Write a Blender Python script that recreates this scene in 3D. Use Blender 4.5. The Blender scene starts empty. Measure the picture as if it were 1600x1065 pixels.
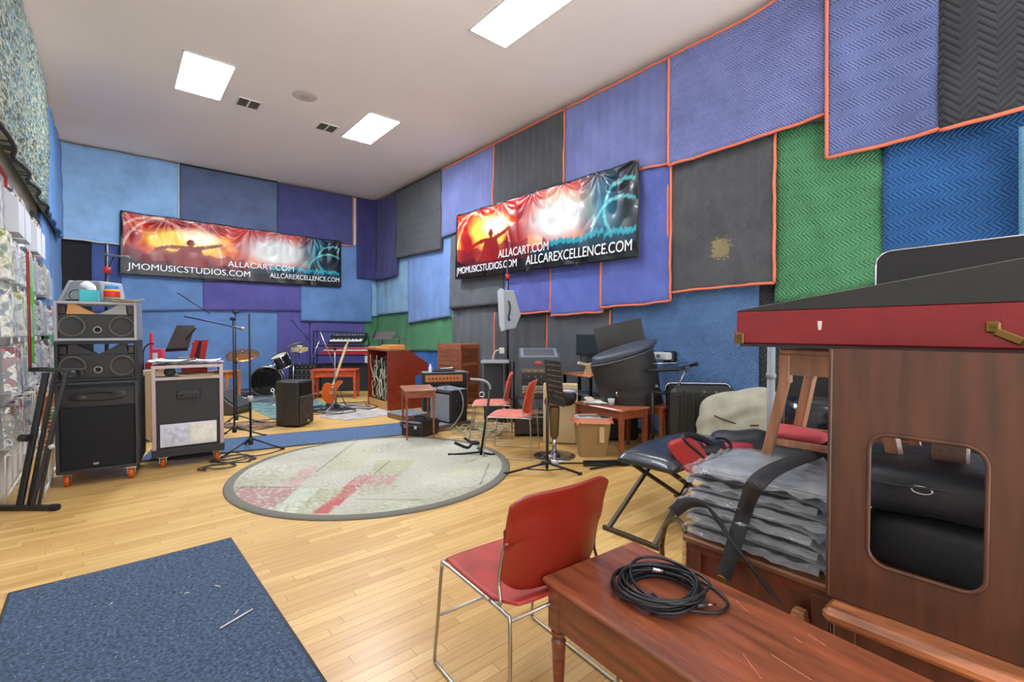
import bpy, math, random
from mathutils import Vector, Matrix, noise
SC = bpy.context.scene
COL = SC.collection
rnd = random.Random(7)
PI = math.pi
# ---------------------------------------------------------------- camera model (taken from the photograph's vanishing points)
FOC = 731.6; YAW = math.radians(40.4); PITCH = math.atan(15.5/731.6); HC = 1.32
XR = 5.2; XL = -0.69; YB = 11.48; ZC = 4.66
def ray(px, py):
    R = Vector((math.cos(YAW), -math.sin(YAW), 0))
    F = Vector((math.sin(YAW)*math.cos(PITCH), math.cos(YAW)*math.cos(PITCH), -math.sin(PITCH)))
    U = Vector((math.sin(YAW)*math.sin(PITCH), math.cos(YAW)*math.sin(PITCH), math.cos(PITCH)))
    return F + R*((px-800)/FOC) + U*((532.5-py)/FOC)
def G(px, py, z=0.0):
    d = ray(px, py); s = (z-HC)/d.z
    return Vector((d.x*s, d.y*s, z))
def onx(px, py, x):
    d = ray(px, py); s = x/d.x
    return Vector((x, d.y*s, HC+d.z*s))
def ony(px, py, y):
    d = ray(px, py); s = y/d.y
    return Vector((d.x*s, y, HC+d.z*s))
def vplane(px, py, P):
    """point of the sight line on the upright plane through P that faces the camera"""
    n = Vector((math.sin(YAW), math.cos(YAW), 0)); d = ray(px, py)
    s = n.dot(Vector((P[0], P[1], 0)))/n.dot(d)
    return Vector((d.x*s, d.y*s, HC+d.z*s))
def hz(px, py, P): return vplane(px, py, P).z
# ---------------------------------------------------------------- materials
def lin(c):
    return tuple(((v/255)/12.92 if v <= 10.3 else ((v/255+.055)/1.055)**2.4) for v in c) + (1,)
MC = {}
def mat(name, c, rough=.55, metal=0, bump=0, bs=60, var=0, vs=8, coat=0, trans=0, alpha=1, stretch=None, spec=None, sheen=0, emit=0):
    if name in MC: return MC[name]
    m = bpy.data.materials.new(name); m.use_nodes = True; nt = m.node_tree; N = nt.nodes; L = nt.links
    b = N['Principled BSDF']; b.inputs['Base Color'].default_value = lin(c)
    b.inputs['Roughness'].default_value = rough; b.inputs['Metallic'].default_value = metal
    b.inputs['Coat Weight'].default_value = coat; b.inputs['Transmission Weight'].default_value = trans
    b.inputs['Alpha'].default_value = alpha; b.inputs['Sheen Weight'].default_value = sheen
    if spec is not None: b.inputs['Specular IOR Level'].default_value = spec
    if emit: b.inputs['Emission Color'].default_value = lin(c); b.inputs['Emission Strength'].default_value = emit
    if var or bump:
        tc = N.new('ShaderNodeTexCoord'); mp = N.new('ShaderNodeMapping'); L.new(tc.outputs['Object'], mp.inputs[0])
        if stretch: mp.inputs['Scale'].default_value = stretch
    if var:
        n = N.new('ShaderNodeTexNoise'); n.inputs['Scale'].default_value = vs; n.inputs['Detail'].default_value = 5
        L.new(mp.outputs[0], n.inputs[0])
        r = N.new('ShaderNodeValToRGB'); r.color_ramp.elements[0].position = .3; r.color_ramp.elements[1].position = .7
        lo = lin(tuple(max(0, v*(1-var)) for v in c)); hi = lin(tuple(min(255, v*(1+var)+4*var) for v in c))
        r.color_ramp.elements[0].color = lo; r.color_ramp.elements[1].color = hi
        L.new(n.outputs[0], r.inputs[0]); L.new(r.outputs[0], b.inputs['Base Color'])
    if bump:
        n2 = N.new('ShaderNodeTexNoise'); n2.inputs['Scale'].default_value = bs; n2.inputs['Detail'].default_value = 3
        L.new(mp.outputs[0], n2.inputs[0]); bp = N.new('ShaderNodeBump'); bp.inputs['Strength'].default_value = bump
        bp.inputs['Distance'].default_value = .01
        L.new(n2.outputs[0], bp.inputs['Height']); L.new(bp.outputs[0], b.inputs['Normal'])
    MC[name] = m
    return m
def blanket_mat(name, c, amp=.6, per=.075, wave=.022, o='h', stain=None):
    """quilted packing blanket: zigzag stitch lines as bump, laid out in metres of cloth (UV)"""
    if name in MC: return MC[name]
    m = bpy.data.materials.new(name); m.use_nodes = True; nt = m.node_tree; N = nt.nodes; L = nt.links
    b = N['Principled BSDF']; b.inputs['Roughness'].default_value = .9; b.inputs['Specular IOR Level'].default_value = .15
    b.inputs['Sheen Weight'].default_value = .12
    tc = N.new('ShaderNodeTexCoord'); sp = N.new('ShaderNodeSeparateXYZ'); L.new(tc.outputs['UV'], sp.inputs[0])
    def mt(op, a, bb=None):
        n = N.new('ShaderNodeMath'); n.operation = op
        for i, v in enumerate((a, bb)):
            if v is None: continue
            if isinstance(v, (int, float)): n.inputs[i].default_value = v
            else: L.new(v, n.inputs[i])
        return n.outputs[0]
    i0, i1 = (0, 1) if o == 'h' else (1, 0)
    ph = mt('MULTIPLY', mt('ADD', mt('PINGPONG', sp.outputs[i0], per), sp.outputs[i1]), 2*PI/wave)
    h = mt('POWER', mt('ADD', mt('MULTIPLY', mt('SINE', ph), .5), .5), .45)
    no = N.new('ShaderNodeTexNoise'); no.inputs['Scale'].default_value = 220; L.new(tc.outputs['UV'], no.inputs[0])
    h2 = mt('ADD', h, mt('MULTIPLY', no.outputs[0], .35))
    bp = N.new('ShaderNodeBump'); bp.inputs['Strength'].default_value = amp; bp.inputs['Distance'].default_value = .011
    L.new(h2, bp.inputs['Height']); L.new(bp.outputs[0], b.inputs['Normal'])
    n1 = N.new('ShaderNodeTexNoise'); n1.inputs['Scale'].default_value = 1.7; n1.inputs['Detail'].default_value = 7; n1.inputs['Roughness'].default_value = .65
    L.new(tc.outputs['UV'], n1.inputs[0])
    r = N.new('ShaderNodeValToRGB'); r.color_ramp.elements[0].position = .28; r.color_ramp.elements[1].position = .75
    r.color_ramp.elements[0].color = lin(tuple(v*.9 for v in c)); r.color_ramp.elements[1].color = lin(tuple(min(255, v*1.1+3) for v in c))
    L.new(n1.outputs[0], r.inputs[0])
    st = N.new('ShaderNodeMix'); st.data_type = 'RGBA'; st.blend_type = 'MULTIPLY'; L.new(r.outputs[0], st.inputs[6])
    st.inputs[7].default_value = (.5, .5, .55, 1); L.new(mt('MULTIPLY', mt('SUBTRACT', 1.0, h), .7 if amp > .6 else .35), st.inputs[0])   # shade of the quilting grooves painted into the cloth colour
    last = st.outputs[2]
    if stain:
        u0, v0, rr, sc_ = stain; d = mt('SQRT', mt('ADD', mt('POWER', mt('SUBTRACT', sp.outputs[0], u0), 2.0), mt('POWER', mt('SUBTRACT', sp.outputs[1], v0), 2.0)))
        n4 = N.new('ShaderNodeTexNoise'); n4.inputs['Scale'].default_value = 26; n4.inputs['Detail'].default_value = 6; L.new(tc.outputs['UV'], n4.inputs[0])
        f = mt('MULTIPLY', mt('GREATER_THAN', mt('SUBTRACT', n4.outputs[0], mt('DIVIDE', d, rr)), .1), .75)
        s2 = N.new('ShaderNodeMix'); s2.data_type = 'RGBA'; L.new(last, s2.inputs[6]); s2.inputs[7].default_value = lin(sc_); L.new(f, s2.inputs[0]); last = s2.outputs[2]
    L.new(last, b.inputs['Base Color'])
    MC[name] = m
    return m
def wood(name, c, rough=.35, var=.2, scale=(3, 30, 30), coat=.2, bump=.05):
    return mat(name, c, rough, 0, bump, 12, var, 3, coat, stretch=scale)
# ---------------------------------------------------------------- mesh builder
def catmull(pts, n=6, closed=False):
    P = [Vector(p) for p in pts]; out = []; k = len(P)
    rng = range(k) if closed else range(k-1)
    for i in rng:
        if closed: a, b, c, d = P[(i-1) % k], P[i], P[(i+1) % k], P[(i+2) % k]
        else: a, b, c, d = P[max(i-1, 0)], P[i], P[i+1], P[min(i+2, k-1)]
        for j in range(n):
            t = j/n
            out.append(.5*((2*b)+(-a+c)*t+(2*a-5*b+4*c-d)*t*t+(-a+3*b-3*c+d)*t**3))
    if not closed: out.append(P[-1])
    return out
class MB:
    def __init__(s, M=None): s.V = []; s.F = []; s.I = []; s.S = []; s.uv = None; s.M = M or Matrix(); s.m = 0
    def _add(s, vs, fs, smooth=False):
        o = len(s.V); s.V += [tuple(s.M @ Vector(v)) for v in vs]
        for f in fs: s.F.append([o+i for i in f]); s.I.append(s.m); s.S.append(smooth)
        return s
    def box(s, c, d, rot=None, bev=0.0, taper=None):
        """c centre, d full sizes; bev chamfers all edges; taper=(tx,ty) scales the top"""
        x, y, z = (v/2 for v in d); c = Vector(c); R = rot or Matrix()
        tx, ty = taper or (1, 1)
        def sc(v): k = (v[2]+z)/(2*z) if z else 0; return Vector((v[0]*(1+(tx-1)*k), v[1]*(1+(ty-1)*k), v[2]))
        if bev <= 0:
            vs = [(-x, -y, -z), (x, -y, -z), (x, y, -z), (-x, y, -z), (-x, -y, z), (x, -y, z), (x, y, z), (-x, y, z)]
            fs = [(0, 3, 2, 1), (4, 5, 6, 7), (0, 1, 5, 4), (1, 2, 6, 5), (2, 3, 7, 6), (3, 0, 4, 7)]
            return s._add([c+R @ sc(v) for v in vs], fs)
        b = min(bev, x*.98, y*.98, z*.98); vs = []; idx = {}
        for sx in (-1, 1):
            for sy in (-1, 1):
                for sz in (-1, 1):
                    for ax in range(3):
                        v = [sx*(x-b), sy*(y-b), sz*(z-b)]; v[ax] = (sx*x, sy*y, sz*z)[ax]
                        idx[(sx, sy, sz, ax)] = len(vs); vs.append(v)
        fs = []
        for ax in range(3):
            o = [i for i in range(3) if i != ax]
            for sg in (-1, 1):
                q = []
                for a, bb in ((-1, -1), (1, -1), (1, 1), (-1, 1)):
                    k = [0, 0, 0]; k[ax] = sg; k[o[0]] = a; k[o[1]] = bb; q.append(idx[(k[0], k[1], k[2], ax)])
                fs.append(q)
        for ax in range(3):
            o = [i for i in range(3) if i != ax]
            for a in (-1, 1):
                for bb in (-1, 1):
                    q = []
                    for e, fa in ((-1, 0), (1, 0), (1, 1), (-1, 1)):
                        k = [0, 0, 0]; k[ax] = e; k[o[0]] = a; k[o[1]] = bb
                        q.append(idx[(k[0], k[1], k[2], o[fa])])
                    fs.append(q)
        for sx in (-1, 1):
            for sy in (-1, 1):
                for sz in (-1, 1): fs.append([idx[(sx, sy, sz, i)] for i in range(3)])
        # orient outward
        out = []
        for q in fs:
            P = [Vector(vs[i]) for i in q]; n = (P[1]-P[0]).cross(P[2]-P[0]); ce = sum(P, Vector())/len(P)
            out.append(q if n.dot(ce) > 0 else q[::-1])
        return s._add([c+R @ sc(v) for v in vs], out)
    def tube(s, pts, r, seg=8, closed=False, r1=None, caps=True, flat=None):
        P = [Vector(p) for p in pts]; n = len(P); rings = []
        T = []
        for i in range(n):
            a = P[(i-1) % n] if (closed or i > 0) else P[i]; b = P[(i+1) % n] if (closed or i < n-1) else P[i]
            t = (b-a); T.append(t.normalized() if t.length > 1e-9 else Vector((0, 0, 1)))
        up = Vector((0, 0, 1)) if abs(T[0].z) < .9 else Vector((1, 0, 0))
        nx = T[0].cross(up).normalized(); vs = []
        for i in range(n):
            nx = (nx-T[i]*nx.dot(T[i])).normalized(); ny = T[i].cross(nx)
            rr = r if r1 is None else r+(r1-r)*i/(n-1)
            for k in range(seg):
                a = 2*PI*k/seg; f2 = flat or 1
                vs.append(P[i]+nx*math.cos(a)*rr+ny*math.sin(a)*rr*f2)
        fs = []
        for i in range(n if closed else n-1):
            j = (i+1) % n
            for k in range(seg): fs.append((i*seg+k, i*seg+(k+1) % seg, j*seg+(k+1) % seg, j*seg+k))
        s._add(vs, fs, seg > 4)
        if caps and not closed:
            o = len(s.V)-len(vs)
            s.F.append([o+k for k in range(seg)][::-1]); s.I.append(s.m); s.S.append(False)
            s.F.append([o+(n-1)*seg+k for k in range(seg)]); s.I.append(s.m); s.S.append(False)
        return s
    def cyl(s, a, b, r, r1=None, seg=16): return s.tube([a, b], r, seg, r1=r if r1 is None else r1)
    def bar(s, a, b, w, d=None):
        """rectangular bar from a to b"""
        a = Vector(a); b = Vector(b); t = b-a; q = t.to_track_quat('Z', 'Y').to_matrix().to_4x4()
        return s.box((a+b)/2, (w, d or w, t.length), rot=q, bev=min(w, d or w)*.12)
    def lathe(s, prof, seg=24, R=None, c=(0, 0, 0)):
        R = R or Matrix(); c = Vector(c); vs = []; fs = []
        for r, z in prof:
            for k in range(seg):
                a = 2*PI*k/seg; vs.append(c+R @ Vector((r*math.cos(a), r*math.sin(a), z)))
        for i in range(len(prof)-1):
            for k in range(seg): fs.append((i*seg+k, i*seg+(k+1) % seg, (i+1)*seg+(k+1) % seg, (i+1)*seg+k))
        return s._add(vs, fs, True)
    def prism(s, poly, y0, y1, axis='y', smooth=False):
        """poly of (x,z) extruded along local y, (x,y) along z, or (y,z) along x"""
        def mk(p, t): return {'y': (p[0], t, p[1]), 'z': (p[0], p[1], t), 'x': (t, p[0], p[1])}[axis]
        n = len(poly); vs = [mk(p, y0) for p in poly]+[mk(p, y1) for p in poly]
        ar = sum(poly[i][0]*poly[(i+1) % n][1]-poly[(i+1) % n][0]*poly[i][1] for i in range(n))
        flip = (ar > 0) ^ (axis == 'y') ^ (y1 < y0)
        f0 = list(range(n)); f1 = list(range(n, 2*n)); sd = [(i, (i+1) % n, n+(i+1) % n, n+i) for i in range(n)]
        fs = [f0[::-1], f1]+sd if flip else [f0, f1[::-1]]+[q[::-1] for q in sd]
        return s._add(vs, fs, False)
    def grid(s, fn, nu, nv, smooth=True, close=False):
        vs = [fn(i/nu, j/nv) for j in range(nv+1) for i in range(nu+1)]
        fs = [(j*(nu+1)+i, j*(nu+1)+i+1, (j+1)*(nu+1)+i+1, (j+1)*(nu+1)+i) for j in range(nv) for i in range(nu)]
        return s._add(vs, fs, smooth)
    def blob(s, c, d, nu=20, nv=12, amp=.08, fr=3, seed=0, sq=1.0, R=None):
        """soft lumpy cushion / bag: superellipsoid with noise"""
        R = R or Matrix(); c = Vector(c)
        def sg(v, e): return math.copysign(abs(v)**e, v)
        def fn(u, v):
            a = 2*PI*u; b = PI*(v-.5)
            p = Vector((sg(math.cos(b), sq)*sg(math.cos(a), sq)*d[0]/2, sg(math.cos(b), sq)*sg(math.sin(a), sq)*d[1]/2, sg(math.sin(b), sq)*d[2]/2))
            k = 1+amp*noise.noise(p*fr+Vector((seed*7.3, seed*3.1, seed)))*2
            return c+R @ (p*k)
        return s.grid(fn, nu, nv)
    def build(s, name, mats, parent=None, label=None):
        me = bpy.data.meshes.new(name); me.from_pydata(s.V, [], s.F)
        for m in (mats if isinstance(mats, (list, tuple)) else [mats]): me.materials.append(m)
        me.polygons.foreach_set('material_index', s.I); me.polygons.foreach_set('use_smooth', s.S); me.update()
        o = bpy.data.objects.new(name, me); COL.objects.link(o)
        if parent is not None: o.parent = parent
        if label: o['label'] = label
        return o
def tag(o, label, cat, group=None, kind=None):
    o['label'] = label; o['category'] = cat
    if group: o['group'] = group
    if kind: o['kind'] = kind
    return o
def thing(name, label, cat, loc=(0, 0, 0), rz=0, group=None):
    o = bpy.data.objects.new(name, None); COL.objects.link(o); o.location = loc; o.rotation_euler = (0, 0, rz)
    o.empty_display_size = .1
    return tag(o, label, cat, group)
def vthing(name, label, cat, P, group=None):
    """thing at ground point P whose local x runs to the right of the view and local y away; returns (empty, q)"""
    o = thing(name, label, cat, (P[0], P[1], 0), -YAW, group)
    Ri = Matrix.Rotation(YAW, 4, 'Z')
    def q(px, py, dy=0):
        P2 = Vector((P[0], P[1], 0))+Vector((math.sin(YAW), math.cos(YAW), 0))*dy
        w = vplane(px, py, P2); l = Ri @ Vector((w.x-P[0], w.y-P[1], w.z)); return Vector((l.x, l.y, l.z))
    return o, q
def fromfront(px1, py1, px2, py2, z=0):
    """frame of a box-like thing from the two lower front corners in the photograph: centre on floor, width, rotation"""
    a = G(px1, py1, z); b = G(px2, py2, z); d = b-a
    return Vector(((a.x+b.x)/2, (a.y+b.y)/2, 0)), d.length, math.atan2(d.y, d.x)
def struct(o): o['kind'] = 'structure'; return o
def text_mesh(s, size, name, m, parent, M, ext=.001, align='LEFT', sx=1.0):
    c = bpy.data.curves.new(name, 'FONT'); c.body = s; c.size = size; c.extrude = ext; c.align_x = align
    t = bpy.data.objects.new('tmp', c); COL.objects.link(t)
    bpy.context.view_layer.update()
    me = bpy.data.meshes.new_from_object(t.evaluated_get(bpy.context.evaluated_depsgraph_get()))
    bpy.data.objects.remove(t)
    me.transform(M @ Matrix.Diagonal((sx, 1, 1, 1))); me.materials.clear(); me.materials.append(m)
    o = bpy.data.objects.new(name, me); COL.objects.link(o); o.parent = parent
    return o
def copy_tree(o, parent=None):
    c = o.copy(); COL.objects.link(c)
    if parent is not None: c.parent = parent
    for ch in [x for x in bpy.data.objects if x.parent == o]: copy_tree(ch, c)
    return c
# shared materials
BLACK = mat('black_plastic', (26, 26, 28), .45)
BLACKM = mat('black_metal', (30, 30, 32), .4, .3)
BLACKV = mat('black_tolex', (30, 31, 34), .6, bump=.3, bs=300)
GRILLE = mat('black_grille_cloth', (24, 25, 29), .9, bump=.4, bs=500)
CHROME = mat('chrome', (200, 200, 205), .15, 1)
STEEL = mat('steel_rod', (175, 172, 165), .28, 1)
ALU = mat('aluminium_edging', (180, 172, 170), .4, .6)
ORANGE = mat('orange_piping', (205, 110, 82), .8)
WHITE = mat('white_plastic', (225, 225, 222), .45)
PAPER = mat('paper', (222, 220, 212), .9, var=.06, vs=20)
REDP = mat('red_plastic', (170, 28, 28), .4)
BRASS = mat('brass', (122, 94, 50), .4, .9)
RUBBER = mat('rubber', (18, 18, 19), .8)
ORWHEEL = mat('orange_wheel', (205, 90, 20), .4)
def seg(mb, pts, r, n=4, s=8): return mb.tube(catmull(pts, n), r, s)
def caster(parent, x, y, m=ORWHEEL, r=.05):
    w = MB(); w.cyl((x-.018, y, r), (x+.018, y, r), r, seg=20); o = w.build('caster', m, parent, 'orange wheel')
    h = MB(); h.box((x, y, .115-.012), (.08, .08, .012)); h.box((x-.026, y+.005, .075), (.005, .05, .07)); h.box((x+.026, y+.005, .075), (.005, .05, .07))
    h.cyl((x-.03, y, r), (x+.03, y, r), .008, seg=8); h.build('caster_fork', CHROME, o)
    return o
# ================================================================ ROOM SHELL
YF = -2.2
def floor_mat():
    m = bpy.data.materials.new('maple_strip_floor'); m.use_nodes = True; nt = m.node_tree; N = nt.nodes; L = nt.links
    b = N['Principled BSDF']; b.inputs['Roughness'].default_value = .4; b.inputs['Specular IOR Level'].default_value = .4; b.inputs['Coat Weight'].default_value = .22; b.inputs['Coat Roughness'].default_value = .24
    tc = N.new('ShaderNodeTexCoord')
    br = N.new('ShaderNodeTexBrick'); br.offset = 0.0; br.inputs['Scale'].default_value = 1
    br.inputs['Brick Width'].default_value = .85; br.inputs['Row Height'].default_value = .058; br.inputs['Mortar Size'].default_value = .0016
    br.inputs['Mortar Smooth'].default_value = .4
    br.inputs['Color1'].default_value = lin((216, 180, 114)); br.inputs['Color2'].default_value = lin((194, 152, 88)); br.inputs['Mortar'].default_value = lin((150, 112, 66))
    sx = N.new('ShaderNodeSeparateXYZ'); L.new(tc.outputs['Object'], sx.inputs[0])
    dv = N.new('ShaderNodeMath'); dv.operation = 'DIVIDE'; L.new(sx.outputs[1], dv.inputs[0]); dv.inputs[1].default_value = .058
    fl = N.new('ShaderNodeMath'); fl.operation = 'FLOOR'; L.new(dv.outputs[0], fl.inputs[0])
    wn = N.new('ShaderNodeTexWhiteNoise'); wn.noise_dimensions = '1D'; L.new(fl.outputs[0], wn.inputs['W'])
    ml = N.new('ShaderNodeMath'); ml.operation = 'MULTIPLY_ADD'; L.new(wn.outputs['Value'], ml.inputs[0]); ml.inputs[1].default_value = 3.4; L.new(sx.outputs[0], ml.inputs[2])
    cx = N.new('ShaderNodeCombineXYZ'); L.new(ml.outputs[0], cx.inputs[0]); L.new(sx.outputs[1], cx.inputs[1]); L.new(cx.outputs[0], br.inputs[0])
    mp = N.new('ShaderNodeMapping'); mp.inputs['Scale'].default_value = (1.2, 22, 1); L.new(tc.outputs['Object'], mp.inputs[0])
    n = N.new('ShaderNodeTexNoise'); n.inputs['Scale'].default_value = 3; n.inputs['Detail'].default_value = 6; L.new(mp.outputs[0], n.inputs[0])
    r = N.new('ShaderNodeValToRGB'); r.color_ramp.elements[0].color = (.78, .76, .70, 1); r.color_ramp.elements[1].color = (1.1, 1.1, 1.1, 1)
    r.color_ramp.elements[0].position = .25; r.color_ramp.elements[1].position = .75; L.new(n.outputs[0], r.inputs[0])
    mx = N.new('ShaderNodeMix'); mx.data_type = 'RGBA'; mx.blend_type = 'MULTIPLY'; mx.inputs[0].default_value = .75
    L.new(br.outputs[0], mx.inputs[6]); L.new(r.outputs[0], mx.inputs[7])
    n3 = N.new('ShaderNodeTexNoise'); n3.inputs['Scale'].default_value = .9; n3.inputs['Detail'].default_value = 3; L.new(tc.outputs['Object'], n3.inputs[0])
    r3 = N.new('ShaderNodeValToRGB'); r3.color_ramp.elements[0].color = (.90, .87, .82, 1); r3.color_ramp.elements[1].color = (1, 1, 1, 1)
    r3.color_ramp.elements[0].position = .35; r3.color_ramp.elements[1].position = .6; L.new(n3.outputs[0], r3.inputs[0])
    m2 = N.new('ShaderNodeMix'); m2.data_type = 'RGBA'; m2.blend_type = 'MULTIPLY'; m2.inputs[0].default_value = 1
    L.new(mx.outputs[2], m2.inputs[6]); L.new(r3.outputs[0], m2.inputs[7]); L.new(m2.outputs[2], b.inputs['Base Color'])
    mp2 = N.new('ShaderNodeMapping'); mp2.inputs['Scale'].default_value = (2.5, 17, 1); L.new(tc.outputs['Object'], mp2.inputs[0])
    n2 = N.new('ShaderNodeTexNoise'); n2.inputs['Scale'].default_value = 1.2; L.new(mp2.outputs[0], n2.inputs[0])
    ad = N.new('ShaderNodeMath'); ad.operation = 'SUBTRACT'; L.new(n2.outputs[0], ad.inputs[0]); L.new(br.outputs['Fac'], ad.inputs[1])
    bp = N.new('ShaderNodeBump'); bp.inputs['Strength'].default_value = .22; bp.inputs['Distance'].default_value = .004
    L.new(ad.outputs[0], bp.inputs['Height']); L.new(bp.outputs[0], b.inputs['Normal']); L.new(bp.outputs[0], b.inputs['Coat Normal'])
    return m
WALLM = mat('white_wall_paint', (238, 235, 230), .8, bump=.06, bs=30)
CEILM = mat('ceiling_paint', (240, 232, 226), .85, bump=.04, bs=20, var=.015, vs=.6)
w = MB(); w.box(((XL+XR)/2, (YF+YB)/2, -.05), (XR-XL+.4, YB-YF+.4, .1)); struct(w.build('floor', floor_mat()))
# ceiling with the recesses cut round the lamps
PAN = [(.68, 6.82, 1.225, 7.95, 'far left'), (3.02, 6.9, 3.54, 8.06, 'far right'), (3.045, 3.2, 3.565, 4.31, 'near'),
       (.68, 3.2, 1.225, 4.31, ''), (.68, -.4, 1.225, .71, ''), (3.045, -.4, 3.565, .71, '')]
w = MB(); w.box(((XL+XR)/2, (YF+YB)/2, ZC+.06), (XR-XL+.4, YB-YF+.4, .12)); struct(w.build('ceiling', CEILM))
w = MB(); w.box((XR+.1, (YF+YB)/2, ZC/2), (.2, YB-YF+.4, ZC)); struct(w.build('wall_right', WALLM))
w = MB(); w.box((XL-.1, (YF+YB)/2, ZC/2), (.2, YB-YF+.4, ZC)); struct(w.build('wall_left', WALLM))
w = MB(); w.box(((XL+XR)/2, YB+.1, ZC/2), (XR-XL, .2, ZC)); struct(w.build('wall_back', WALLM))
TRIM = wood('trim_wood', (150, 110, 80))
w = MB(); w.box(((XL+XR)/2, YB-.012, ZC-.02), (XR-XL, .024, .035)); struct(w.build('trim_1', TRIM))
w = MB(); w.box((XR-.012, YB/2+.5, ZC-.02), (.024, YB+1.0, .035)); struct(w.build('trim_2', mat('trim_paint', (190, 110, 80), .7)))
def lampm(k):
    m = mat('lamp_diffuser_%d' % k, (238, 246, 255), .4, emit=1); m.node_tree.nodes['Principled BSDF'].inputs['Emission Strength'].default_value = k; return m
for x0, y0, x1, y1, nm in PAN:
    lab = {'far left': 'square white ceiling light panel near the left wall', 'far right': 'white ceiling light panel above the drum and organ end, right of two vents',
           'near': 'white ceiling light panel cut off by the top of the picture', '': 'white ceiling light panel out of view'}[nm]
    t = thing('ceiling_light', lab, 'ceiling light', ((x0+x1)/2, (y0+y1)/2, ZC), 0, 'ceiling light panels')
    sx, sy = x1-x0, y1-y0
    w = MB(); w.box((0, 0, -.004), (sx-.02, sy-.02, .006)); w.build('diffuser', lampm({'far left': 72, 'far right': 72, 'near': 22, '': 22 if y0 > 1 else 5}[nm]), t)
    w = MB()
    for a in (-1, 1): w.box((a*sx/2, 0, -.006), (.022, sy+.022, .012)); w.box((0, a*sy/2, -.006), (sx, .022, .012))
    w.build('frame', WHITE, t)
VM = mat('vent_grey', (120, 108, 96), .6); VD = mat('vent_dark', (60, 52, 46), .8)
for x0, y0, x1, y1, lab in ((1.41, 7.64, 1.70, 7.96, 'left square ceiling vent with two louvred halves'), (2.56, 7.72, 2.86, 8.04, 'right square ceiling vent beside the far right light panel')):
    t = thing('ceiling_vent', lab, 'vent', ((x0+x1)/2, (y0+y1)/2, ZC), 0, 'ceiling air vents')
    w = MB()
    for a in (-1, 0, 1): w.box((a*.145, 0, -.006), (.022, .31, .012))
    for a in (-1, 1): w.box((0, a*.148, -.006), (.31, .018, .012))
    w.build('frame', WHITE, t)
    w = MB(); w.box((0, 0, -.001), (.28, .28, .003)); w.build('backing', VD, t)
    w = MB()
    for i in range(11): w.box((0, -.12+i*.024, -.005), (.27, .012, .003), rot=Matrix.Rotation(.5, 4, 'X'))
    w.build('louvres', VM, t)
t = thing('ceiling_speaker', 'round off-white speaker grille set in the ceiling', 'ceiling speaker', (2.12, 7.04, ZC))
w = MB(); w.lathe([(0, -.012), (.12, -.012), (.15, -.008), (.165, 0)], 32); w.build('rim', mat('speaker_rim', (198, 190, 182), .6), t)
w = MB(); w.lathe([(0, -.016), (.05, -.016), (.06, -.0125)], 24); w.build('grille', mat('speaker_grille', (176, 170, 164), .7), t)
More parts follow.
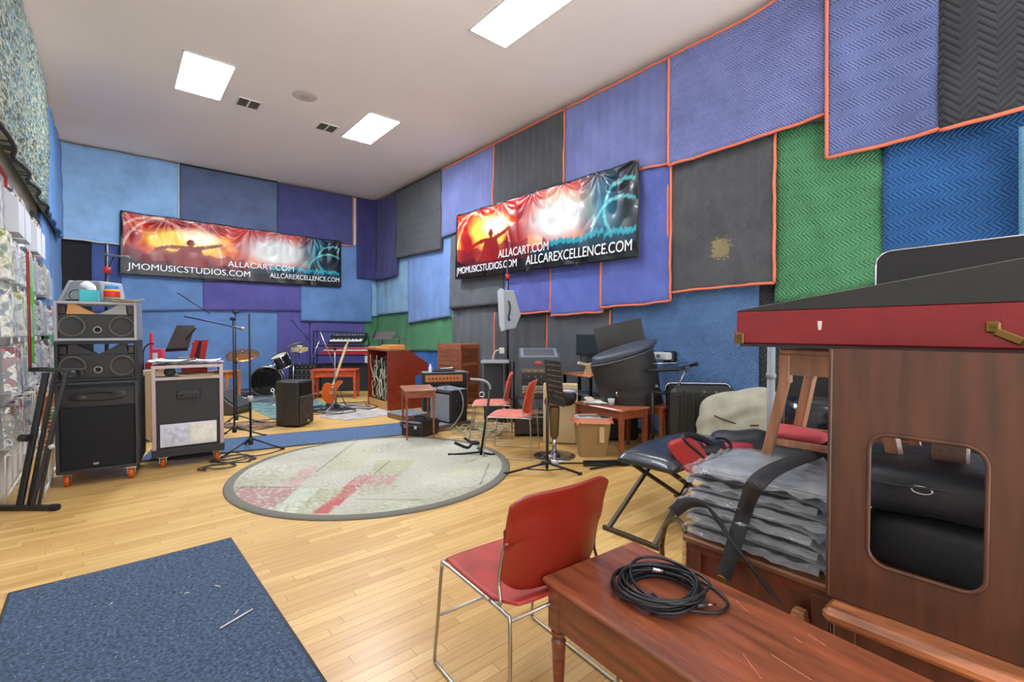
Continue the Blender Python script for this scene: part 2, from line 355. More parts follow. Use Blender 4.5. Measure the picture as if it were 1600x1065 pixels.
# ================================================================ PACKING BLANKETS
cr = lambda x: 313-(x-590)*.4929
cb = lambda x: 218+(x-92)*.1908
PIPC = {'o': ORANGE, 'w': mat('white_piping', (190, 195, 205), .8), 'k': mat('dark_piping', (30, 30, 34), .8)}
def wallpt(wl, px, py, off):
    if wl == 'R': p = onx(px, py, XR-off) if py is not None else onx(px, 600, XR-off)
    elif wl == 'L': p = onx(px, py, XL+off) if py is not None else onx(px, 600, XL+off)
    else: p = ony(px, py, YB-off) if py is not None else ony(px, 600, YB-off)
    if py is None: p.z = .04
    p.z = min(p.z, ZC-.02)
    return p
def blanket(label, m, cols, layer=0, edges='', rip=0, rf=14, wr=.02, group=None, seed=None, name='moving_blanket', th=.012, sag=None, hf=0):
    """cols: (wall, px, ytop, ybottom) of successive upright lines of the cloth, left to right"""
    off = .006+layer*.018
    seed = rnd.random()*50 if seed is None else seed
    T = [wallpt(c[0], c[1], c[2], off) for c in cols]; B = [wallpt(c[0], c[1], c[3], off) for c in cols]
    NRM = {'R': Vector((-1, 0, 0)), 'L': Vector((1, 0, 0)), 'B': Vector((0, -1, 0))}
    cum = [0]
    for i in range(1, len(T)): cum.append(cum[-1]+max(((T[i]-T[i-1]).length+(B[i]-B[i-1]).length)/2, .01))
    W = cum[-1]; H = sum((T[i]-B[i]).length for i in range(len(T)))/len(T)
    nu = max(8, int(W/.045)); nv = max(8, int(H/.05))
    def base(u):
        s = u*W
        for i in range(len(cum)-1):
            if s <= cum[i+1]+1e-9:
                k = (s-cum[i])/(cum[i+1]-cum[i]); n = NRM[cols[i][0]] if k < .5 else NRM[cols[i+1][0]]
                return T[i].lerp(T[i+1], k), B[i].lerp(B[i+1], k), n
    def P(u, v, back=False):
        a, b, n = base(min(u, 1)); p = a.lerp(b, v)
        if not back:
            q = Vector((u*W*1.1+seed, v*H*1.1, seed*.3))
            w1 = noise.noise(q*1.3)*.5+.5; w2 = abs(noise.noise(q*2.7+Vector((9, 3, 1))))
            cx = seed % 1.0
            fold = math.exp(-((u-(cx+ (v-.5)*.5))*W/.06)**2)*.5
            d = th+wr*(.6*w1+.9*w2+fold)+wr*.5*v
            if rip: d += rip*(.5+.5*math.sin(u*W*2*PI*rf/2+noise.noise(q)*1.5))*(.3+.7*v)
            if hf: d += hf*(.5+.5*math.sin(v*H*2*PI*6.0+noise.noise(q*.7)*2))
            e = noise.noise(Vector((u*W*5, seed, 1)))*.012*(1 if v > .99 else 0)
            p = p+n*d+Vector((0, 0, e))
        return p
    mb = MB(); F = [[P(i/nu, j/nv) for i in range(nu+1)] for j in range(nv+1)]
    vs = [p for r in F for p in r]; fs = [(j*(nu+1)+i, (j+1)*(nu+1)+i, (j+1)*(nu+1)+i+1, j*(nu+1)+i+1) for j in range(nv) for i in range(nu)]
    left = cols[0][0] == 'L'
    mb._add(vs, fs, True); nf = len(fs)
    rim = [(j, 0) for j in range(nv+1)]+[(nv, i) for i in range(1, nu+1)]+[(j, nu) for j in range(nv-1, -1, -1)]+[(0, i) for i in range(nu-1, 0, -1)]
    o = len(mb.V); mb._add([P(i/nu, j/nv, True) for j, i in rim], [])
    k = len(rim)
    for a in range(k):
        b = (a+1) % k; ia = rim[a][0]*(nu+1)+rim[a][1]; ib = rim[b][0]*(nu+1)+rim[b][1]
        mb.F.append([ia, ib, o+b, o+a][::-1]); mb.I.append(0); mb.S.append(False)
    ob = mb.build(name, m)
    uv = ob.data.uv_layers.new(name='UV'); n1 = (nu+1)*(nv+1)
    for pl in ob.data.polygons:
        for li in pl.loop_indices:
            vi = ob.data.loops[li].vertex_index
            if vi < n1: j, i = divmod(vi, nu+1)
            else: j, i = rim[vi-n1]
            uv.data[li].uv = (i/nu*W+seed, (1-j/nv)*H+seed)
    tag(ob, label, 'blanket', group)
    if edges:
        c = PIPC[edges[0]]; ed = {'t': [F[0][i] for i in range(nu+1)], 'b': [F[nv][i] for i in range(nu+1)], 'l': [F[j][0] for j in range(nv+1)], 'r': [F[j][nu] for j in range(nv+1)]}
        for e in edges[1:]:
            mp = MB(); mp.tube(ed[e], .016, 6)
            mp.build('piping', c, ob, {'o': 'orange edge binding', 'w': 'pale edge binding', 'k': 'dark edge binding'}[edges[0]])
    if 'stain' in label: print('STAIN', seed, W, H)
    return ob
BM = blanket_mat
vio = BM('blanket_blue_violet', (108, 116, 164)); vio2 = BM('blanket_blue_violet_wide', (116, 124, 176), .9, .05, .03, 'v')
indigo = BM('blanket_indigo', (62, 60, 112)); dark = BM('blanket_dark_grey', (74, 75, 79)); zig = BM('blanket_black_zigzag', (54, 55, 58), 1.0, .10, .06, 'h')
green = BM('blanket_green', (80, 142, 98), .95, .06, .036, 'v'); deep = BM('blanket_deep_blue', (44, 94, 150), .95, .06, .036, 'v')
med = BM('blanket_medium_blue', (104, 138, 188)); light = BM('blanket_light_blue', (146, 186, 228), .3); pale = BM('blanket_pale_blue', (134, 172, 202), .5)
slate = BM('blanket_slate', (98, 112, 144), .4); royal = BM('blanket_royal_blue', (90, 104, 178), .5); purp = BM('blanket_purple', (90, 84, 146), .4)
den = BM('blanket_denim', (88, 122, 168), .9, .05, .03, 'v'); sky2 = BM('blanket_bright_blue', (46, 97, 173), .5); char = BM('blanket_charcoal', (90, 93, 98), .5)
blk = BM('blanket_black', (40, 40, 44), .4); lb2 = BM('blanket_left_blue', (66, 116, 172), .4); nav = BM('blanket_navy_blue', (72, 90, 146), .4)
# --- back wall, lower row first
blanket('black packing blanket low in the back left corner', blk, [('B', 84, 370, None), ('B', 146, 375, None)], 0, rip=.02, rf=5)
blanket('navy blue packing blanket between the black one and the left end of the left banner', nav, [('B', 143, 375, 487), ('B', 212, 380, 487)], 1)
blanket('medium blue packing blanket below the left end of the left banner', med, [('B', 190, 420, 486), ('B', 320, 425, 484)], 2)
blanket('wide medium blue packing blanket hanging to the floor behind the drums', med, [('B', 142, 482, None), ('B', 436, 480, None)], 0, wr=.012)
blanket('purple packing blanket below the middle of the left banner', purp, [('B', 317, 438, 484), ('B', 471, 440, 486)], 3)
blanket('purple packing blanket hanging to the floor behind the keyboards', purp, [('B', 433, 478, None), ('B', 569, 470, None)], 1, wr=.015)
blanket('medium blue packing blanket under the right end of the left banner', med, [('B', 470, 380, 501), ('B', 580, 384, 503)], 4)
blanket('green corrugated packing blanket behind the music stand in the far corner', green, [('B', 567, 488, 549), ('B', 588, 488, 549), ('R', 593, 488, 549), ('R', 641, 488, 548)], 0, rip=.02, rf=12)
blanket('bright blue strip of packing blanket low behind the organ', sky2, [('R', 594, 546, None), ('R', 712, 545, None)], 0, rip=.02, rf=12)
# --- back wall, top row
blanket('light blue packing blanket with pale piping in the top left of the back wall', light, [('B', 93, cb(93)+3, 372), ('B', 180, cb(180)+3, 381), ('B', 279, cb(279)+3, 392)], 3, 'wbr', wr=.03)
blanket('slate grey packing blanket right of the light blue one, above the left banner', slate, [('B', 281, cb(281)+1, 366), ('B', 433, cb(433)+1, 400)], 2, 'kt')
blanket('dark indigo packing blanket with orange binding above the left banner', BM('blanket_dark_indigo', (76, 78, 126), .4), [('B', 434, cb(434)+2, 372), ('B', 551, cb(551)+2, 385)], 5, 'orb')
blanket('dark indigo packing blanket folded round the far corner at the ceiling', indigo, [('B', 557, cb(557)+2, 435), ('B', 580, cb(580)+2, 437), ('R', 600, cr(600)+3, 437), ('R', 622, cr(622)+2, 430)], 6, rip=.03, rf=6)
# --- right wall, bottom row
blanket('green corrugated packing blanket above the organ, right of the far corner', green, [('R', 637, 487, 548), ('R', 711, 484, 548)], 1, rip=.022, rf=9)
blanket('charcoal corrugated packing blanket behind the slatted wooden speaker cabinet', char, [('R', 710, 480, None), ('R', 777, 476, None)], 1, rip=.03, rf=8)
blanket('charcoal packing blanket with orange binding behind the sloped equipment rack', dark, [('R', 775, 488, None), ('R', 857, 488, None)], 2, 'olr', rip=.02, rf=8)
blanket('dark grey packing blanket with a coarse weave left of the black monitor', BM('blanket_grey_coarse', (96, 100, 106), .8), [('R', 857, 490, None), ('R', 955, 484, None)], 3, 'or', wr=.012)
blanket('denim blue packing blanket behind the black drum bag', den, [('R', 955, 462, None), ('R', 1070, 445, None), ('R', 1187, 430, None)], 2, wr=.02)
blanket('black zigzag quilted packing blanket low behind the canvas bag', zig, [('R', 1186, 425, None), ('R', 1300, 410, None)], 1)
blanket('black quilted packing blanket low at the right end of the wall', blk, [('R', 1290, 430, None), ('R', 1660, 400, None)], 0)
# --- right wall, middle row
blanket('pale blue packing blanket just right of the far corner, below the indigo one', pale, [('B', 578, 405, 494), ('B', 588, 405, 494), ('R', 593, 405, 492), ('R', 641, 398, 487)], 2, rip=.015, rf=5)
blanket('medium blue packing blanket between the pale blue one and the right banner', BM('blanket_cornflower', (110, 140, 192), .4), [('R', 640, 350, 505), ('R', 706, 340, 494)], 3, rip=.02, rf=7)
blanket('charcoal packing blanket under the left end of the right banner', char, [('R', 706, 354, 482), ('R', 790, 345, 474)], 4, 'ot', wr=.04)
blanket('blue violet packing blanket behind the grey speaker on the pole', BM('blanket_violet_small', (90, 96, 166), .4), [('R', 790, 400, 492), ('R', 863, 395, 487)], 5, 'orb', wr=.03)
blanket('royal blue packing blanket with orange binding below the middle of the right banner', royal, [('R', 863, 395, 493), ('R', 944, 385, 487)], 6, 'obr', wr=.02)
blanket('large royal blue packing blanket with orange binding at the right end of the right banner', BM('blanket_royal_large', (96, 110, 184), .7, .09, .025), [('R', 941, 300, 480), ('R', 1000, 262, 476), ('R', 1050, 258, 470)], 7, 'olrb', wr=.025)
blanket('green quilted packing blanket in the middle of the right wall', green, [('R', 1213, 200, 472), ('R', 1300, 190, 462), ('R', 1384, 180, 440)], 3, wr=.03, hf=.006)
blanket('deep blue quilted packing blanket above the red case', deep, [('R', 1381, 225, 450), ('R', 1480, 200, 440), ('R', 1600, 172, 430), ('R', 1690, 150, 420)], 4, wr=.03, rip=.02, rf=2.2)
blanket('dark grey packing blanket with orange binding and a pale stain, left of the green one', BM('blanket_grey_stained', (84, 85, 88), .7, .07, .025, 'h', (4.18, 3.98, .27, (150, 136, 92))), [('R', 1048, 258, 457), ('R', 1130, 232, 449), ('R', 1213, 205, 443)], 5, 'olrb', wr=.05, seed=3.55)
# --- right wall, top row
blanket('dark grey frayed packing blanket at the ceiling near the far corner', dark, [('R', 621, cr(621)+2, 404), ('R', 691, cr(691)+2, 389)], 7, 'kt', hf=.012)
blanket('blue violet packing blanket at the ceiling above the left end of the right banner', vio, [('R', 691, cr(691)+3, 372), ('R', 772, cr(772)+3, 342)], 6, 'ot')
blanket('dark grey packing blanket with orange binding above the middle of the right banner', dark, [('R', 773, cr(773)+3, 325), ('R', 884, cr(884)+3, 288)], 7, 'olrt', wr=.03)
blanket('blue violet packing blanket with orange binding above the right end of the right banner', vio, [('R', 885, cr(885)+3, 290), ('R', 1046, cr(1046)+3, 256)], 8, 'otrb')
blanket('largest blue violet packing blanket with orange binding at the ceiling', vio2, [('R', 1047, cr(1047)+3, 260), ('R', 1170, cr(1170)+3, 222), ('R', 1297, -60, 178)], 9, 'otrlb', wr=.022, hf=.008)
blanket('blue violet packing blanket hanging lower than its neighbours, right of the largest one', BM('blanket_violet_pleated', (102, 114, 162), .9, .08, .03, 'v'), [('R', 1294, -60, 249), ('R', 1385, -100, 228), ('R', 1470, -120, 205)], 10, 'olb', rip=.025, rf=3)
blanket('black packing blanket with large zigzag quilting in the top right corner', zig, [('R', 1469, -120, 207), ('R', 1545, -140, 187), ('R', 1690, -200, 148)], 11, 'ob', rip=.03, rf=1.6)
blanket('turquoise blue sliver of packing blanket at the right edge of the picture', BM('blanket_turquoise', (102, 155, 189), .8), [('R', 1592, 200, 430), ('R', 1690, 180, 430)], 14)
# --- left wall
def camo_mat():
    m = bpy.data.materials.new('leafy_camouflage_cloth'); m.use_nodes = True; nt = m.node_tree; N = nt.nodes; L = nt.links
    b = N['Principled BSDF']; b.inputs['Roughness'].default_value = .9
    tc = N.new('ShaderNodeTexCoord'); v = N.new('ShaderNodeTexVoronoi'); v.inputs['Scale'].default_value = 24
    mp = N.new('ShaderNodeMapping'); mp.inputs['Scale'].default_value = (1, 1.8, 1); mp.inputs['Rotation'].default_value = (0, 0, .7)
    L.new(tc.outputs['UV'], mp.inputs[0]); n = N.new('ShaderNodeTexNoise'); n.inputs['Scale'].default_value = 5
    L.new(mp.outputs[0], n.inputs[0]); L.new(n.outputs['Color'], v.inputs[0]) if False else L.new(mp.outputs[0], v.inputs[0])
    sp = N.new('ShaderNodeSeparateXYZ'); L.new(v.outputs['Color'], sp.inputs[0])
    r = N.new('ShaderNodeValToRGB'); r.color_ramp.interpolation = 'CONSTANT'
    cs = [(38, 46, 44), (78, 92, 84), (118, 132, 120), (70, 106, 116), (140, 140, 116), (52, 58, 52), (112, 108, 88), (92, 116, 108)]
    while len(r.color_ramp.elements) < len(cs): r.color_ramp.elements.new(.5)
    for i, c in enumerate(cs): r.color_ramp.elements[i].position = i/len(cs); r.color_ramp.elements[i].color = lin(c)
    L.new(sp.outputs[0], r.inputs[0]); L.new(r.outputs[0], b.inputs['Base Color'])
    bp = N.new('ShaderNodeBump'); bp.inputs['Strength'].default_value = .6; bp.inputs['Distance'].default_value = .02; L.new(v.outputs['Distance'], bp.inputs['Height']); L.new(bp.outputs[0], b.inputs['Normal'])
    return m
blanket('blue packing blanket low on the left wall behind the picture frames', lb2, [('L', 58, 330, 520), ('L', 84, 345, 520), ('L', 91, 370, 520)], 0, rip=.03, rf=3)
blanket('green strip of packing blanket low in the back left corner', green, [('L', 68, 490, None), ('L', 89, 490, None)], 1)
blanket('blue packing blanket hanging from the ceiling in the back left corner', lb2, [('L', 67, 140, 330), ('L', 80, 190, 350), ('L', 91, 222, 372)], 3, rip=.03, rf=3)
blanket('leafy camouflage cloth hanging along the top of the left wall', camo_mat(), [('L', -60, -300, 50), ('L', -30, -200, 160), ('L', 0, -90, 226), ('L', 30, 5, 272), ('L', 50, 70, 305), ('L', 70, 145, 338)], 4, 'kb', rip=.04, rf=2.4, name='camouflage_cloth')
# ================================================================ BANNERS
def banner(pl, lab, W0, texts, seed):
    """pl(px,py) gives world corners; grid of printed vinyl with corner colours"""
    (TL, TR, BR, BL), n = pl
    t = thing('banner', lab, 'banner', BL, 0)
    nu, nv = 220, 60
    ux = (TR-TL).normalized()
    def tone(u, v):   # u left-right, v up
        p = Vector((u*7, v*2.2, seed)); n1 = noise.fractal(p*1.2, 1.0, 2.0, 4); n2 = noise.noise(p*2.3+Vector((5, 1, 2)))
        c = Vector((.86, .22, .10)).lerp(Vector((.55, .08, .10)), max(0, min(1, .5-n1)))
        g = max(0, 1-math.hypot((u-.25)/.2, (v-.62)/.30)); c = c.lerp(Vector((1, .82, .30)), min(1, max(0, g*1.9+n1*.8)))
        g2 = max(0, 1-math.hypot((u-.30)/.11, (v-.70)/.2)); c = c.lerp(Vector((1, .96, .85)), min(1, g2*1.6))
        c = c.lerp(Vector((.75, .08, .06)), min(1, max(0, (v-.82)*3+n2*.5)))
        g3 = max(0, 1-math.hypot((u-.66)/.24, (v-.60)/.42)); c = c.lerp(Vector((.82, .82, .80)), min(1, g3*1.7))
        if u > .74: c = c.lerp(Vector((.08, .42, .52)).lerp(Vector((.02, .16, .24)), max(0, min(1, .5+n2*1.6))), min(1, (u-.74)*8))
        if u > .86: c = c.lerp(Vector((.03, .07, .09)), min(.85, (u-.86)*9))
        # streaks
        for k, (a0, cx, cy, rr) in enumerate(((.5, .93, .25, .42), (.4, .95, .55, .30), (.3, .12, .4, .55), (.3, .2, .3, .7))):
            d = abs(math.hypot((u-cx)*3.6, v-cy)-rr)
            if d < .018: c = c.lerp(Vector((.95, .9, .8)) if k > 1 else Vector((.4, .85, .85)), .6)
        # crowd and raised hands at the foot of the picture
        top = .25+.09*abs(noise.noise(Vector((u*38, seed, 0))))+.06*noise.noise(Vector((u*14, seed, 4)))
        if u > .55: top += .05*max(0, noise.noise(Vector((u*90, 2, 0))))*2
        dk = Vector((.33, .04, .07)) if u < .52 else Vector((.03, .20, .27))
        if v < top+.06 and u > .5: c = Vector((.12, .55, .62)) if u > .62 else Vector((.6, .22, .2))
        if v < top: c = dk
        if v < .17 or (v < .30-(u-.0)*1.2): c = c.lerp(Vector((.03, .02, .035)), .9)
        elif u < .5 and v < .42+.1*n2: c = c.lerp(Vector((.30, .05, .14)), .55)
        # figure with arms spread
        hu, hv = .265, .60
        if math.hypot((u-hu)*3.6, (v-hv)) < .062: c = Vector((.50, .05, .05))
        arm = .50+.10*abs(u-hu)/.14-.16*(abs(u-hu)/.14)**2*(1 if u < hu else -.2)
        if abs(u-hu) < .14 and abs(v-arm) < .035-.15*abs(u-hu)**1.3: c = Vector((.55, .08, .05))
        if abs(u-hu) < .045+(.5-v)*.10 and .2 < v < .55: c = Vector((.50, .06, .05))
        if u < .012 or u > .988 or v > .975 or v < .02: c = Vector((.03, .03, .035))
        return c
    def pt(u, v):
        p = BL.lerp(BR, u).lerp(TL.lerp(TR, u), v)
        s = 0
        for gx in (0, .17, .33, .52, .68, .84, 1):
            dx = (u-gx)*3.2; dy = 1.02-v
            an = math.atan2(dx, dy+.001); rr = math.hypot(dx, dy)
            s += .022*math.exp(-rr*1.9)*math.sin(an*11)
        s += .016*noise.noise(Vector((u*9, v*3, seed)))+.012*(math.sin(u*60+v*12)*(1-v)*max(0, .5-v))
        sag = -.03*math.sin(u*PI*5)**2*(v > .97)
        return p+n*(.035+abs(s)+.008)+Vector((0, 0, sag*.3))-BL
    mb = MB(); mb.grid(lambda u, v: pt(u, v), nu, nv)
    if (mb.V and ((Vector(mb.V[1])-Vector(mb.V[0])).cross(Vector(mb.V[nu+1])-Vector(mb.V[0]))).dot(n) < 0): mb.F = [f[::-1] for f in mb.F]
    m = bpy.data.materials.get('banner_vinyl_print')
    if not m:
        m = bpy.data.materials.new('banner_vinyl_print'); m.use_nodes = True; b = m.node_tree.nodes['Principled BSDF']
        a = m.node_tree.nodes.new('ShaderNodeVertexColor'); a.layer_name = 'print'; m.node_tree.links.new(a.outputs[0], b.inputs['Base Color'])
        b.inputs['Roughness'].default_value = .34; b.inputs['Coat Weight'].default_value = .12
    o = mb.build('sheet', m, t)
    ca = o.data.color_attributes.new('print', 'FLOAT_COLOR', 'POINT')
    for i in range(len(o.data.vertices)):
        j, k = divmod(i, nu+1); c = tone(k/nu, j/nv); ca.data[i].color = (max(0, c[0])**2.2, max(0, c[1])**2.2, max(0, c[2])**2.2, 1)
    sol = o.modifiers.new('thickness', 'SOLIDIFY'); sol.thickness = .002
    TM = mat('banner_white_lettering', (235, 235, 235), .4)
    up = (TL-BL).normalized(); wd = (BR-BL).length; ht = (TL-BL).length
    for s, u0, v0, u1, size in texts:
        sl = ((BR-BL)/wd)
        M = Matrix(((sl.x, up.x, n.x, 0), (sl.y, up.y, n.y, 0), (sl.z, up.z, n.z, 0), (0, 0, 0, 1)))
        p = (BR-BL)*u0+up*ht*v0+n*.088
        to = text_mesh(s, size, 'lettering', TM, t, Matrix.Translation(p) @ M, .001)
        xs = [v.co.dot(sl) for v in to.data.vertices]; wcur = max(xs)-min(xs); k = (u1-u0)*wd/wcur
        x0 = min(xs)
        for v in to.data.vertices:
            d = v.co.dot(sl); v.co += sl*((x0+(d-x0)*k)-d)
    for u in (0, .25, .5, .75, 1):
        for v in (0.01, .99):
            w = MB(); p = pt(min(max(u, .004), .996), v)+n*.004; w.tube([p+Vector((0, 0, 0))+ux*.012*math.cos(a)+Vector((0, 0, .012*math.sin(a))) for a in [2*PI*i/10 for i in range(10)]], .004, 5, closed=True)
            w.build('grommet', BRASS, t)
    return t
nB = Vector((0, -1, 0)); nR = Vector((-1, 0, 0)); oB = YB-.13; oR = XR-.21
banner(((ony(188, 329, oB), ony(532, 377, oB), ony(532, 449, oB), ony(186, 428, oB)), nB), 'flame coloured vinyl concert banner with white web addresses on the back wall', 4,
       [('JMOMUSICSTUDIOS.COM', .03, .085, .525, .17), ('ALLACART.COM', .42, .245, .735, .17), ('ALLCAREXCELLENCE.COM', .615, .10, .985, .15)], 1.0)
banner(((onx(717, 337, oR), onx(1002, 250, oR), onx(1002, 402, oR), onx(714, 437, oR)), nR), 'flame and turquoise vinyl concert banner with white web addresses on the right wall', 4,
       [('JMOMUSICSTUDIOS.COM', .03, .075, .45, .17), ('ALLACART.COM', .33, .22, .62, .19), ('ALLCAREXCELLENCE.COM', .50, .075, .98, .20)], 2.0)
# ================================================================ LEFT SIDE
FELT = lambda n, c: mat(n, c, .95, bump=.5, bs=400, var=.28, vs=60)
def rug_quad(label, pts, m, edge, th=.012, name='area_rug'):
    c = sum(pts, Vector())/len(pts); t = thing(name, label, 'rug', (c.x, c.y, 0))
    P = [(p.x-c.x, p.y-c.y) for p in pts]
    w = MB(); w.prism(P, 0.001, th, 'z'); w.build('pile', m, t)
    w = MB(); w.tube([(x, y, th*.6) for x, y in P], .009, 6, closed=True); w.build('border', edge, t)
    return t
def carpet_blue(n, c):
    m = mat(n, c, .97, bump=1.0, bs=260, var=.35, vs=70)
    return m
RB = carpet_blue('blue_carpet_pile', (66, 84, 108)); REDGE = mat('rug_rubber_edge', (70, 72, 78), .8)
a, b = G(15, 930), G(360, 843); d = G(505, 1065)
u = (d-b).normalized(); near = b+u*2.1; nl = a+(near-b)
rug_quad('dark blue carpet runner in the near left foreground, strewn with lint', [a, b, near, nl], RB, REDGE)
SC_ = mat('straw_white', (215, 210, 200), .6)
a, b = G(344, 981, .018), G(395, 951, .018)
w = MB(); w.tube([a-a, (b-a)*.6+Vector((.003, 0, .001)), b-a], .0035, 6); o = w.build('drinking_straw', SC_); o.location = a; tag(o, 'thin broken white plastic stick lying on the near blue carpet', 'stick')
for (p1, p2, lb) in (((367, 959), (373, 952), 'tiny white splinter lying beside the broken white stick'), ((288, 927), (296, 925), 'tiny pale scrap at the middle of the near blue carpet, left one'), ((336, 914), (344, 916), 'tiny pale scrap at the middle of the near blue carpet, right one'), ((170, 945), (176, 941), 'tiny pale scrap on the left half of the near blue carpet')):
    a, b = G(*p1, .016), G(*p2, .016); w = MB(); w.tube([a-a, b-a], .0025, 5); o = w.build('paper_scrap', SC_); o.location = a; tag(o, lb, 'scrap')
lint = MB()
A0, B0 = G(15, 930), G(360, 843); dn = (G(505, 1065)-B0)
for i in range(260):
    p = A0.lerp(B0, rnd.uniform(.02, .98))+dn*rnd.uniform(.02, 1.15); an = rnd.uniform(0, PI); l = rnd.uniform(.001, .005)
    lint.tube([(p.x, p.y, .0145), (p.x+l*math.cos(an), p.y+l*math.sin(an), .0155)], .0011, 4)
tag(lint.build('lint', SC_), 'white lint and crumbs scattered over the near blue carpet', 'lint', kind='stuff')
# far blue runner
A_, B_ = G(218, 722), G(705, 672); d = (B_-A_).normalized(); n = Vector((-d.y, d.x, 0))
rug_quad('long blue carpet runner across the room behind the round rug', [A_+n*.0, A_+n*.74, B_+n*.74+d*.1, B_], carpet_blue('blue_carpet_far', (72, 95, 128)), REDGE)
# round rug: colour blocks in rug space
def round_rug():
    t = thing('round_rug', 'large round grey-green patchwork rug with red blocks and a dark grey border', 'rug', (1.93, 4.27, 0), .0)
    m = bpy.data.materials.new('patchwork_rug_pile'); m.use_nodes = True; nt = m.node_tree; N = nt.nodes; L = nt.links; b = N['Principled BSDF']; b.inputs['Roughness'].default_value = .97
    a = N.new('ShaderNodeVertexColor'); a.layer_name = 'weave'
    nz = N.new('ShaderNodeTexNoise'); nz.inputs['Scale'].default_value = 160; tc = N.new('ShaderNodeTexCoord'); L.new(tc.outputs['Object'], nz.inputs[0])
    r = N.new('ShaderNodeValToRGB'); r.color_ramp.elements[0].color = (.7, .7, .7, 1); r.color_ramp.elements[1].color = (1.15, 1.15, 1.15, 1); r.color_ramp.elements[0].position = .35; r.color_ramp.elements[1].position = .65
    L.new(nz.outputs[0], r.inputs[0]); mx = N.new('ShaderNodeMix'); mx.data_type = 'RGBA'; mx.blend_type = 'MULTIPLY'; mx.inputs[0].default_value = 1
    L.new(a.outputs[0], mx.inputs[6]); L.new(r.outputs[0], mx.inputs[7]); L.new(mx.outputs[2], b.inputs['Base Color'])
    RX = 1.235
    ring = 150; nr = 115; vs = [(0, 0, .013)]; fs = []
    for i in range(1, nr+1):
        for k in range(ring*2): an = 2*PI*k/(ring*2); rr = RX*i/nr; vs.append((rr*math.cos(an), rr*math.sin(an), .013))
    K = ring*2
    for k in range(K): fs.append((0, 1+k, 1+(k+1) % K))
    for i in range(1, nr):
        for k in range(K): fs.append((1+(i-1)*K+k, 1+i*K+k, 1+i*K+(k+1) % K, 1+(i-1)*K+(k+1) % K))
    w = MB(); w._add(vs, fs); o = w.build('pile', m, t)
    ca = o.data.color_attributes.new('weave', 'FLOAT_COLOR', 'POINT')
    base = Vector((172, 170, 154))
    # blocks given by their corners in the photograph, turned into rug space
    def blk(pts, c, sp=0): return ([G(*p)-Vector((1.93, 4.27, 0)) for p in pts], Vector(c), sp)
    B = [blk([(560, 744), (585, 744), (513, 805), (487, 805)], (168, 92, 88), .25), blk([(560, 744), (625, 744), (610, 760), (545, 760)], (176, 140, 130), .6),
         blk([(372, 762), (468, 762), (430, 797), (352, 790)], (166, 126, 124), .5), blk([(468, 762), (500, 730), (480, 728), (440, 760)], (180, 150, 140), .5),
         blk([(500, 765), (540, 765), (487, 806), (458, 804)], (160, 160, 134), .5), blk([(590, 720), (650, 720), (628, 744), (575, 744)], (160, 160, 128), .4),
         blk([(470, 765), (500, 765), (458, 804), (425, 800)], (182, 188, 170), .1), blk([(610, 785), (660, 785), (640, 805), (560, 806)], (178, 182, 160), .3),
         blk([(720, 715), (790, 715), (760, 745), (700, 745)], (172, 172, 150), .3), blk([(540, 700), (590, 700), (560, 735), (505, 735)], (170, 170, 140), .4)]
    LN = [(G(*u_)-Vector((1.93, 4.27, 0)), G(*v_)-Vector((1.93, 4.27, 0))) for u_, v_ in (((562, 686), (494, 739)), ((585, 742), (609, 722)), ((765, 725), (750, 760)), ((556, 782), (656, 783)), ((362, 763), (447, 763)))]
    for u_, v_ in LN: u_.z = v_.z = .013
    def inside(p, Q):
        s = None
        for i in range(4):
            a, b2 = Q[i], Q[(i+1) % 4]; c = (b2.x-a.x)*(p.y-a.y)-(b2.y-a.y)*(p.x-a.x)
            if s is None: s = c > 0
            elif (c > 0) != s: return False
        return True
    for i, v in enumerate(o.data.vertices):
        p = v.co; c = base.copy(); n1 = noise.noise(Vector((p.x*2, p.y*2, 3))); c = c*(1+.10*n1)
        n3 = noise.noise(Vector((p.x*24, p.y*24, 1)))
        for Q, cc, sp in B:
            if inside(p, Q) and n3 > sp-.75: c = cc*(1+.12*n1) if sp < .4 or n3 > -.1 else cc.lerp(base, .4)
        if noise.noise(Vector((p.x*1.4+4, p.y*3, 8))) > .22 and n3 > .0: c = c.lerp(Vector((142, 136, 104)), .4)
        n5 = noise.noise(Vector((p.x*60, p.y*60, 5)))
        if noise.noise(Vector((p.x*1.1, p.y*2.6, 2))) > .1 and n5 > .15: c = c.lerp(Vector((206, 206, 196)), .35)
        if n5 < -.35: c = c.lerp(Vector((112, 106, 92)), .3)
        for la, lb_ in LN:
            dd = lb_-la; t_ = max(0, min(1, (p-la).dot(dd)/dd.dot(dd)))
            if (p-la-dd*t_).length < .006: c = c.lerp(Vector((70, 66, 58)), .6)
        l = lin(c); ca.data[i].color = l
    w = MB(); w.lathe([(RX-.035, .014), (RX-.02, .017), (RX+.03, .016), (RX+.042, .008), (RX+.042, 0)], 96); w.build('border', mat('rug_border', (110, 108, 98), .95, bump=.6, bs=200), t)
    return t
round_rug()
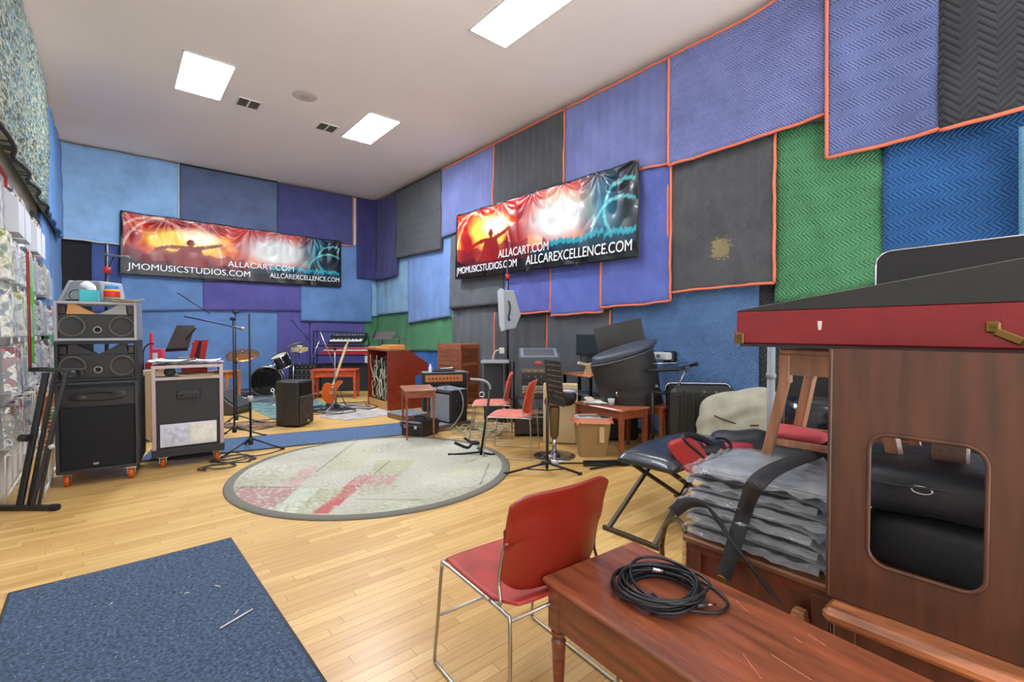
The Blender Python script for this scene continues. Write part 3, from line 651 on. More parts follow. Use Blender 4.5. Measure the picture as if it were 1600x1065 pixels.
# ---- loudspeaker tower
def front(name, lab, cat, p1, p2, z=0, group=None):
    c, w_, rz = fromfront(*p1, *p2, z); return thing(name, lab, cat, c, rz, group), w_
t, W = front('subwoofer', 'large black horn-loaded loudspeaker on orange casters at the bottom of the left tower', 'loudspeaker', (88, 742), (218, 726), .115)
rzT = t.rotation_euler.z; cT = t.location.copy(); SUBM = mat('subwoofer_black', (34, 35, 40), .6, bump=.2, bs=300)
w = MB(); z0, z1 = .115, .885; D = .55
w.box((0, D/2+.02, (z0+z1)/2), (W, D, z1-z0), bev=.008); w.build('cabinet', SUBM, t)
w = MB()
for a in (-1, 1): w.box((a*(W/2-.012), .004, (z0+z1)/2), (.024, .04, z1-z0), bev=.004)
w.box((0, .004, z0+.012), (W, .04, .024), bev=.004); w.box((0, .004, z1-.012), (W, .04, .024), bev=.004); w.build('front_frame', mat('frame_black', (44, 45, 50), .4), t)
w = MB(); w.box((0, .012, z0+.285), (W-.06, .02, .52)); w.build('grille', GRILLE, t)
w = MB()
w.prism([(-.26, .60+.075), (.26, .675), (.26, .83), (-.26, .83)], .001, .015); 
w.build('horn_panel', BLACK, t)
w = MB()
def hornf(u, v):
    a = 2*PI*u; sx = math.copysign(abs(math.cos(a))**.6, math.cos(a)); sz = math.copysign(abs(math.sin(a))**.6, math.sin(a)); k = 1-.75*v
    return Vector((sx*.19*k, -.004+.012*v-.008*math.sin(v*PI), .762+sz*.045*k))
w.grid(hornf, 32, 6); w.build('horn', mat('horn_black', (16, 16, 18), .3), t)
w = MB(); w.box((-.02, -.004, z0+.06), (.036, .004, .018), bev=.002); w.build('badge', mat('badge_grey', (150, 150, 155), .4), t)
for x in (-W/2+.06, W/2-.06):
    for y in (.04, D-.06): caster(t, x, y)
def hs(z, c): return z
def line_module(label, z0, z1, case_m, wedge_m, pap=None):
    t = thing('loudspeaker_module', label, 'loudspeaker', (cT.x, cT.y, z0), rzT); h = z1-z0; D = .42
    w = MB()
    for a in (-1, 1): w.box((a*(W/2-.012), D/2, h/2), (.024, D, h), bev=.004)
    w.box((0, D/2, .012), (W-.04, D, .024), bev=.003); w.box((0, D/2, h-.012), (W-.04, D, .024), bev=.003)
    w.build('case', case_m, t)
    hb = h*.60
    w = MB(); w.box((0, .05, .024+hb/2), (W-.05, .04, hb), bev=.004); w.build('baffle', BLACK, t)
    for sx in (-1, 1):
        w = MB(); R = Matrix.Rotation(PI/2, 4, 'X')
        w.lathe([(.078, .03), (.086, .034), (.09, .03), (.09, .02)], 32, R, (sx*.165, .05, .024+hb/2)); o = w.build('woofer_surround', mat('surround_grey', (80, 78, 72), .5), t)
        w = MB(); w.lathe([(0, .012), (.025, .016), (.03, .008), (.078, .03)], 32, R, (sx*.165, .05, .024+hb/2)); w.build('cone', mat('cone_brown', (44, 40, 37), .7), o)
        w = MB(); w.box((sx*.235, .05, h*.78), (.07, .05, h*.22), bev=.008, rot=Matrix.Rotation(sx*.25, 4, 'Z')); w.build('tweeter', mat('tweeter_brown', (52, 44, 40), .5), t)
        P = [(sx*.20, 0), (sx*.19, h*.26), (sx*.15, h*.27), (sx*.08, h*.13), (sx*.003, .0)]
        w = MB(); w.prism([(x, .026+hb+z) for x, z in P], .04, .11); w.build('waveguide', wedge_m[0 if sx < 0 else 1], t)
    w = MB(); R = Matrix.Rotation(PI/2, 4, 'X'); w.lathe([(.02, .022), (.026, .025), (.03, .022)], 24, R, (0, .05, .024+hb*.35)); w.build('port_ring', mat('ring_grey', (130, 125, 118), .4), t)
    w = MB(); w.lathe([(0, .021), (.022, .022)], 24, R, (0, .05, .024+hb*.35)); w.build('port', mat('pitch_black', (6, 6, 6), .9), t)
    return t
line_module('black open two-woofer speaker module, the middle box of the left tower', .888, 1.232, BLACKV, (BLACK, BLACK))
tm = line_module('two-woofer speaker module in a silver-edged case at the top of the left tower', 1.236, 1.575, mat('case_silver', (150, 152, 158), .4, .5), (mat('tan_cardboard', (190, 140, 90), .8), mat('grey_felt', (150, 152, 150), .8)))
ZT = 1.577
def onTower(name, lab, cat, px, py, dy, z=ZT):
    R = Matrix.Rotation(rzT, 4, 'Z'); p = vplane(px, py, cT+(R @ Vector((0, dy, 0)))); t = thing(name, lab, cat, (p.x, p.y, z), rzT); return t
# tissue box
t = onTower('tissue_box', 'turquoise tissue box with a crumpled tissue, on top of the left tower', 'tissue box', 140, 470, .2)
w = MB(); w.box((0, 0, .055), (.125, .10, .11), bev=.003); w.build('carton', mat('turquoise_card', (60, 175, 180), .6), t)
w = MB(); w.blob((0, 0, .14), (.12, .07, .09), 20, 14, .35, 14, 2); w.build('tissue', mat('tissue_white', (225, 228, 232), .9), t)
# tape rolls
zz = ZT; tc_ = [((120, 122, 104), .045, 'grey roll of tape at the bottom of the tape stack on the left tower', .060), ((190, 34, 32), .052, 'red roll of tape above the grey roll in the tape stack', .058), ((222, 170, 50), .018, 'yellow roll of tape between the red and blue rolls', .056), ((40, 130, 195), .032, 'blue roll of tape at the top of the tape stack', .050)]
for c, h, lb, r in tc_:
    o = onTower('tape_roll', lb, 'tape roll', 175, 468, .2, zz); p = o.location.copy(); bpy.data.objects.remove(o)
    w = MB(); w.lathe([(.036, 0), (r, 0), (r+.001, .003), (r+.001, h-.003), (r, h), (.036, h), (.036, 0)], 32)
    o = w.build('tape_roll', mat('tape_%d_%d' % (c[0], c[1]), c, .5)); o.location = p; tag(o, lb, 'tape roll', None); zz += h+.0005
# cable bundle
t = onTower('cable_bundle', 'small tangled black cable on top of the left tower beside the tissue box', 'cable', 116, 468, .12)
pts = [Vector((.07*math.sin(i*1.9)*(.6+.4*math.sin(i*.7)), .03*math.cos(i*2.3), .008+.012*abs(math.sin(i*1.1)))) for i in range(26)]
w = MB(); w.tube(catmull(pts, 5), .004, 6); w.build('cord', BLACK, t)
w = MB(); w.tube([(.02+.055*math.cos(a), .01, .06+.05*math.sin(a)) for a in [2*PI*i/24 for i in range(24)]], .004, 6, closed=True); w.build('loop', BLACK, t)
def papers(name, lab, loc, rz, sz, n, m=None, seed=0, spread=.02):
    t = thing(name, lab, 'papers', loc, rz); r = random.Random(seed); z = 0
    for i in range(n):
        w = MB(); dx, dy = r.uniform(-spread, spread), r.uniform(-spread, spread); an = r.uniform(-.25, .25); c, s = math.cos(an), math.sin(an); k = r.uniform(.0, .02)
        def fn(u, v, z=z, dx=dx, dy=dy, c=c, s=s, k=k):
            x = (u-.5)*sz[0]; y = (v-.5)*sz[1]; return Vector((dx+x*c-y*s, dy+x*s+y*c, z+.001+k*(2*u-1)**4))
        w.grid(fn, 8, 4); o = w.build('sheet', m or PAPER, t); so = o.modifiers.new('t', 'SOLIDIFY'); so.thickness = .002; so.offset = 1; z += .004+k*.2
    return t
p = onTower('tmp', 'x', 'x', 200, 470, .12); l = p.location.copy(); bpy.data.objects.remove(p)
papers('loose_papers', 'loose pale papers on the right end of the top of the left tower', (l.x, l.y, ZT), rzT+.2, (.2, .16), 3, mat('cream_paper', (205, 190, 160), .9), 3)
# pole speakers (left one behind tower, right one above the rack)
def pole_speaker(label, P, poly, pole_px, top_px, collar, arm=None, grille=None, flip=1, depth=.3, foot=True):
    t, q = vthing('pole_speaker', label, 'loudspeaker', P)
    GR = mat('speaker_grey_plastic', (140, 145, 150), .5); GR2 = mat('speaker_grey_light', (168, 173, 178), .45)
    pp = [q(*a) for a in poly]; w = MB(); w.prism([(a.x, a.z) for a in pp], .04, .04+depth); o = w.build('cabinet', GR, t)
    bv = o.modifiers.new('b', 'BEVEL'); bv.width = .015; bv.segments = 2
    if grille:
        gp = [q(*a) for a in grille]; w = MB(); w.prism([(a.x, a.z) for a in gp], .025, .055+depth); o2 = w.build('front_rim', GR2, t); bv = o2.modifiers.new('b', 'BEVEL'); bv.width = .01; bv.segments = 2
    a = q(pole_px, 700); a.z = 0.03; b = q(pole_px, top_px)
    w = MB(); w.cyl((a.x, .05+depth, .03), (b.x, .05+depth, b.z), .018); w.build('pole', BLACKM, t)
    for k in range(3):
        an = 2*PI*k/3+.4; w = MB(); w.bar((a.x, .05+depth, .32), (a.x+.4*math.cos(an), .05+depth+.4*math.sin(an), .02), .022, .012); w.build('leg', BLACKM, t)
    cz = q(pole_px, collar); w = MB(); w.cyl((cz.x, .05+depth, cz.z-.035), (cz.x, .05+depth, cz.z+.035), .035); w.build('collar', REDP, t, 'red clamp collar')
    if arm:
        a1, a2 = q(*arm[0]), q(*arm[1]); w = MB(); w.tube([(a1.x, .05+depth-.02, a1.z), (a2.x, .0, a2.z)], .012, 8); w.build('cross_arm', mat('arm_grey', (120, 122, 124), .3, .7), t)
        w = MB(); m1 = q(*arm[2]); m2 = Vector(((a1.x*.6+a2.x*.4), 0, a1.z*.6+a2.z*.4)); w.tube([(m1.x, .04+depth, m1.z), (m2.x, (.03+depth)*.6, m2.z)], .007, 6); w.build('brace', BLACKM, t)
    return t, q
PS = Vector((.05, 6.5, 0))
pole_speaker('grey tapered loudspeaker on a tall pole behind the left tower', PS, [(86, 470), (106, 440), (112, 437), (150, 438), (157, 470)], 122, 372, 415, ((122, 389), (202, 402), (127, 410)), [(84, 471), (103, 437), (108, 438), (90, 472)])
PS2 = Vector((4.42, 5.2, 0))
pole_speaker('grey tapered loudspeaker clamped on a pole above the sloped equipment rack', PS2, [(781, 452), (803, 453), (814, 492), (806, 513), (786, 516)], 793, 398, 428, None, [(777, 455), (781, 450), (787, 451), (789, 516), (783, 518), (780, 508)])
t2 = bpy.data.objects['pole_speaker.001']; Ri = Matrix.Rotation(YAW, 4, 'Z')
a1 = Ri @ (vplane(796, 462, PS2)-PS2); w = MB(); seg(w, [(a1.x-.01, .03, hz(796, 470, PS2)), (a1.x+.01, -.01, hz(796, 480, PS2)), (a1.x-.01, -.01, hz(796, 495, PS2)), (a1.x, .03, hz(796, 500, PS2))], .012); w.build('handle', BLACK, t2)
# ---- folded X keyboard stand leaning at left
a, b = G(-5, 797), G(88, 797); c = (a+b)/2; dirv = (b-a).normalized(); rz = math.atan2(dirv.y, dirv.x)
t = thing('keyboard_stand', 'folded black X keyboard stand leaning by the left wall in front of the tower', 'keyboard stand', (c.x, c.y, 0), rz)
P0 = Vector((c.x, c.y, 0)); Li = Matrix.Rotation(-rz, 4, 'Z')
n_ = Vector((math.sin(YAW), math.cos(YAW), 0))
def kq(px, py, dy=0): w_ = vplane(px, py, P0+n_*dy); return Li @ (w_-P0)
SM = mat('stand_black', (36, 37, 38), .45, .2)
def kpart(nm, p1, p2, wd, dp=.02, d1=0, d2=0, m=SM):
    w = MB(); w.bar(kq(*p1, d1), kq(*p2, d2), wd, dp); return w.build(nm, m, t)
f1, f2 = Li @ (G(-5, 797)-P0), Li @ (G(88, 797)-P0)
w = MB(); w.bar(f1+Vector((0, 0, .022)), f2+Vector((0, 0, .022)), .04, .032); w.build('foot_bar', SM, t)
w = MB(); w.cyl(f2+Vector((-.035, 0, .022)), f2+Vector((.012, 0, .022)), .026); w.build('foot_cap', RUBBER, t)
kpart('top_bar', (50, 577), (130, 579), .028, .03, .3, .1); kpart('top_pad', (48, 577), (74, 577), .036, .034, .3, .25, RUBBER); kpart('top_clamp', (112, 582), (122, 586), .05, .04, .1, .1)
kpart('leg', (30, 793), (72, 582), .042, .025, .02, .25); kpart('leg', (45, 793), (86, 583), .03, .02, .05, .23)
kpart('leg', (50, 793), (104, 582), .035, .025, .0, .12); kpart('leg', (60, 793), (90, 640), .028, .02, .03, .1)
w = MB(); k1 = kq(45, 683, .12); w.cyl(k1+Vector((-.04, -.02, 0)), k1+Vector((.02, -.02, 0)), .028); w.build('pivot_knob', BLACK, t)
w = MB(); w.bar(kq(79, 695, .05), kq(82, 700, .05), .022, .03); w.build('sticker', mat('sticker_silver', (190, 190, 190), .4), t)
# ---- brochure holders, pictures and wire rack on the left wall
CLEAR = mat('clear_acrylic', (235, 240, 245), .1, alpha=.13)
covs = [(120, 124, 132), (196, 188, 160), (84, 90, 98), (196, 200, 206), (70, 80, 98), (150, 152, 140), (204, 190, 140), (90, 98, 90)]
def cover(i):
    k = i % 8; nm = 'printed_cover_%d' % k
    if nm in MC: return MC[nm]
    m = mat(nm, covs[k], .5, var=.1, vs=14); nt = m.node_tree; r = [n for n in nt.nodes if n.type == 'VALTORGB'][0]; r.color_ramp.interpolation = 'CONSTANT'
    acc = [(40, 60, 90), (170, 60, 50), (60, 64, 70), (110, 140, 80), (150, 120, 70), (34, 36, 40), (90, 110, 140), (120, 50, 60)][k]
    for p, c in ((.40, acc), (.47, covs[(k+3) % 8]), (.53, (225, 225, 220)), (.60, covs[k])): e = r.color_ramp.elements.new(p); e.color = lin(c)
    r.color_ramp.elements[0].color = lin(covs[(k+1) % 8]); return m
rows = [(2.15, 'topmost'), (1.72, 'second'), (1.27, 'third'), (.83, 'fourth'), (.40, 'lowest')]
cols_y = [5.45+.42*i for i in range(8)]
ordn = ['nearest', 'second nearest', 'third nearest', 'fourth nearest', 'fourth farthest', 'third farthest', 'second farthest', 'farthest']
for ri, (z, rn) in enumerate(rows):
    for ci, y in enumerate(cols_y):
        if ri == 0 and ci in (0, 3, 6, 7): continue
        h = .38 if ri < 4 else .34; dp = .09 if (ri+ci) % 3 else .13
        t = thing('brochure_holder', 'clear brochure holder in the %s row on the left wall, %s of its row' % (rn, ordn[ci]), 'brochure holder', (XL+.004, y, z), 0, 'brochure holders on the left wall')
        w = MB(); pw = .34
        w.box((.003, 0, h/2), (.005, pw, h)); w.box((dp, 0, h*.36), (.004, pw, h*.72))
        for a in (-1, 1): w.prism([(.0, .0), (dp, 0), (dp, h*.72), (.0, h)], a*pw/2-.002, a*pw/2+.002)
        w.box((dp/2, 0, .003), (dp, pw, .005)); w.build('pocket', CLEAR if ri else mat('grey_card', (190, 192, 198), .7), t)
        w = MB(); hh = h*(.92+.1*((ri*3+ci*5) % 4)/4); w.box((dp*.5, 0, .01+hh/2), (dp*.55, pw*.86, hh), rot=Matrix.Rotation(-.04, 4, 'Y')); w.build('brochures', cover(ri*3+ci*5), t)
def frame(lab, y0, y1, z0, z1, c, art, dp=.03):
    t = thing('picture_frame', lab, 'picture frame', (XL+.004, (y0+y1)/2, z0)); hw = (y1-y0)/2; H = z1-z0; m = mat('frame_%d_%d' % (c[0], c[1]), c, .4)
    for nm, bx in (('side', ((dp/2, -hw, H/2), (dp, .03, H))), ('side', ((dp/2, hw, H/2), (dp, .03, H))), ('rail', ((dp/2, 0, .015), (dp, hw*2, .03))), ('rail', ((dp/2, 0, H-.015), (dp, hw*2, .03)))):
        w = MB(); w.box(*bx, bev=.003); w.build(nm, m, t)
    w = MB(); w.box((.008, 0, H/2), (.01, hw*2-.03, H-.03)); w.build('picture', mat('picture_'+art[0], art[1], .4, var=.4, vs=14), t)
frame('red-framed picture at the near end of the left wall, above the brochure holders', 4.9, 5.72, 1.75, 2.62, (150, 40, 36), ('grey', (150, 150, 150)))
frame('dark-framed tall picture at the far end of the upper brochure rows', 8.72, 9.2, 1.75, 2.75, (50, 44, 46), ('pinkish', (200, 150, 140)))
frame('thin black-framed document between the upper brochure holders', 7.46, 8.0, 2.12, 2.66, (60, 62, 64), ('document', (205, 205, 196)))
w = MB(); w.box((0, 0, .28), (.02, .03, .95), bev=.004); o = w.build('plastic_strip', mat('lime_green_plastic', (96, 180, 70), .5)); o.location = (XL+.12, 6.18, 1.22); tag(o, 'lime green upright plastic strip between brochure holders on the left wall', 'strip')
w = MB(); w.box((0, 0, .28), (.02, .025, 1.0), bev=.004); o = w.build('plastic_strip', mat('dark_red_plastic', (140, 36, 34), .5)); o.location = (XL+.14, 5.74, 1.22); tag(o, 'dark red upright plastic strip at the near end of the left wall', 'strip')
t = thing('wire_rack', 'white wire floor rack of clear bins along the foot of the left wall', 'rack', (XL+.02, 6.6, 0)); WW = mat('white_wire', (228, 230, 232), .4)
for z in (.05, .36):
    w = MB(); w.tube([(.24, -1.4, z), (.24, 1.5, z)], .009, 6); w.build('rail', WW, t); w = MB(); w.tube([(.03, -1.4, z), (.03, 1.5, z)], .009, 6); w.build('rail', WW, t)
for k in range(11):
    y = -1.4+k*.29; w = MB(); w.tube([(.03, y, .0), (.03, y, .37), (.24, y, .37), (.24, y, .0)], .007, 6); w.build('upright', WW, t)
t = thing('wall_outlet', 'small white wall plate with a yellow adaptor beside the left tower', 'outlet', (XL+.002, 9.0, .95))
w = MB(); w.box((.01, 0, .0), (.012, .3, .12), bev=.003); w.build('plate', WHITE, t); w = MB(); w.cyl((.02, -.1, 0), (.06, -.3, .03), .025); w.build('adaptor', mat('yellow_plastic', (215, 190, 60), .5), t)
# small wooden table behind tower
def table(name, lab, loc, rz, w_, d_, h, m, mt=None, apr=.09, leg=.04, taper=.65, over=.015, turned=False, overl=None, cat='table'):
    t = thing(name, lab, cat, loc, rz)
    w = MB(); w.box((0, 0, h-.011), (w_+2*over, d_+2*over, .022), bev=.005); w.build('top', mt or m, t)
    w = MB()
    for a in (-1, 1): w.box((a*(w_/2-leg/2), 0, h-.022-apr/2), (.018, d_-leg, apr)); w.box((0, a*(d_/2-leg/2), h-.022-apr/2), (w_-leg, .018, apr))
    w.build('apron', m, t)
    for sx in (-1, 1):
        for sy in (-1, 1):
            x, y = sx*(w_/2-leg/2), sy*(d_/2-leg/2); w = MB()
            if turned:
                w.box((x, y, h-.022-apr/2-.005), (leg, leg, apr+.01), bev=.002)
                hh = h-.032-apr; r = leg/2
                w.lathe([(r*.5, 0), (r*.55, .012), (r*.42, .03), (r*.55, .05), (r*.85, hh*.80), (r*.6, hh*.84), (r*.95, hh*.87), (r*.95, hh*.90), (r*.62, hh*.93), (r*.98, hh*.97), (r*.98, hh)], 16, None, (x, y, 0))
            else: w.box((x, y, (h-.022)/2), (leg*taper, leg*taper, h-.022), bev=.002, taper=(1/taper, 1/taper))
            w.build('leg', m, t)
    return t
WR = wood('reddish_wood', (134, 70, 42)); WO = wood('orange_wood', (188, 112, 60)); WBN = wood('brown_wood', (120, 66, 42))
table('side_table', 'small orange-brown wooden table half hidden behind the left tower', (-.30, 7.35, 0), 0, .6, .5, .62, WO)
# ---- amp rack on casters
t, W = front('equipment_rack', 'black equipment rack with pinkish metal edges on orange casters, papers on top', 'rack', (238, 714), (350, 700), .12)
RK = t; rk_rz = t.rotation_euler.z; z0 = .115; zs = .86; zt = .985; D = .5
SH = mat('rack_black', (40, 41, 43), .6, bump=.15, bs=200); ED = mat('pinkish_aluminium', (176, 158, 156), .45, .5)
w = MB(); w.box((0, D/2+.01, (z0+zs)/2), (W-.02, D, zs-z0-.02)); w.build('body', SH, t)
for a in (-1, 1):
    w = MB(); w.box((a*(W/2-.017), .0, (z0+zt)/2), (.034, .03, zt-z0), bev=.003); w.build('edge', ED, t)
    w = MB(); w.box((a*(W/2-.006), D/2, (zs+zt)/2), (.012, D, zt-zs)); w.build('side_panel', SH, t)
for z in (zs, zt-.012):
    w = MB(); w.box((0, 0, z), (W-.06, .03, .03), bev=.003); w.build('edge', ED, t)
w = MB(); w.box((0, D/2, zt-.005), (W, D, .012)); w.build('top_shelf', ED, t)
w = MB(); w.box((0, -.002, z0+.03), (W+.01, .05, .075), bev=.006); w.build('bottom_rail', SH, t)
w = MB(); w.box((0, -.004, .70), (.19, .012, .085), bev=.006); o = w.build('handle_plate', mat('plate_dark', (24, 24, 26), .4), t)
w = MB(); seg(w, [(-.06, -.01, .695), (-.055, -.03, .69), (.055, -.03, .69), (.06, -.01, .695)], .009); w.build('handle', BLACK, o)
w = MB(); w.box((0, -.004, .31), (.46, .004, .22), bev=.002); w.build('window', mat('acrylic_sheet', (206, 208, 220), .25, coat=.3), t)
w = MB(); w.box((-.10, -.008, .30), (.2, .003, .17)); w.build('paper', mat('paper_lilac', (190, 192, 208), .8, var=.15, vs=20), t)
w = MB(); w.box((.12, -.008, .315), (.22, .003, .19)); w.build('paper', PAPER, t)
for x in (-W/2+.08, W/2-.06):
    for y in (.05, D-.06): caster(t, x, y)
def onRack(x, y, z): return RK.location+Matrix.Rotation(rk_rz, 4, 'Z') @ Vector((x, y, z))
papers('paper_stack', 'messy stack of papers and magazines on the left of the equipment rack top', onRack(-.12, .2, zt+.003), rk_rz, (.3, .3), 7, mat('magazine', (170, 176, 170), .6, var=.5, vs=14), 5, .05)
papers('paper_stack', 'messy pile of leaflets on the right of the equipment rack top', onRack(.17, .16, zt+.003), rk_rz, (.22, .28), 6, mat('leaflet', (150, 150, 158), .6, var=.6, vs=18), 9, .04)
o = papers('paper_stack', 'papers stuffed in the open shelf of the equipment rack', onRack(.1, .14, zs+.002), rk_rz, (.3, .25), 5, mat('yellowed_paper', (214, 196, 150), .8, var=.1), 4, .06)
w = MB(); w.blob((0, 0, .05), (.1, .09, .09), amp=.1); o = w.build('pouch', mat('olive_cloth', (80, 82, 70), .8)); o.location = onRack(-.15, .14, zs+.004); tag(o, 'dark olive rounded pouch in the open shelf of the equipment rack', 'pouch')
w = MB(); w.box((0, 0, .035), (.22, .2, .07), bev=.004); o = w.build('card_box', mat('red_card', (185, 40, 40), .6)); o.location = onRack(.06, .36, zs+.003); o.rotation_euler = (0, 0, rk_rz); tag(o, 'red flat box at the back of the rack shelf', 'box')
w = MB(); w.box((0, 0, .03), (.1, .08, .06), bev=.004); o = w.build('calculator', mat('grey_green_device', (100, 106, 98), .5)); o.location = onRack(-.03, .44, zt+.002); tag(o, 'small grey desk device on the back of the equipment rack top', 'device')
# ---- music stand + boom mic behind rack
P = Vector((1.02, 6.75, 0)); t, q = vthing('music_stand', 'black music stand with a tilted desk behind the equipment rack', 'music stand', P)
w = MB(); pp = [q(274, 508, .1), q(297, 510, .1), q(290, 543, 0), q(258, 545, 0)]
def desk(mb, pp, th=.006):
    n = (pp[1]-pp[0]).cross(pp[3]-pp[0]).normalized()*th; vs = list(pp)+[p+n for p in pp]
    mb._add(vs, [(0, 1, 2, 3), (7, 6, 5, 4), (0, 4, 5, 1), (1, 5, 6, 2), (2, 6, 7, 3), (3, 7, 4, 0)])
desk(w, [q(276, 508, .1), q(304, 508, .12), q(294, 544, .02), q(259, 546, 0)]); w.build('desk', mat('stand_brown_black', (62, 52, 48), .5), t)
w = MB(); w.bar(q(259, 547), q(296, 545, .02)-Vector((0, .03, 0)), .006, .04); w.build('lip', BLACK, t)
w = MB(); w.bar(q(290, 530, .06), q(306, 512, .1), .03, .02); w.build('bracket', BLACK, t)
w = MB(); a = q(302, 535, .12); w.cyl((a.x, a.y, .02), (a.x, a.y, a.z), .012); w.build('pole', BLACKM, t)
for k in range(3): w = MB(); an = k*2.09+.3; w.bar((a.x, a.y, .2), (a.x+.28*math.cos(an), a.y+.28*math.sin(an), .01), .016, .01); w.build('leg', BLACKM, t)
def mic_stand(label, P, pole_px, top, boom=None, mic=True, col=BLACKM, base='tripod', rr=.011, legr=.34, cat='microphone stand', footz=0, knob=None, px0=None, rot=.3):
    t, q = vthing('microphone_stand', label, cat, P); a = q(pole_px, top)
    w = MB(); w.cyl((0, 0, .10), (0, 0, a.z), rr, rr*.75, 10); t_ = w.build('pole', col, t)
    for k in range(3):
        an = k*2.094+rot; w = MB(); w.tube([(0, 0, .14), (legr*math.cos(an), legr*math.sin(an), .012)], .009, 8); o = w.build('leg', col, t)
        w = MB(); w.cyl((legr*math.cos(an)*.95, legr*math.sin(an)*.95, .016), (legr*math.cos(an)*1.05, legr*math.sin(an)*1.05, .012), .014, seg=8); w.build('rubber_foot', RUBBER, o)
    w = MB(); w.cyl((0, 0, .07), (0, 0, .15), .026); w.build('hub', BLACK, t)
    if boom:
        b1, b2, dy = boom; p1, p2 = q(*b1, dy), q(*b2, 0); w = MB(); w.tube([p1, p2], .007, 8); w.build('boom', col, t)
        w = MB(); w.cyl((0, -.03, a.z), (0, .03, a.z), .022, seg=10); w.build('clutch', BLACK, t)
        if mic:
            d = (p2-p1).normalized(); w = MB(); w.cyl(p2-d*.02, p2+d*.11, .012, .016, 10); o = w.build('microphone', mat('mic_grey', (110, 110, 112), .4, .4), t)
            w = MB(); w.blob(p2+d*.13, (.045, .045, .045), 12, 8, 0); w.build('mic_head', mat('mic_mesh', (160, 160, 160), .5, .6), o)
    if knob:
        z, m, r = knob; w = MB(); w.lathe([(0, 0), (r*.7, .0), (r, .02), (r, .05), (r*.6, .07), (0, .07)], 16, None, (0, 0, z)); w.build('clamp', m, t)
    return t, q
mic_stand('black boom microphone stand behind the equipment rack, boom pointing up left', Vector((1.3, 7.5, 0)), 321, 488, ((277, 457), (328, 490), 0), False)
mic_stand('boom microphone stand over the equipment rack with a silver microphone aimed right', Vector((1.12, 6.6, 0)), 308, 498, ((288, 494), (363, 510), 0), True)
t, q = mic_stand('straight black microphone stand with a grey clamp standing at the edge of the round rug', G(392, 704), 392, 490, None, knob=(.54, mat('clamp_grey', (150, 150, 152), .5), .035), legr=.33, rr=.013, rot=.15)
# red folder & pink object on/behind rack
P = Vector((1.0, 6.42, 0)); t, q = vthing('ring_binder', 'red upright folder with a black spine propped behind the equipment rack', 'folder', P)
w = MB(); desk(w, [q(304, 531, .06), q(311, 531, .06), q(302, 562), q(294, 562)], .02); desk(w, [q(316, 531, .06), q(324, 531, .06), q(318, 562), q(311, 562)], .02); w.build('cover', REDP, t)
w = MB(); desk(w, [q(311, 532, .07), q(316, 532, .07), q(311, 562, .01), q(302, 562, .01)], .02); w.build('spine', BLACK, t)
P = Vector((.52, 6.9, 0)); t, q = vthing('pink_stand', 'pink and white upright bracket between the tower and the equipment rack', 'bracket', P); PK = mat('pink_plastic', (210, 60, 90), .5)
def slab(nm, t, q, box, m, dy=0, dp=.06, bev=True):
    x0, y0, x1, y1 = box; a, b = q(x0, y0, dy), q(x1, y1, dy); w = MB(); w.box(((a.x+b.x)/2, dy+dp/2, (a.z+b.z)/2), (abs(b.x-a.x), dp, abs(a.z-b.z)), bev=.004 if bev else 0); return w.build(nm, m, t)
slab('post', t, q, (233, 520, 238, 563), PK, dp=.03); slab('body', t, q, (238, 545, 252, 563), PK); slab('label_panel', t, q, (238, 551, 246, 562), WHITE, -.004, .01); slab('foot', t, q, (226, 566, 250, 577), REDP, 0, .2)
w = MB(); a, b, c, d = q(224, 577), q(224, 548), q(233, 537), q(240, 537); seg(w, [a, b, c, d], .008); w.build('hoop', BLACK, t)
w = MB(); a = q(240, 577, .1); w.box((a.x, .1, a.z/2), (.22, .25, a.z-.02)); w.build('pedestal', mat('beige_box', (214, 190, 150), .7), t)
# red electric organ box / speaker behind between tower and rack
P = G(228, 662); t, q = vthing('monitor_wedge', 'black floor cabinet visible between the left tower and the equipment rack', 'cabinet', P)
slab('cabinet', t, q, (219, 600, 240, 661), BLACKV, 0, .5); slab('trim', t, q, (219, 628, 240, 632), mat('grey_line', (130, 132, 134), .4), -.01, .01)
# ================================================================ FAR MIDDLE: rugs, drums, PA, keyboards
def flat_rug(lab, pts, m, name='area_rug', th=.008):
    c = sum(pts, Vector())/len(pts); w = MB(); w.prism([(p.x-c.x, p.y-c.y) for p in pts], .001, th, 'z')
    o = w.build(name, m); o.location = (c.x, c.y, 0); tag(o, lab, 'rug'); return o
flat_rug('grey-green rug with pale leaf shapes under the front of the drum kit', [G(384, 634), G(430, 656), G(470, 650), G(520, 632), G(480, 622), G(400, 622)], mat('grey_green_rug', (88, 116, 112), .95, var=.3, vs=5))
flat_rug('pale worn rug covered in cables between the floor speaker and the organ', [G(500, 652), G(540, 657), G(626, 647), G(600, 640), G(560, 632), G(510, 630)], mat('pale_worn_rug', (156, 148, 142), .95, var=.15, vs=5))
flat_rug('dark patterned mat beneath the drum kit', [G(352, 618), G(372, 634), G(470, 622), G(500, 612), G(470, 604), G(380, 604)], mat('drum_mat', (84, 82, 86), .95, var=.4, vs=8), 'drum_mat', .006)
DB = mat('drum_shell_black', (20, 24, 30), .2, coat=.5); HEAD = mat('drum_head_white', (214, 204, 178), .6)
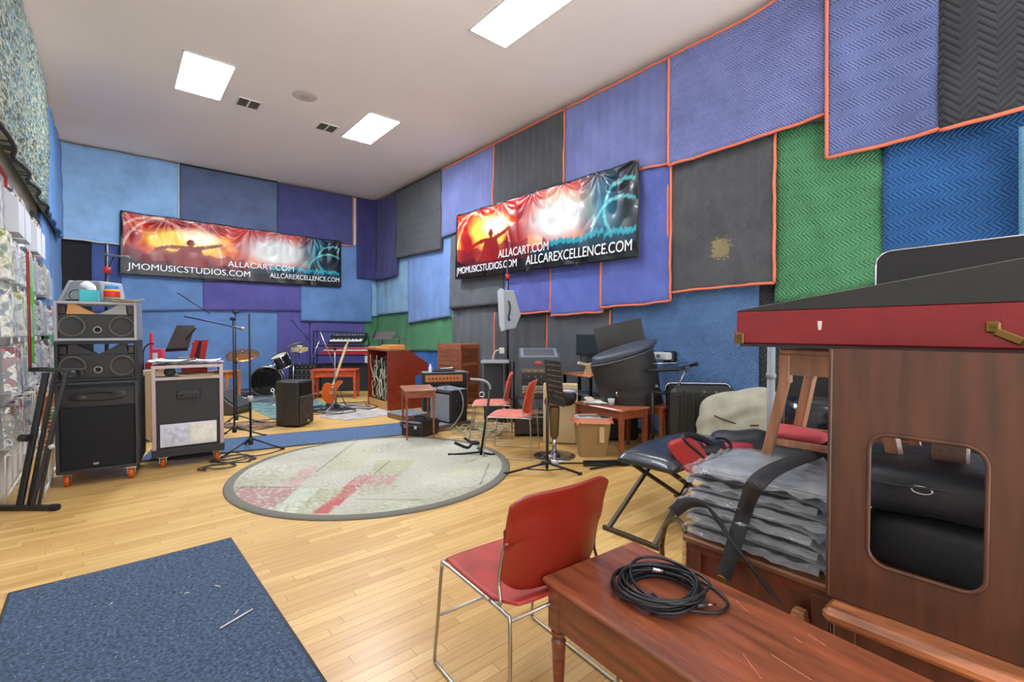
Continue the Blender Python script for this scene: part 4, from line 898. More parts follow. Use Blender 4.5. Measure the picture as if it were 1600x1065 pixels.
def drum(nm, t, q_or_c, r, d, R, headm=HEAD, seg=32, lugs=8, shell=DB):
    c = Vector(q_or_c); w = MB(); w.lathe([(r, 0), (r, d)], seg, R, c); s = w.build(nm, shell, t)
    for z, mm in ((0, headm), (d, headm)):
        w = MB(); w.lathe([(0, z), (r*.99, z)] if z else [(r*.99, z), (0, z)], seg, R, c); w.build('head', mm, s)
        w = MB(); w.lathe([(r*1.0, z-.014), (r*1.05, z-.014), (r*1.05, z+.014), (r*1.0, z+.014)], seg, R, c); w.build('hoop', CHROME, s)
    for k in range(lugs):
        a = 2*PI*k/lugs; w = MB(); x, y = r*1.04*math.cos(a), r*1.04*math.sin(a)
        w.cyl(c+R @ Vector((x, y, .01)), c+R @ Vector((x, y, d-.01)), .004, seg=6); w.cyl(c+R @ Vector((x, y, d*.4)), c+R @ Vector((x, y, d*.6)), .011, seg=8); w.build('lug', CHROME, s)
    return s
P = G(420, 619); t, q = vthing('bass_drum', 'black bass drum with a dark glossy head and a tilted tom mounted on top', 'drum', P)
r = .29; RK_ = Matrix.Rotation(.35, 4, 'Z') @ Matrix.Rotation(PI/2, 4, 'X')
fh = mat('bass_drum_head', (24, 26, 26), .12, coat=.6)
s = drum('shell', t, (-.2, .42, r+.01), r, .40, RK_, fh, 40, 8)
w = MB(); w.lathe([(r*1.0, .40), (r*1.08, .40), (r*1.08, .44), (r*1.0, .44)], 40, RK_, (-.2, .42, r+.01)); w.build('front_hoop', mat('hoop_silver', (150, 152, 150), .3, .8), t)
a = q(441, 562); RT = Matrix.Rotation(-.35, 4, 'Z') @ Matrix.Rotation(.45, 4, 'X') @ Matrix.Rotation(.25, 4, 'Y')
ts = drum('rack_tom', t, (a.x, .1, a.z-.14), .165, .25, Matrix.Rotation(-.30, 4, 'Y') @ Matrix.Rotation(.35, 4, 'X'), HEAD, 28, 6)
w = MB(); w.tube([(a.x-.09, .15, .60), (a.x-.12, .15, a.z+.02), (a.x-.02, .12, a.z+.03)], .012, 8); w.build('tom_holder', CHROME, t)
for sx in (-1, 1): w = MB(); w.tube([(sx*.25, .2, .3), (sx*.42, .05, .01)], .008, 6); w.build('spur', CHROME, t)
P = G(380, 612); t, q = vthing('floor_tom', 'black floor tom left of the bass drum', 'drum', P); P_ = P
drum('shell', t, (-.0, .45, .22), .2, .34, Matrix(), HEAD, 28, 6)
for k in range(3): an = k*2.09+.5; w = MB(); w.cyl((.215*math.cos(an), .45+.215*math.sin(an), 0), (.215*math.cos(an), .45+.215*math.sin(an), .45), .007, seg=6); w.build('leg', CHROME, t)
def cymbal_stand(label, P, px, top, edge1, edge2, tilt, m, legz=.28, legr=.3, name='crash_cymbal', extra=None):
    t, q = vthing(name, label, 'cymbal', P); a = q(px, top); b, c = q(*edge1), q(*edge2); cx = (b.x+c.x)/2; r = abs(c.x-b.x)/2; zc = (b.z+c.z)/2
    w = MB(); w.cyl((0, 0, .12), (cx*.3, 0, zc*.6), .012, seg=10); w.cyl((cx*.3, 0, zc*.6), (cx, 0, a.z), .007, seg=8); w.build('stand', CHROME, t)
    for k in range(3): an = k*2.09+.9; w = MB(); w.bar((0, 0, legz), (legr*math.cos(an), legr*math.sin(an), .01), .016, .008); w.build('leg', CHROME, t)
    R = Matrix.Rotation(math.atan2(-(c.z-b.z), c.x-b.x), 4, 'Y') @ Matrix.Rotation(tilt, 4, 'X')
    w = MB(); w.lathe([(0, .028), (r*.12, .026), (r*.2, .012), (r*.7, .003), (r, -.008), (r, -.010), (r*.7, 0), (r*.2, .009), (0, .02)], 36, R, (cx, 0, zc)); w.build('cymbal', m, t)
    w = MB(); w.cyl((cx, 0, zc), (cx, 0, zc+.06), .014, seg=8); w.build('wing_nut', BLACK, t)
    if extra: extra(t, cx, zc, r, R)
    return t, q
CYM = mat('bronze_cymbal', (176, 124, 76), .35, .75); CYB = mat('pale_cymbal', (170, 165, 150), .3, .7)
cymbal_stand('bronze crash cymbal on a stand above the floor tom', G(370, 624), 380, 548, (356, 551), (402, 557), .38, CYM)
def hh(t, cx, zc, r, R):
    w = MB(); w.lathe([(0, -.03), (r*.3, -.02), (r, -.012), (r, -.014), (0, -.034)], 32, R, (cx, 0, zc)); w.build('lower_cymbal', CYB, t)
cymbal_stand('pair of thin pale cymbals on a tall stand right of the rack tom', G(458, 618), 458, 533, (447, 541), (475, 533), .05, CYB, name='hi_hat', extra=hh)
P = G(466, 616); t, q = vthing('snare_drum', 'cream-topped small drum on a stand under the thin cymbals', 'drum', P)
a = q(459, 543); s = drum('shell', t, (a.x, .25, a.z-.1), .17, .13, Matrix(), mat('cream_head', (206, 186, 130), .6), 28, 6, mat('cream_shell', (190, 172, 120), .4))
w = MB(); w.cyl((a.x, .25, .1), (a.x, .25, a.z-.11), .011, seg=8); w.build('stand', CHROME, t)
for k in range(3): an = k*2.09; w = MB(); w.bar((a.x, .25, .25), (a.x+.25*math.cos(an), .25+.25*math.sin(an), .01), .014, .008); w.build('leg', CHROME, t)
t, q = mic_stand('short white-topped microphone stand aimed at the floor tom', G(369, 628), 369, 566, ((361, 568), (371, 560), 0), False, col=CHROME, legr=.26)
P = G(428, 632); t, q = vthing('kick_microphone', 'pale round microphone on a short stand in front of the bass drum', 'microphone', P)
w = MB(); w.cyl((0, 0, .01), (0, 0, .24), .009, seg=8); w.build('pole', mat('cream_metal', (150, 146, 132), .4), t); w = MB(); w.lathe([(0, 0), (.05, .0), (.05, .012), (0, .02)], 16); w.build('base', CHROME, t)
w = MB(); w.tube([(-.02+.028*math.cos(a), 0, .26+.028*math.sin(a)) for a in [2*PI*i/16 for i in range(16)]], .009, 6, closed=True); w.build('head', WHITE, t)
# equipment modules stacked right of drums
PM = Vector((3.05, 10.5, 0))
zz = 0.0
for i, (h, c, lb) in enumerate(((.16, (62, 58, 60), 'dark drawer case at the bottom of the stack behind the thin cymbals'), (.11, (96, 100, 98), 'grey rack unit second from the bottom of the stack behind the cymbals'), (.12, (74, 78, 76), 'grey rack unit in the middle of the stack behind the cymbals'), (.10, (90, 96, 92), 'grey-green rack unit second from the top of the stack behind the cymbals'), (.11, (60, 60, 58), 'dark rack unit at the top of the stack behind the cymbals'))):
    t = thing('rack_unit', lb, 'audio device', (PM.x, PM.y, zz+(.001 if i else 0)), -YAW+.1)
    w = MB(); w.box((0, .2, h/2), (.55, .4, h-.004), bev=.006); w.build('body', mat('unit_%d' % i, c, .5), t)
    w = MB(); w.box((0, -.002, h/2), (.46, .006, h*.55)); w.build('front_panel', mat('unit_panel', (34, 34, 36), .4), t)
    for k in range(5): w = MB(); w.cyl((-.18+.09*k, -.005, h/2), (-.18+.09*k, -.02, h/2), .012, seg=8); w.build('knob', mat('knob_grey', (150, 150, 145), .4), t)
    zz += h+.001
t, q = mic_stand('tall boom microphone stand behind the cymbals, boom slanting down right', G(474, 612)+Vector((.3, .5, 0)), 461, 505, ((453, 497), (487, 536), 0), True, legr=.3)
# keyboards on a two tier stand
P = Vector((3.75, 10.15, 0)); t, q = vthing('keyboard_stand', 'black two-tier keyboard stand with a tubular top bar by the back wall', 'keyboard stand', P)
def Q(q, *pts): return [q(*p) for p in pts]
w = MB(); a, b, c, d = q(490, 578), q(490, 517), q(575, 520), q(577, 540); w.tube([a, b, c, d], .013, 8); w.build('top_frame', BLACKM, t)
for x0, y0, x1, y1 in ((494, 600, 494, 518), (574, 600, 574, 540)):
    a, b = q(x0, y0), q(x1, y1); w = MB(); w.cyl((a.x, .05, .01), (b.x, .05, b.z), .014, seg=10); w.build('post', BLACKM, t)
a, b = q(492, 540), q(576, 540)
for z_ in (hz(520, 537, P), hz(520, 552, P)): w = MB(); w.bar((a.x, .02, z_-.04), (b.x, .02, z_-.04), .025); w.build('cross_bar', BLACKM, t)
w = MB(); a, b = q(499, 532, -.1), q(482, 575, -.1); w.cyl(a, b, .011, seg=8); w.build('brace', CHROME, t)
def keyboard(lab, P, box, body, dz, tilt=0, keys=30, name='electronic_keyboard', h=.08):
    px0, px1, py = box; a = vplane(px0, py, P); b = vplane(px1, py, P); wd_ = (b-a).length; c = (a+b)/2
    t = thing(name, lab, 'keyboard', (c.x, c.y, c.z), -YAW+dz)
    R = Matrix.Rotation(tilt, 4, 'X')
    w = MB(); w.prism([tuple((R @ Vector((0, y, z))).yz) for y, z in ((-.02, 0), (.33, 0), (.33, h), (.17, h*.9), (.15, h*.55), (-.02, h*.45))], -wd_/2, wd_/2, 'x'); w.build('body', body, t)
    w = MB()
    for k in range(keys):
        x = -wd_*.45+wd_*.9*(k+.5)/keys; w.box(R @ Vector((x, .06, h*.55)), (wd_*.9/keys*.9, .14, .014), rot=R)
    w.build('white_keys', mat('ivory_keys', (232, 230, 220), .3), t)
    w = MB()
    for k in range(keys-1):
        if k % 7 in (2, 6): continue
        x = -wd_*.45+wd_*.9*(k+1)/keys; w.box(R @ Vector((x, .09, h*.65)), (wd_*.9/keys*.5, .085, .014), rot=R)
    w.build('black_keys', BLACK, t)
    w = MB()
    for k in range(12): w.box(R @ Vector((-wd_*.42+wd_*.84*k/11, .25, h*.97)), (wd_*.03, .04, .012), rot=R)
    w.build('buttons', mat('button_grey', (170, 172, 172), .4), t)
    return t
keyboard('black keyboard with grey controls on the upper tier of the far stand', P, (513, 568, 537), BLACK, 0, .35, h=.12)
RKB = mat('red_keyboard_body', (150, 30, 36), .3, coat=.4)
keyboard('red stage keyboard on the lower tier of the far stand', Vector((3.72, 10.0, 0)), (502, 578, 553), RKB, 0, .05, 40, h=.15)
w = MB(); w.box((0, 0, .3), (1.1, .35, .6), bev=.02); o = w.build('speaker_cabinet', BLACKV); o.location = (3.98, 10.35, 0); o.rotation_euler = (0, 0, -YAW); tag(o, 'low dark cabinet beneath the far keyboards', 'cabinet')
# orange bench
c, W, rz = fromfront(508, 626, 546, 630, 0)
P = G(528, 622); tb = table('piano_bench', 'orange-red wooden bench in front of the far keyboards', (P.x, P.y+.1, 0), -YAW+.12, .84, .38, .57, wood('orange_red_wood', (186, 74, 34)), None, .12, .055, .7)
# bench sits in front: guitar + boom stand
P = G(515, 640); t, q = vthing('bass_guitar', 'orange-red guitar leaning neck up right against the bench', 'guitar', P)
w = MB(); body = [(509, 598), (503, 612), (507, 626), (517, 630), (524, 620), (528, 605), (535, 596), (528, 594), (522, 601)]
pp = [q(*a) for a in body]; pp = catmull(pp, 4, True); w.prism([(p.x, p.z) for p in pp], -.02, .025); w.build('body', mat('guitar_orange', (200, 84, 24), .2, coat=.6), t)
w = MB(); w.bar(q(519, 606, -.02), q(541, 540, .3), .045, .02); w.build('neck', mat('maple_neck', (176, 150, 112), .4), t)
w = MB(); w.bar(q(539, 543, .3), q(545, 532, .34), .06, .015); w.build('headstock', mat('maple_neck', (176, 150, 112), .4), t)
w = MB(); w.box(q(518, 613, -.03), (.08, .012, .05)); w.build('bridge', CHROME, t)
w = MB(); a = q(530, 600, .02); w.tube([(a.x-.1, .06, .0), (a.x-.02, .05, .35), (a.x+.12, .06, .0)], .009, 6); w.build('stand_legs', BLACKM, t)
t, q = mic_stand('chrome boom microphone stand with a triangular arm over the orange bench', G(524, 642), 524, 545, ((500, 518), (524, 575), 0), False, col=mat('dull_chrome', (150, 152, 156), .3, .8), legr=.3)
# PA speaker on floor
P = G(482, 666); t = thing('floor_speaker', 'black moulded loudspeaker with a rounded horn standing on the floor in front of the bench', 'loudspeaker', (P.x, P.y+.12, 0), -YAW+1.45)
PB = mat('moulded_black', (46, 44, 40), .42, bump=.1, bs=300)
w = MB(); prof = [(-.19, .0), (.19, 0), (.19, .22), (.11, .38), (-.11, .38), (-.19, .22)]; 
w.prism(prof, .02, .63, 'z'); o = w.build('cabinet', PB, t); bv = o.modifiers.new('b', 'BEVEL'); bv.width = .025; bv.segments = 3
w = MB(); w.box((0, -.012, .225), (.33, .03, .40), bev=.015); w.build('grille', mat('brown_black_grille', (58, 48, 42), .7, bump=.4, bs=300), t)
w = MB(); w.lathe([(.0, -.005), (.10, .004), (.125, .012), (.135, 0)], 28, Matrix.Rotation(PI/2, 4, 'X'), (0, -.024, .24)); w.build('woofer_ring', mat('dark_ring', (66, 58, 52), .5), t)
w = MB(); w.prism([(-.14, .44), (.14, .44), (.15, .60), (-.13, .60)], -.012, .0); w.build('horn_recess', mat('pitch_black2', (14, 14, 15), .4), t)
w = MB(); w.lathe([(0, -.02), (.09, -.02), (.13, 0)], 24, Matrix.Rotation(PI/2, 4, 'X') @ Matrix.Diagonal((1, .5, 1, 1)), (0, -.008, .445)); w.build('horn_lip', PB, t)
w = MB(); w.box((.02, -.03, .065), (.05, .006, .025), bev=.006); w.build('badge', mat('badge_silver', (190, 188, 180), .3, .5), t)
for sx in (-1, 1): w = MB(); w.cyl((sx*.13, .06, 0), (sx*.13, .06, .03), .02, seg=10); w.build('rubber_foot', RUBBER, t)
# wedge monitor
P = G(352, 648); t = thing('monitor_wedge', 'dark grey wedge floor monitor just right of the equipment rack', 'loudspeaker', (P.x-.05, P.y+.15, 0), -YAW)
w = MB(); w.prism([(-.55, 0), (.30, 0), (.36, .1), (.02, .36), (-.55, .36)], -.15, .3); o = w.build('cabinet', mat('wedge_grey', (72, 66, 60), .6, bump=.3, bs=200), t); bv = o.modifiers.new('b', 'BEVEL'); bv.width = .02; bv.segments = 2
w = MB(); w.bar((.045, .07, .36), (.355, .07, .125), .38, .012); w.build('grille', mat('wedge_grille', (52, 54, 60), .7), t)
w = MB(); w.box((0, 0, .0), (.01, .01, .01)); 
P = G(368, 616); table('small_table', 'pale orange wooden table behind the wedge monitor', (1.42, 9.6, 0), -YAW, .5, .4, .62, WO)
# organ
a, b = G(606, 642), G(571, 632); sdir = (G(664, 628)-a)
cO = a; rzO = -.05; OL, OD = .92, .74   # side panel runs along +x of local; back is on -x... open back faces left
t = thing('organ', 'reddish wooden console organ seen from behind with its open back full of wires', 'organ', (a.x, a.y, 0), rzO)
OW = wood('organ_wood', (128, 46, 24), .35, .15, (2, 2, 14)); OB = wood('organ_base_wood', (190, 140, 80)); OWT = wood('organ_top', (120, 72, 48))
t.scale = (.8, 1, 1); OWID = .9; H = .985
def side(y0, nm):
    w = MB(); w.prism([(0, 0), (.88, 0), (.88, .30), (.62, .32), (.62, .56), (.92, .60), (.92, .76), (.60, .93), (.50, H), (0, H)], y0, y0+.025); return w.build(nm, OW, t)
side(0, 'side_panel'); side(OWID-.025, 'side_panel')
w = MB(); w.box((.26, OWID/2, H+.0125), (.54, OWID+.03, .025), bev=.005); w.build('top', OWT, t)
w = MB(); w.box((.02, OWID/2, .07), (.02, OWID-.05, .14)); w.build('base_rail', OB, t)
w = MB(); w.box((.55, OWID/2, .5), (.02, OWID-.05, .9)); w.build('inner_panel', mat('dark_interior', (24, 20, 18), .9), t)
w = MB(); w.box((.45, OWID/2, .02), (.8, OWID-.05, .03)); w.build('bottom_board', OB, t)
w = MB(); w.box((.75, OWID/2, .66), (.34, OWID-.05, .10), bev=.01); w.build('key_desk', OW, t)
w = MB(); w.box((.30, OWID/2, .50), (.42, OWID-.06, .03)); w.build('shelf', mat('greenish_metal', (120, 122, 104), .5), t)
for (x, y, z, dx, dy, dz, c) in ((.14, .22, .30, .14, .14, .34, (116, 118, 98)), (.14, .55, .28, .16, .2, .30, (96, 98, 84)), (.13, .3, .60, .16, .3, .14, (150, 152, 140)), (.13, .68, .60, .16, .2, .16, (60, 58, 54)), (.12, .45, .78, .1, .6, .05, (90, 84, 70))):
    w = MB(); w.box((x, y, z), (dx, dy, dz), bev=.006); w.build('chassis', mat('chassis_%d' % c[0], c, .5), t)
    w = MB(); w.cyl((x, y, z+dz/2), (x, y, z+dz/2+.06), .025, seg=10); w.build('valve', mat('valve_glass', (170, 170, 165), .2), t)
WIRE = mat('cream_wire', (196, 188, 164), .6)
for k in range(12):
    y = .1+.06*k; r1 = random.Random(k); pts = [(.03+.03*r1.random(), y+.15*(r1.random()-.5), .16+.75*j/5*(.6+.4*r1.random())) for j in range(6)]
    w = MB(); w.tube(catmull(pts, 5), .007 if k % 3 else .011, 5); w.build('wire', WIRE if k % 3 else mat('dark_wire', (50, 48, 46), .6), t)
w = MB(); w.tube([(.015, .33+.05*math.cos(a_), .35+.14*math.sin(a_)) for a_ in [2*PI*i/20 for i in range(20)]], .011, 6, closed=True); w.build('wire_loop', WIRE, t)
orgT = t
def onOrgan(x, y, z): return orgT.location+Matrix.Rotation(rzO, 4, 'Z') @ Vector((x*.8, y, z))
w = MB(); w.box((0, 0, .035), (.28, .34, .07), bev=.005); o = w.build('wooden_box', wood('honey_wood', (206, 140, 72))); o.location = onOrgan(.33, .38, H+.0255); o.rotation_euler = (0, 0, rzO); tag(o, 'honey coloured wooden box on top of the organ', 'box')
w = MB(); w.box((0, 0, .018), (.30, .36, .035), bev=.005); o = w.build('wooden_board', wood('honey_wood', (206, 140, 72))); o.location = onOrgan(.2, .72, H+.0255); o.rotation_euler = (0, 0, rzO); tag(o, 'thin honey coloured wooden tray at the far end of the organ top', 'tray')
P = Vector((4.25, 9.1, 0)); t, q = vthing('music_stand', 'dark music stand with a wide flat desk behind the organ in front of green blankets', 'music stand', P)
w = MB(); desk(w, [q(589, 518, .15), q(619, 518, .15), q(610, 530), q(580, 530)]); w.build('desk', mat('stand_brown_black', (62, 52, 48), .5), t)
w = MB(); a_ = q(598, 528, .05); w.cyl((a_.x, .05, .02), (a_.x, .05, a_.z), .012); w.build('pole', BLACKM, t)
for k in range(3): an = k*2.09; w = MB(); w.bar((a_.x, .05, .22), (a_.x+.3*math.cos(an), .05+.3*math.sin(an), .01), .016, .01); w.build('leg', BLACKM, t)
w = MB(); a_, b_ = q(583, 528, .03), q(589, 510, .03); w.cyl(a_, b_, .01); w.build('pencil_light', BLACK, t)
P = Vector((4.55, 8.75, 0)); t, q = vthing('cymbal', 'reddish thin disc on a stand right of the dark music stand', 'cymbal', P)
a_, b_ = q(611, 530), q(636, 530); cx = (a_.x+b_.x)/2; w = MB(); w.lathe([(0, .02), (.04, .012), (abs(b_.x-a_.x)/2, 0), (0, -.004)], 28, None, (cx, 0, a_.z)); w.build('disc', mat('red_bronze', (150, 80, 60), .4, .5), t)
w = MB(); w.cyl((cx, 0, .0), (cx, 0, a_.z+.06), .009, seg=8); w.build('pole', BLACKM, t); w = MB(); w.lathe([(.16, 0), (.16, .012), (0, .03)], 20, None, (cx, 0, 0)); w.build('base', BLACKM, t)
# bench behind amps with red top (organ bench)
# leslie
P = Vector((4.72, 7.02, 0)); rzL = math.radians(-78)
t = thing('organ_speaker_cabinet', 'tall brown slatted wooden organ speaker cabinet against the right wall', 'loudspeaker', P, 0)
# visible faces: left face toward -x and near face toward -y
LW = wood('slatted_cabinet_wood', (146, 86, 56), .35, .12, (2, 2, 14)); LX, LY, LH = .42, .74, 1.06
corner = vplane(717, 533, (4.50, 6.75, 0))
w = MB(); w.box((LX/2, LY/2, LH/2-.0), (LX-.03, LY-.03, LH-.02)); w.build('carcass', LW, t)
w = MB(); w.box((LX/2, LY/2, LH+.01), (LX+.03, LY+.03, .03), bev=.006); w.build('top', LW, t)
for x in (0.01, LX-.01):
    for y in (0.01, LY-.01): w = MB(); w.box((x, y, LH/2), (.05, .05, LH), bev=.004); w.build('corner_post', LW, t)
for z in (.06, .38, .73, LH-.03):
    w = MB(); w.box((LX/2, .0, z), (LX-.04, .03, .06)); w.build('rail', LW, t); w = MB(); w.box((0, LY/2, z), (.03, LY-.04, .06)); w.build('rail', LW, t)
dk = mat('slot_dark', (40, 24, 16), .7)
for z0_, z1_ in ((.41, .70), (.76, 1.0), (.09, .35)):
    w = MB()
    for k in range(9):
        z = z0_+(z1_-z0_)*(k+.5)/9; w.box((LX/2, -.005, z), (LX-.09, .02, .012), rot=Matrix.Rotation(.5, 4, 'X')); w.box((-.005, LY/2, z), (.02, LY-.09, .012), rot=Matrix.Rotation(.5, 4, 'Y'))
    w.build('louvres', LW, t)
t.location = (4.73, 6.98, 0)
# square wooden side table on rug
a, b = G(637, 689), G(677, 686); c = (a+b)/2; rz = math.atan2((b-a).y, (b-a).x); n = Vector((-math.sin(rz), math.cos(rz), 0))
tq = table('side_table', 'small square brown side table with turned-in legs at the back edge of the round rug', c+n*.24, rz, .36, .50, .615, WR, wood('light_table_top', (150, 98, 68)), .075, .038, .7, turned=True)
w = MB(); w.blob((0, 0, .004), (.1, .06, .008), 14, 8, .3, 20, 2); o = w.build('cough_sweets', mat('purple_wrappers', (130, 90, 140), .4, var=.6, vs=60)); o.location = tq.location+Vector((.02, .02, .617)); tag(o, 'small heap of purple and white wrapped items on the square side table', 'wrappers', kind='stuff')
# toolcase
a, b = G(622, 680), G(655, 685); c = (a+b)/2; rz = math.atan2((b-a).y, (b-a).x)
t = thing('hard_case', 'small black hard case with silver latches under the square side table', 'case', c, rz)
w = MB(); w.box((.02, .2, .1), (.34, .36, .19), bev=.02); w.build('body', mat('case_black', (30, 28, 26), .35, bump=.2, bs=200), t)
w = MB(); w.box((.02, .2, .14), (.35, .37, .012), bev=.002); w.build('seam_rim', mat('rim_grey', (70, 68, 66), .4, .5), t)
for x in (-.07, .1): w = MB(); w.box((x, .015, .125), (.045, .012, .045), bev=.004); w.build('latch', CHROME, t)
w = MB(); seg(w, [(-.06, .2, .195), (-.05, .2, .225), (.09, .2, .225), (.1, .2, .195)], .009); w.build('handle', BLACK, t)
# amps: rear (wide, orange control panel) and front (grey cloth) on platforms
c, W, rz = fromfront(655, 655, 718, 664, 0)
GRY = mat('amp_grey_top', (110, 116, 128), .6)
t = thing('guitar_amplifier', 'wide black guitar amplifier with an orange-brown control panel, behind the grey-fronted one', 'amplifier', (3.93, 6.22, 0), -.42)
w = MB(); w.box((0, .14, .36), (.68, .28, .62), bev=.015); w.build('cabinet', BLACKV, t)
w = MB(); w.box((0, .14, .674), (.69, .29, .012), bev=.004); w.build('top', GRY, t)
w = MB(); w.box((-.02, -.006, .585), (.58, .012, .105), bev=.003); pn = w.build('control_panel', mat('orange_panel', (196, 120, 66), .5), t)
for k in range(9): w = MB(); w.cyl((-.25+.055*k, -.01, .585), (-.25+.055*k, -.028, .585), .013, seg=10); w.build('knob', BLACK, pn)
w = MB(); w.box((0, -.004, .29), (.62, .01, .42)); w.build('grille', GRILLE, t)
for x in (-.3, .3): w = MB(); w.cyl((x, .14, 0), (x, .14, .06), .03, seg=10); w.build('foot', RUBBER, t)
ampR = t.location.copy()
def plat(lab, c, rz, sx, sy):
    t = thing('platform', lab, 'platform', c, rz); w = MB(); w.box((0, 0, .035), (sx, sy, .06), bev=.008); w.build('base', wood('platform_wood', (120, 84, 50)), t); w = MB(); w.box((0, 0, .072), (sx+.01, sy+.01, .014), bev=.004); w.build('carpet_top', mat('platform_grey', (98, 104, 116), .9, bump=.3, bs=200), t); return t
a, b = G(704, 674), G(741, 667); rp = math.atan2((b-a).y, (b-a).x)
pc = (a+b)/2+Vector((-math.sin(rp), math.cos(rp), 0))*.36+Vector((-.14, .04, 0))
plat('low grey-carpeted platform under the grey-fronted amplifier', pc, rp, .78, .62)
plat('low grey-carpeted platform left of the amplifiers behind the square table', Vector((3.42, 6.45, 0)), rp, .45, .5)
t = thing('guitar_amplifier', 'black guitar amplifier with a silver-grey grille cloth in front of the wide one', 'amplifier', (pc.x+.04, pc.y+.0, .08), rp+PI/2-.42-PI/2)
f0, f1, f2 = G(676, 656, .08), G(704, 662, .08), G(727, 652, .08)
rz = math.atan2((f1-f0).y, (f1-f0).x); t.rotation_euler = (0, 0, rz); t.location = (f1.x, f1.y, .08); n1 = .46
w = MB(); w.box((-n1/2, .15, .22), (n1, .3, .44), bev=.012); w.build('cabinet', BLACKV, t)
w = MB(); w.box((-n1/2, -.004, .20), (n1-.05, .012, .36), bev=.003); w.build('grille_cloth', mat('silver_cloth', (136, 140, 146), .8, bump=.4, bs=400, var=.05), t)
w = MB(); w.box((-n1/2, .15, .443), (n1, .3, .008)); w.build('top', GRY, t)
w = MB(); w.box((-n1/2, .02, .425), (n1-.04, .06, .03)); w.build('control_strip', mat('strip_grey', (80, 84, 90), .4), t)
for y in (.1, .2): w = MB(); w.cyl((.0, y, .3), (.012, y, .3), .014, seg=10); w.build('stud', CHROME, t)
w = MB(); pp = [(-.25, .1, .455), (-.1, .05, .49), (0.01, .12, .46), (.06, .16, .35), (.05, .16, .15), (-.01, .04, -.04), (.0, -.1, -.068)]; w.tube(catmull(pp, 6), .009, 7); w.build('cable', mat('grey_cable', (150, 150, 150), .5), t)
w = MB(); pp = [(-.3, .0, .38), (-.26, -.03, .47), (-.2, .1, .50), (-.1, .15, .46)]; w.tube(catmull(pp, 6), .005, 6); w.build('cable', BLACK, t)
w = MB(); w.box((0, 0, .014), (.34, .16, .028), bev=.005); o = w.build('effects_pedal', BLACK); o.location = ampR+Vector((.02, .1, .682)); o.rotation_euler = (0, 0, -.42); tag(o, 'flat black device on top of the wide amplifier', 'audio device')
pts = [Vector((.1*math.sin(i*1.3), .05*math.cos(i*1.9), .01+.02*abs(math.sin(i)))) for i in range(14)]
w = MB(); w.tube(catmull(pts, 5), .005, 6); o = w.build('white_cable', WHITE); o.location = ampR+Vector((.08, .08, .712)); tag(o, 'white cable coiled on the flat black device', 'cable')
w = MB(); w.lathe([(.022, 0), (.024, .01), (.022, .08), (.01, .1), (.008, .13), (0, .13)], 16); o = w.build('spray_bottle', WHITE); o.location = ampR+Vector((-.19, .13, .682)); tag(o, 'small white bottle on the left end of the wide amplifier', 'bottle')
P = Vector((4.45, 7.35, 0)); table('organ_bench', 'dark reddish bench between the organ and the slatted cabinet', P+Vector((-.07, -.55, 0)), -.5, .6, .3, .62, mat('bench_red', (140, 62, 50), .5))
# cable piles on the floor: countable only as a heap
def tangle(label, px, m, n, rx, ry, loc=None, name='cable_tangle', r=.006, seed=0, hh=.05):
    c = loc or G(*px); rr = random.Random(seed); w = MB()
    for k in range(n):
        cx, cy = rr.uniform(-rx, rx)*.5, rr.uniform(-ry, ry)*.5; a0 = rr.uniform(0, 6); pts = []
        for j in range(16):
            a = a0+j*.7; q_ = rr.uniform(.25, .55)
            pts.append((cx+rx*q_*math.cos(a)+rr.uniform(-.03, .03), cy+ry*q_*math.sin(a)+rr.uniform(-.03, .03), .010+rr.random()*hh*(.3 if j % 3 else 1)))
        w.tube(catmull(pts, 5), r, 5)
    o = w.build(name, m); o.location = (c.x, c.y, 0.0); tag(o, label, 'cables', kind='stuff'); return o
tangle('tangle of black cables on the pale rug right of the floor speaker', (535, 640), mat('cable_black', (36, 38, 44), .5), 7, .8, .7, seed=1)
tangle('thin brownish cable loops on the floor left of the floor speaker', (400, 664), mat('cable_brown', (110, 86, 80), .5), 6, .7, .35, seed=2, hh=.01)
tangle('heap of grey cables in front of the bass drum', (432, 626), mat('cable_grey', (98, 102, 112), .5), 7, .6, .25, seed=3)
tangle('heap of pale and dark cables behind the two far red chairs', (743, 668), mat('cable_cream', (178, 170, 140), .5), 9, .5, .8, seed=4, r=.006, hh=.06)
tangle('black cable loops around the foot of the microphone stand by the rug', (372, 722), mat('cable_black', (36, 38, 44), .5), 3, .35, .3, seed=5, hh=.01)
tangle('black cables on the floor to the right of the cymbal stands', (470, 622), mat('cable_black', (36, 38, 44), .5), 5, .5, .4, seed=6)
def cable(lab, pts, m, r=.005, z=.008):
    w = MB(); w.tube(catmull([G(*p, z) for p in pts], 6), r, 6); o = w.build('cable', m); return tag(o, lab, 'cable')
cable('black cable running over the floor from the wedge monitor to the floor speaker', [(352, 668), (390, 672), (430, 665), (445, 655), (455, 640)], mat('cable_black', (36, 38, 44), .5))
cable('black cable running along the blue runner to the microphone stand by the rug', [(445, 700), (420, 708), (390, 712), (360, 704), (350, 712)], mat('cable_black', (36, 38, 44), .5))
cable('pale cable on the floor in front of the organ', [(606, 645), (630, 644), (650, 650), (640, 655)], mat('cable_grey', (98, 102, 112), .5))
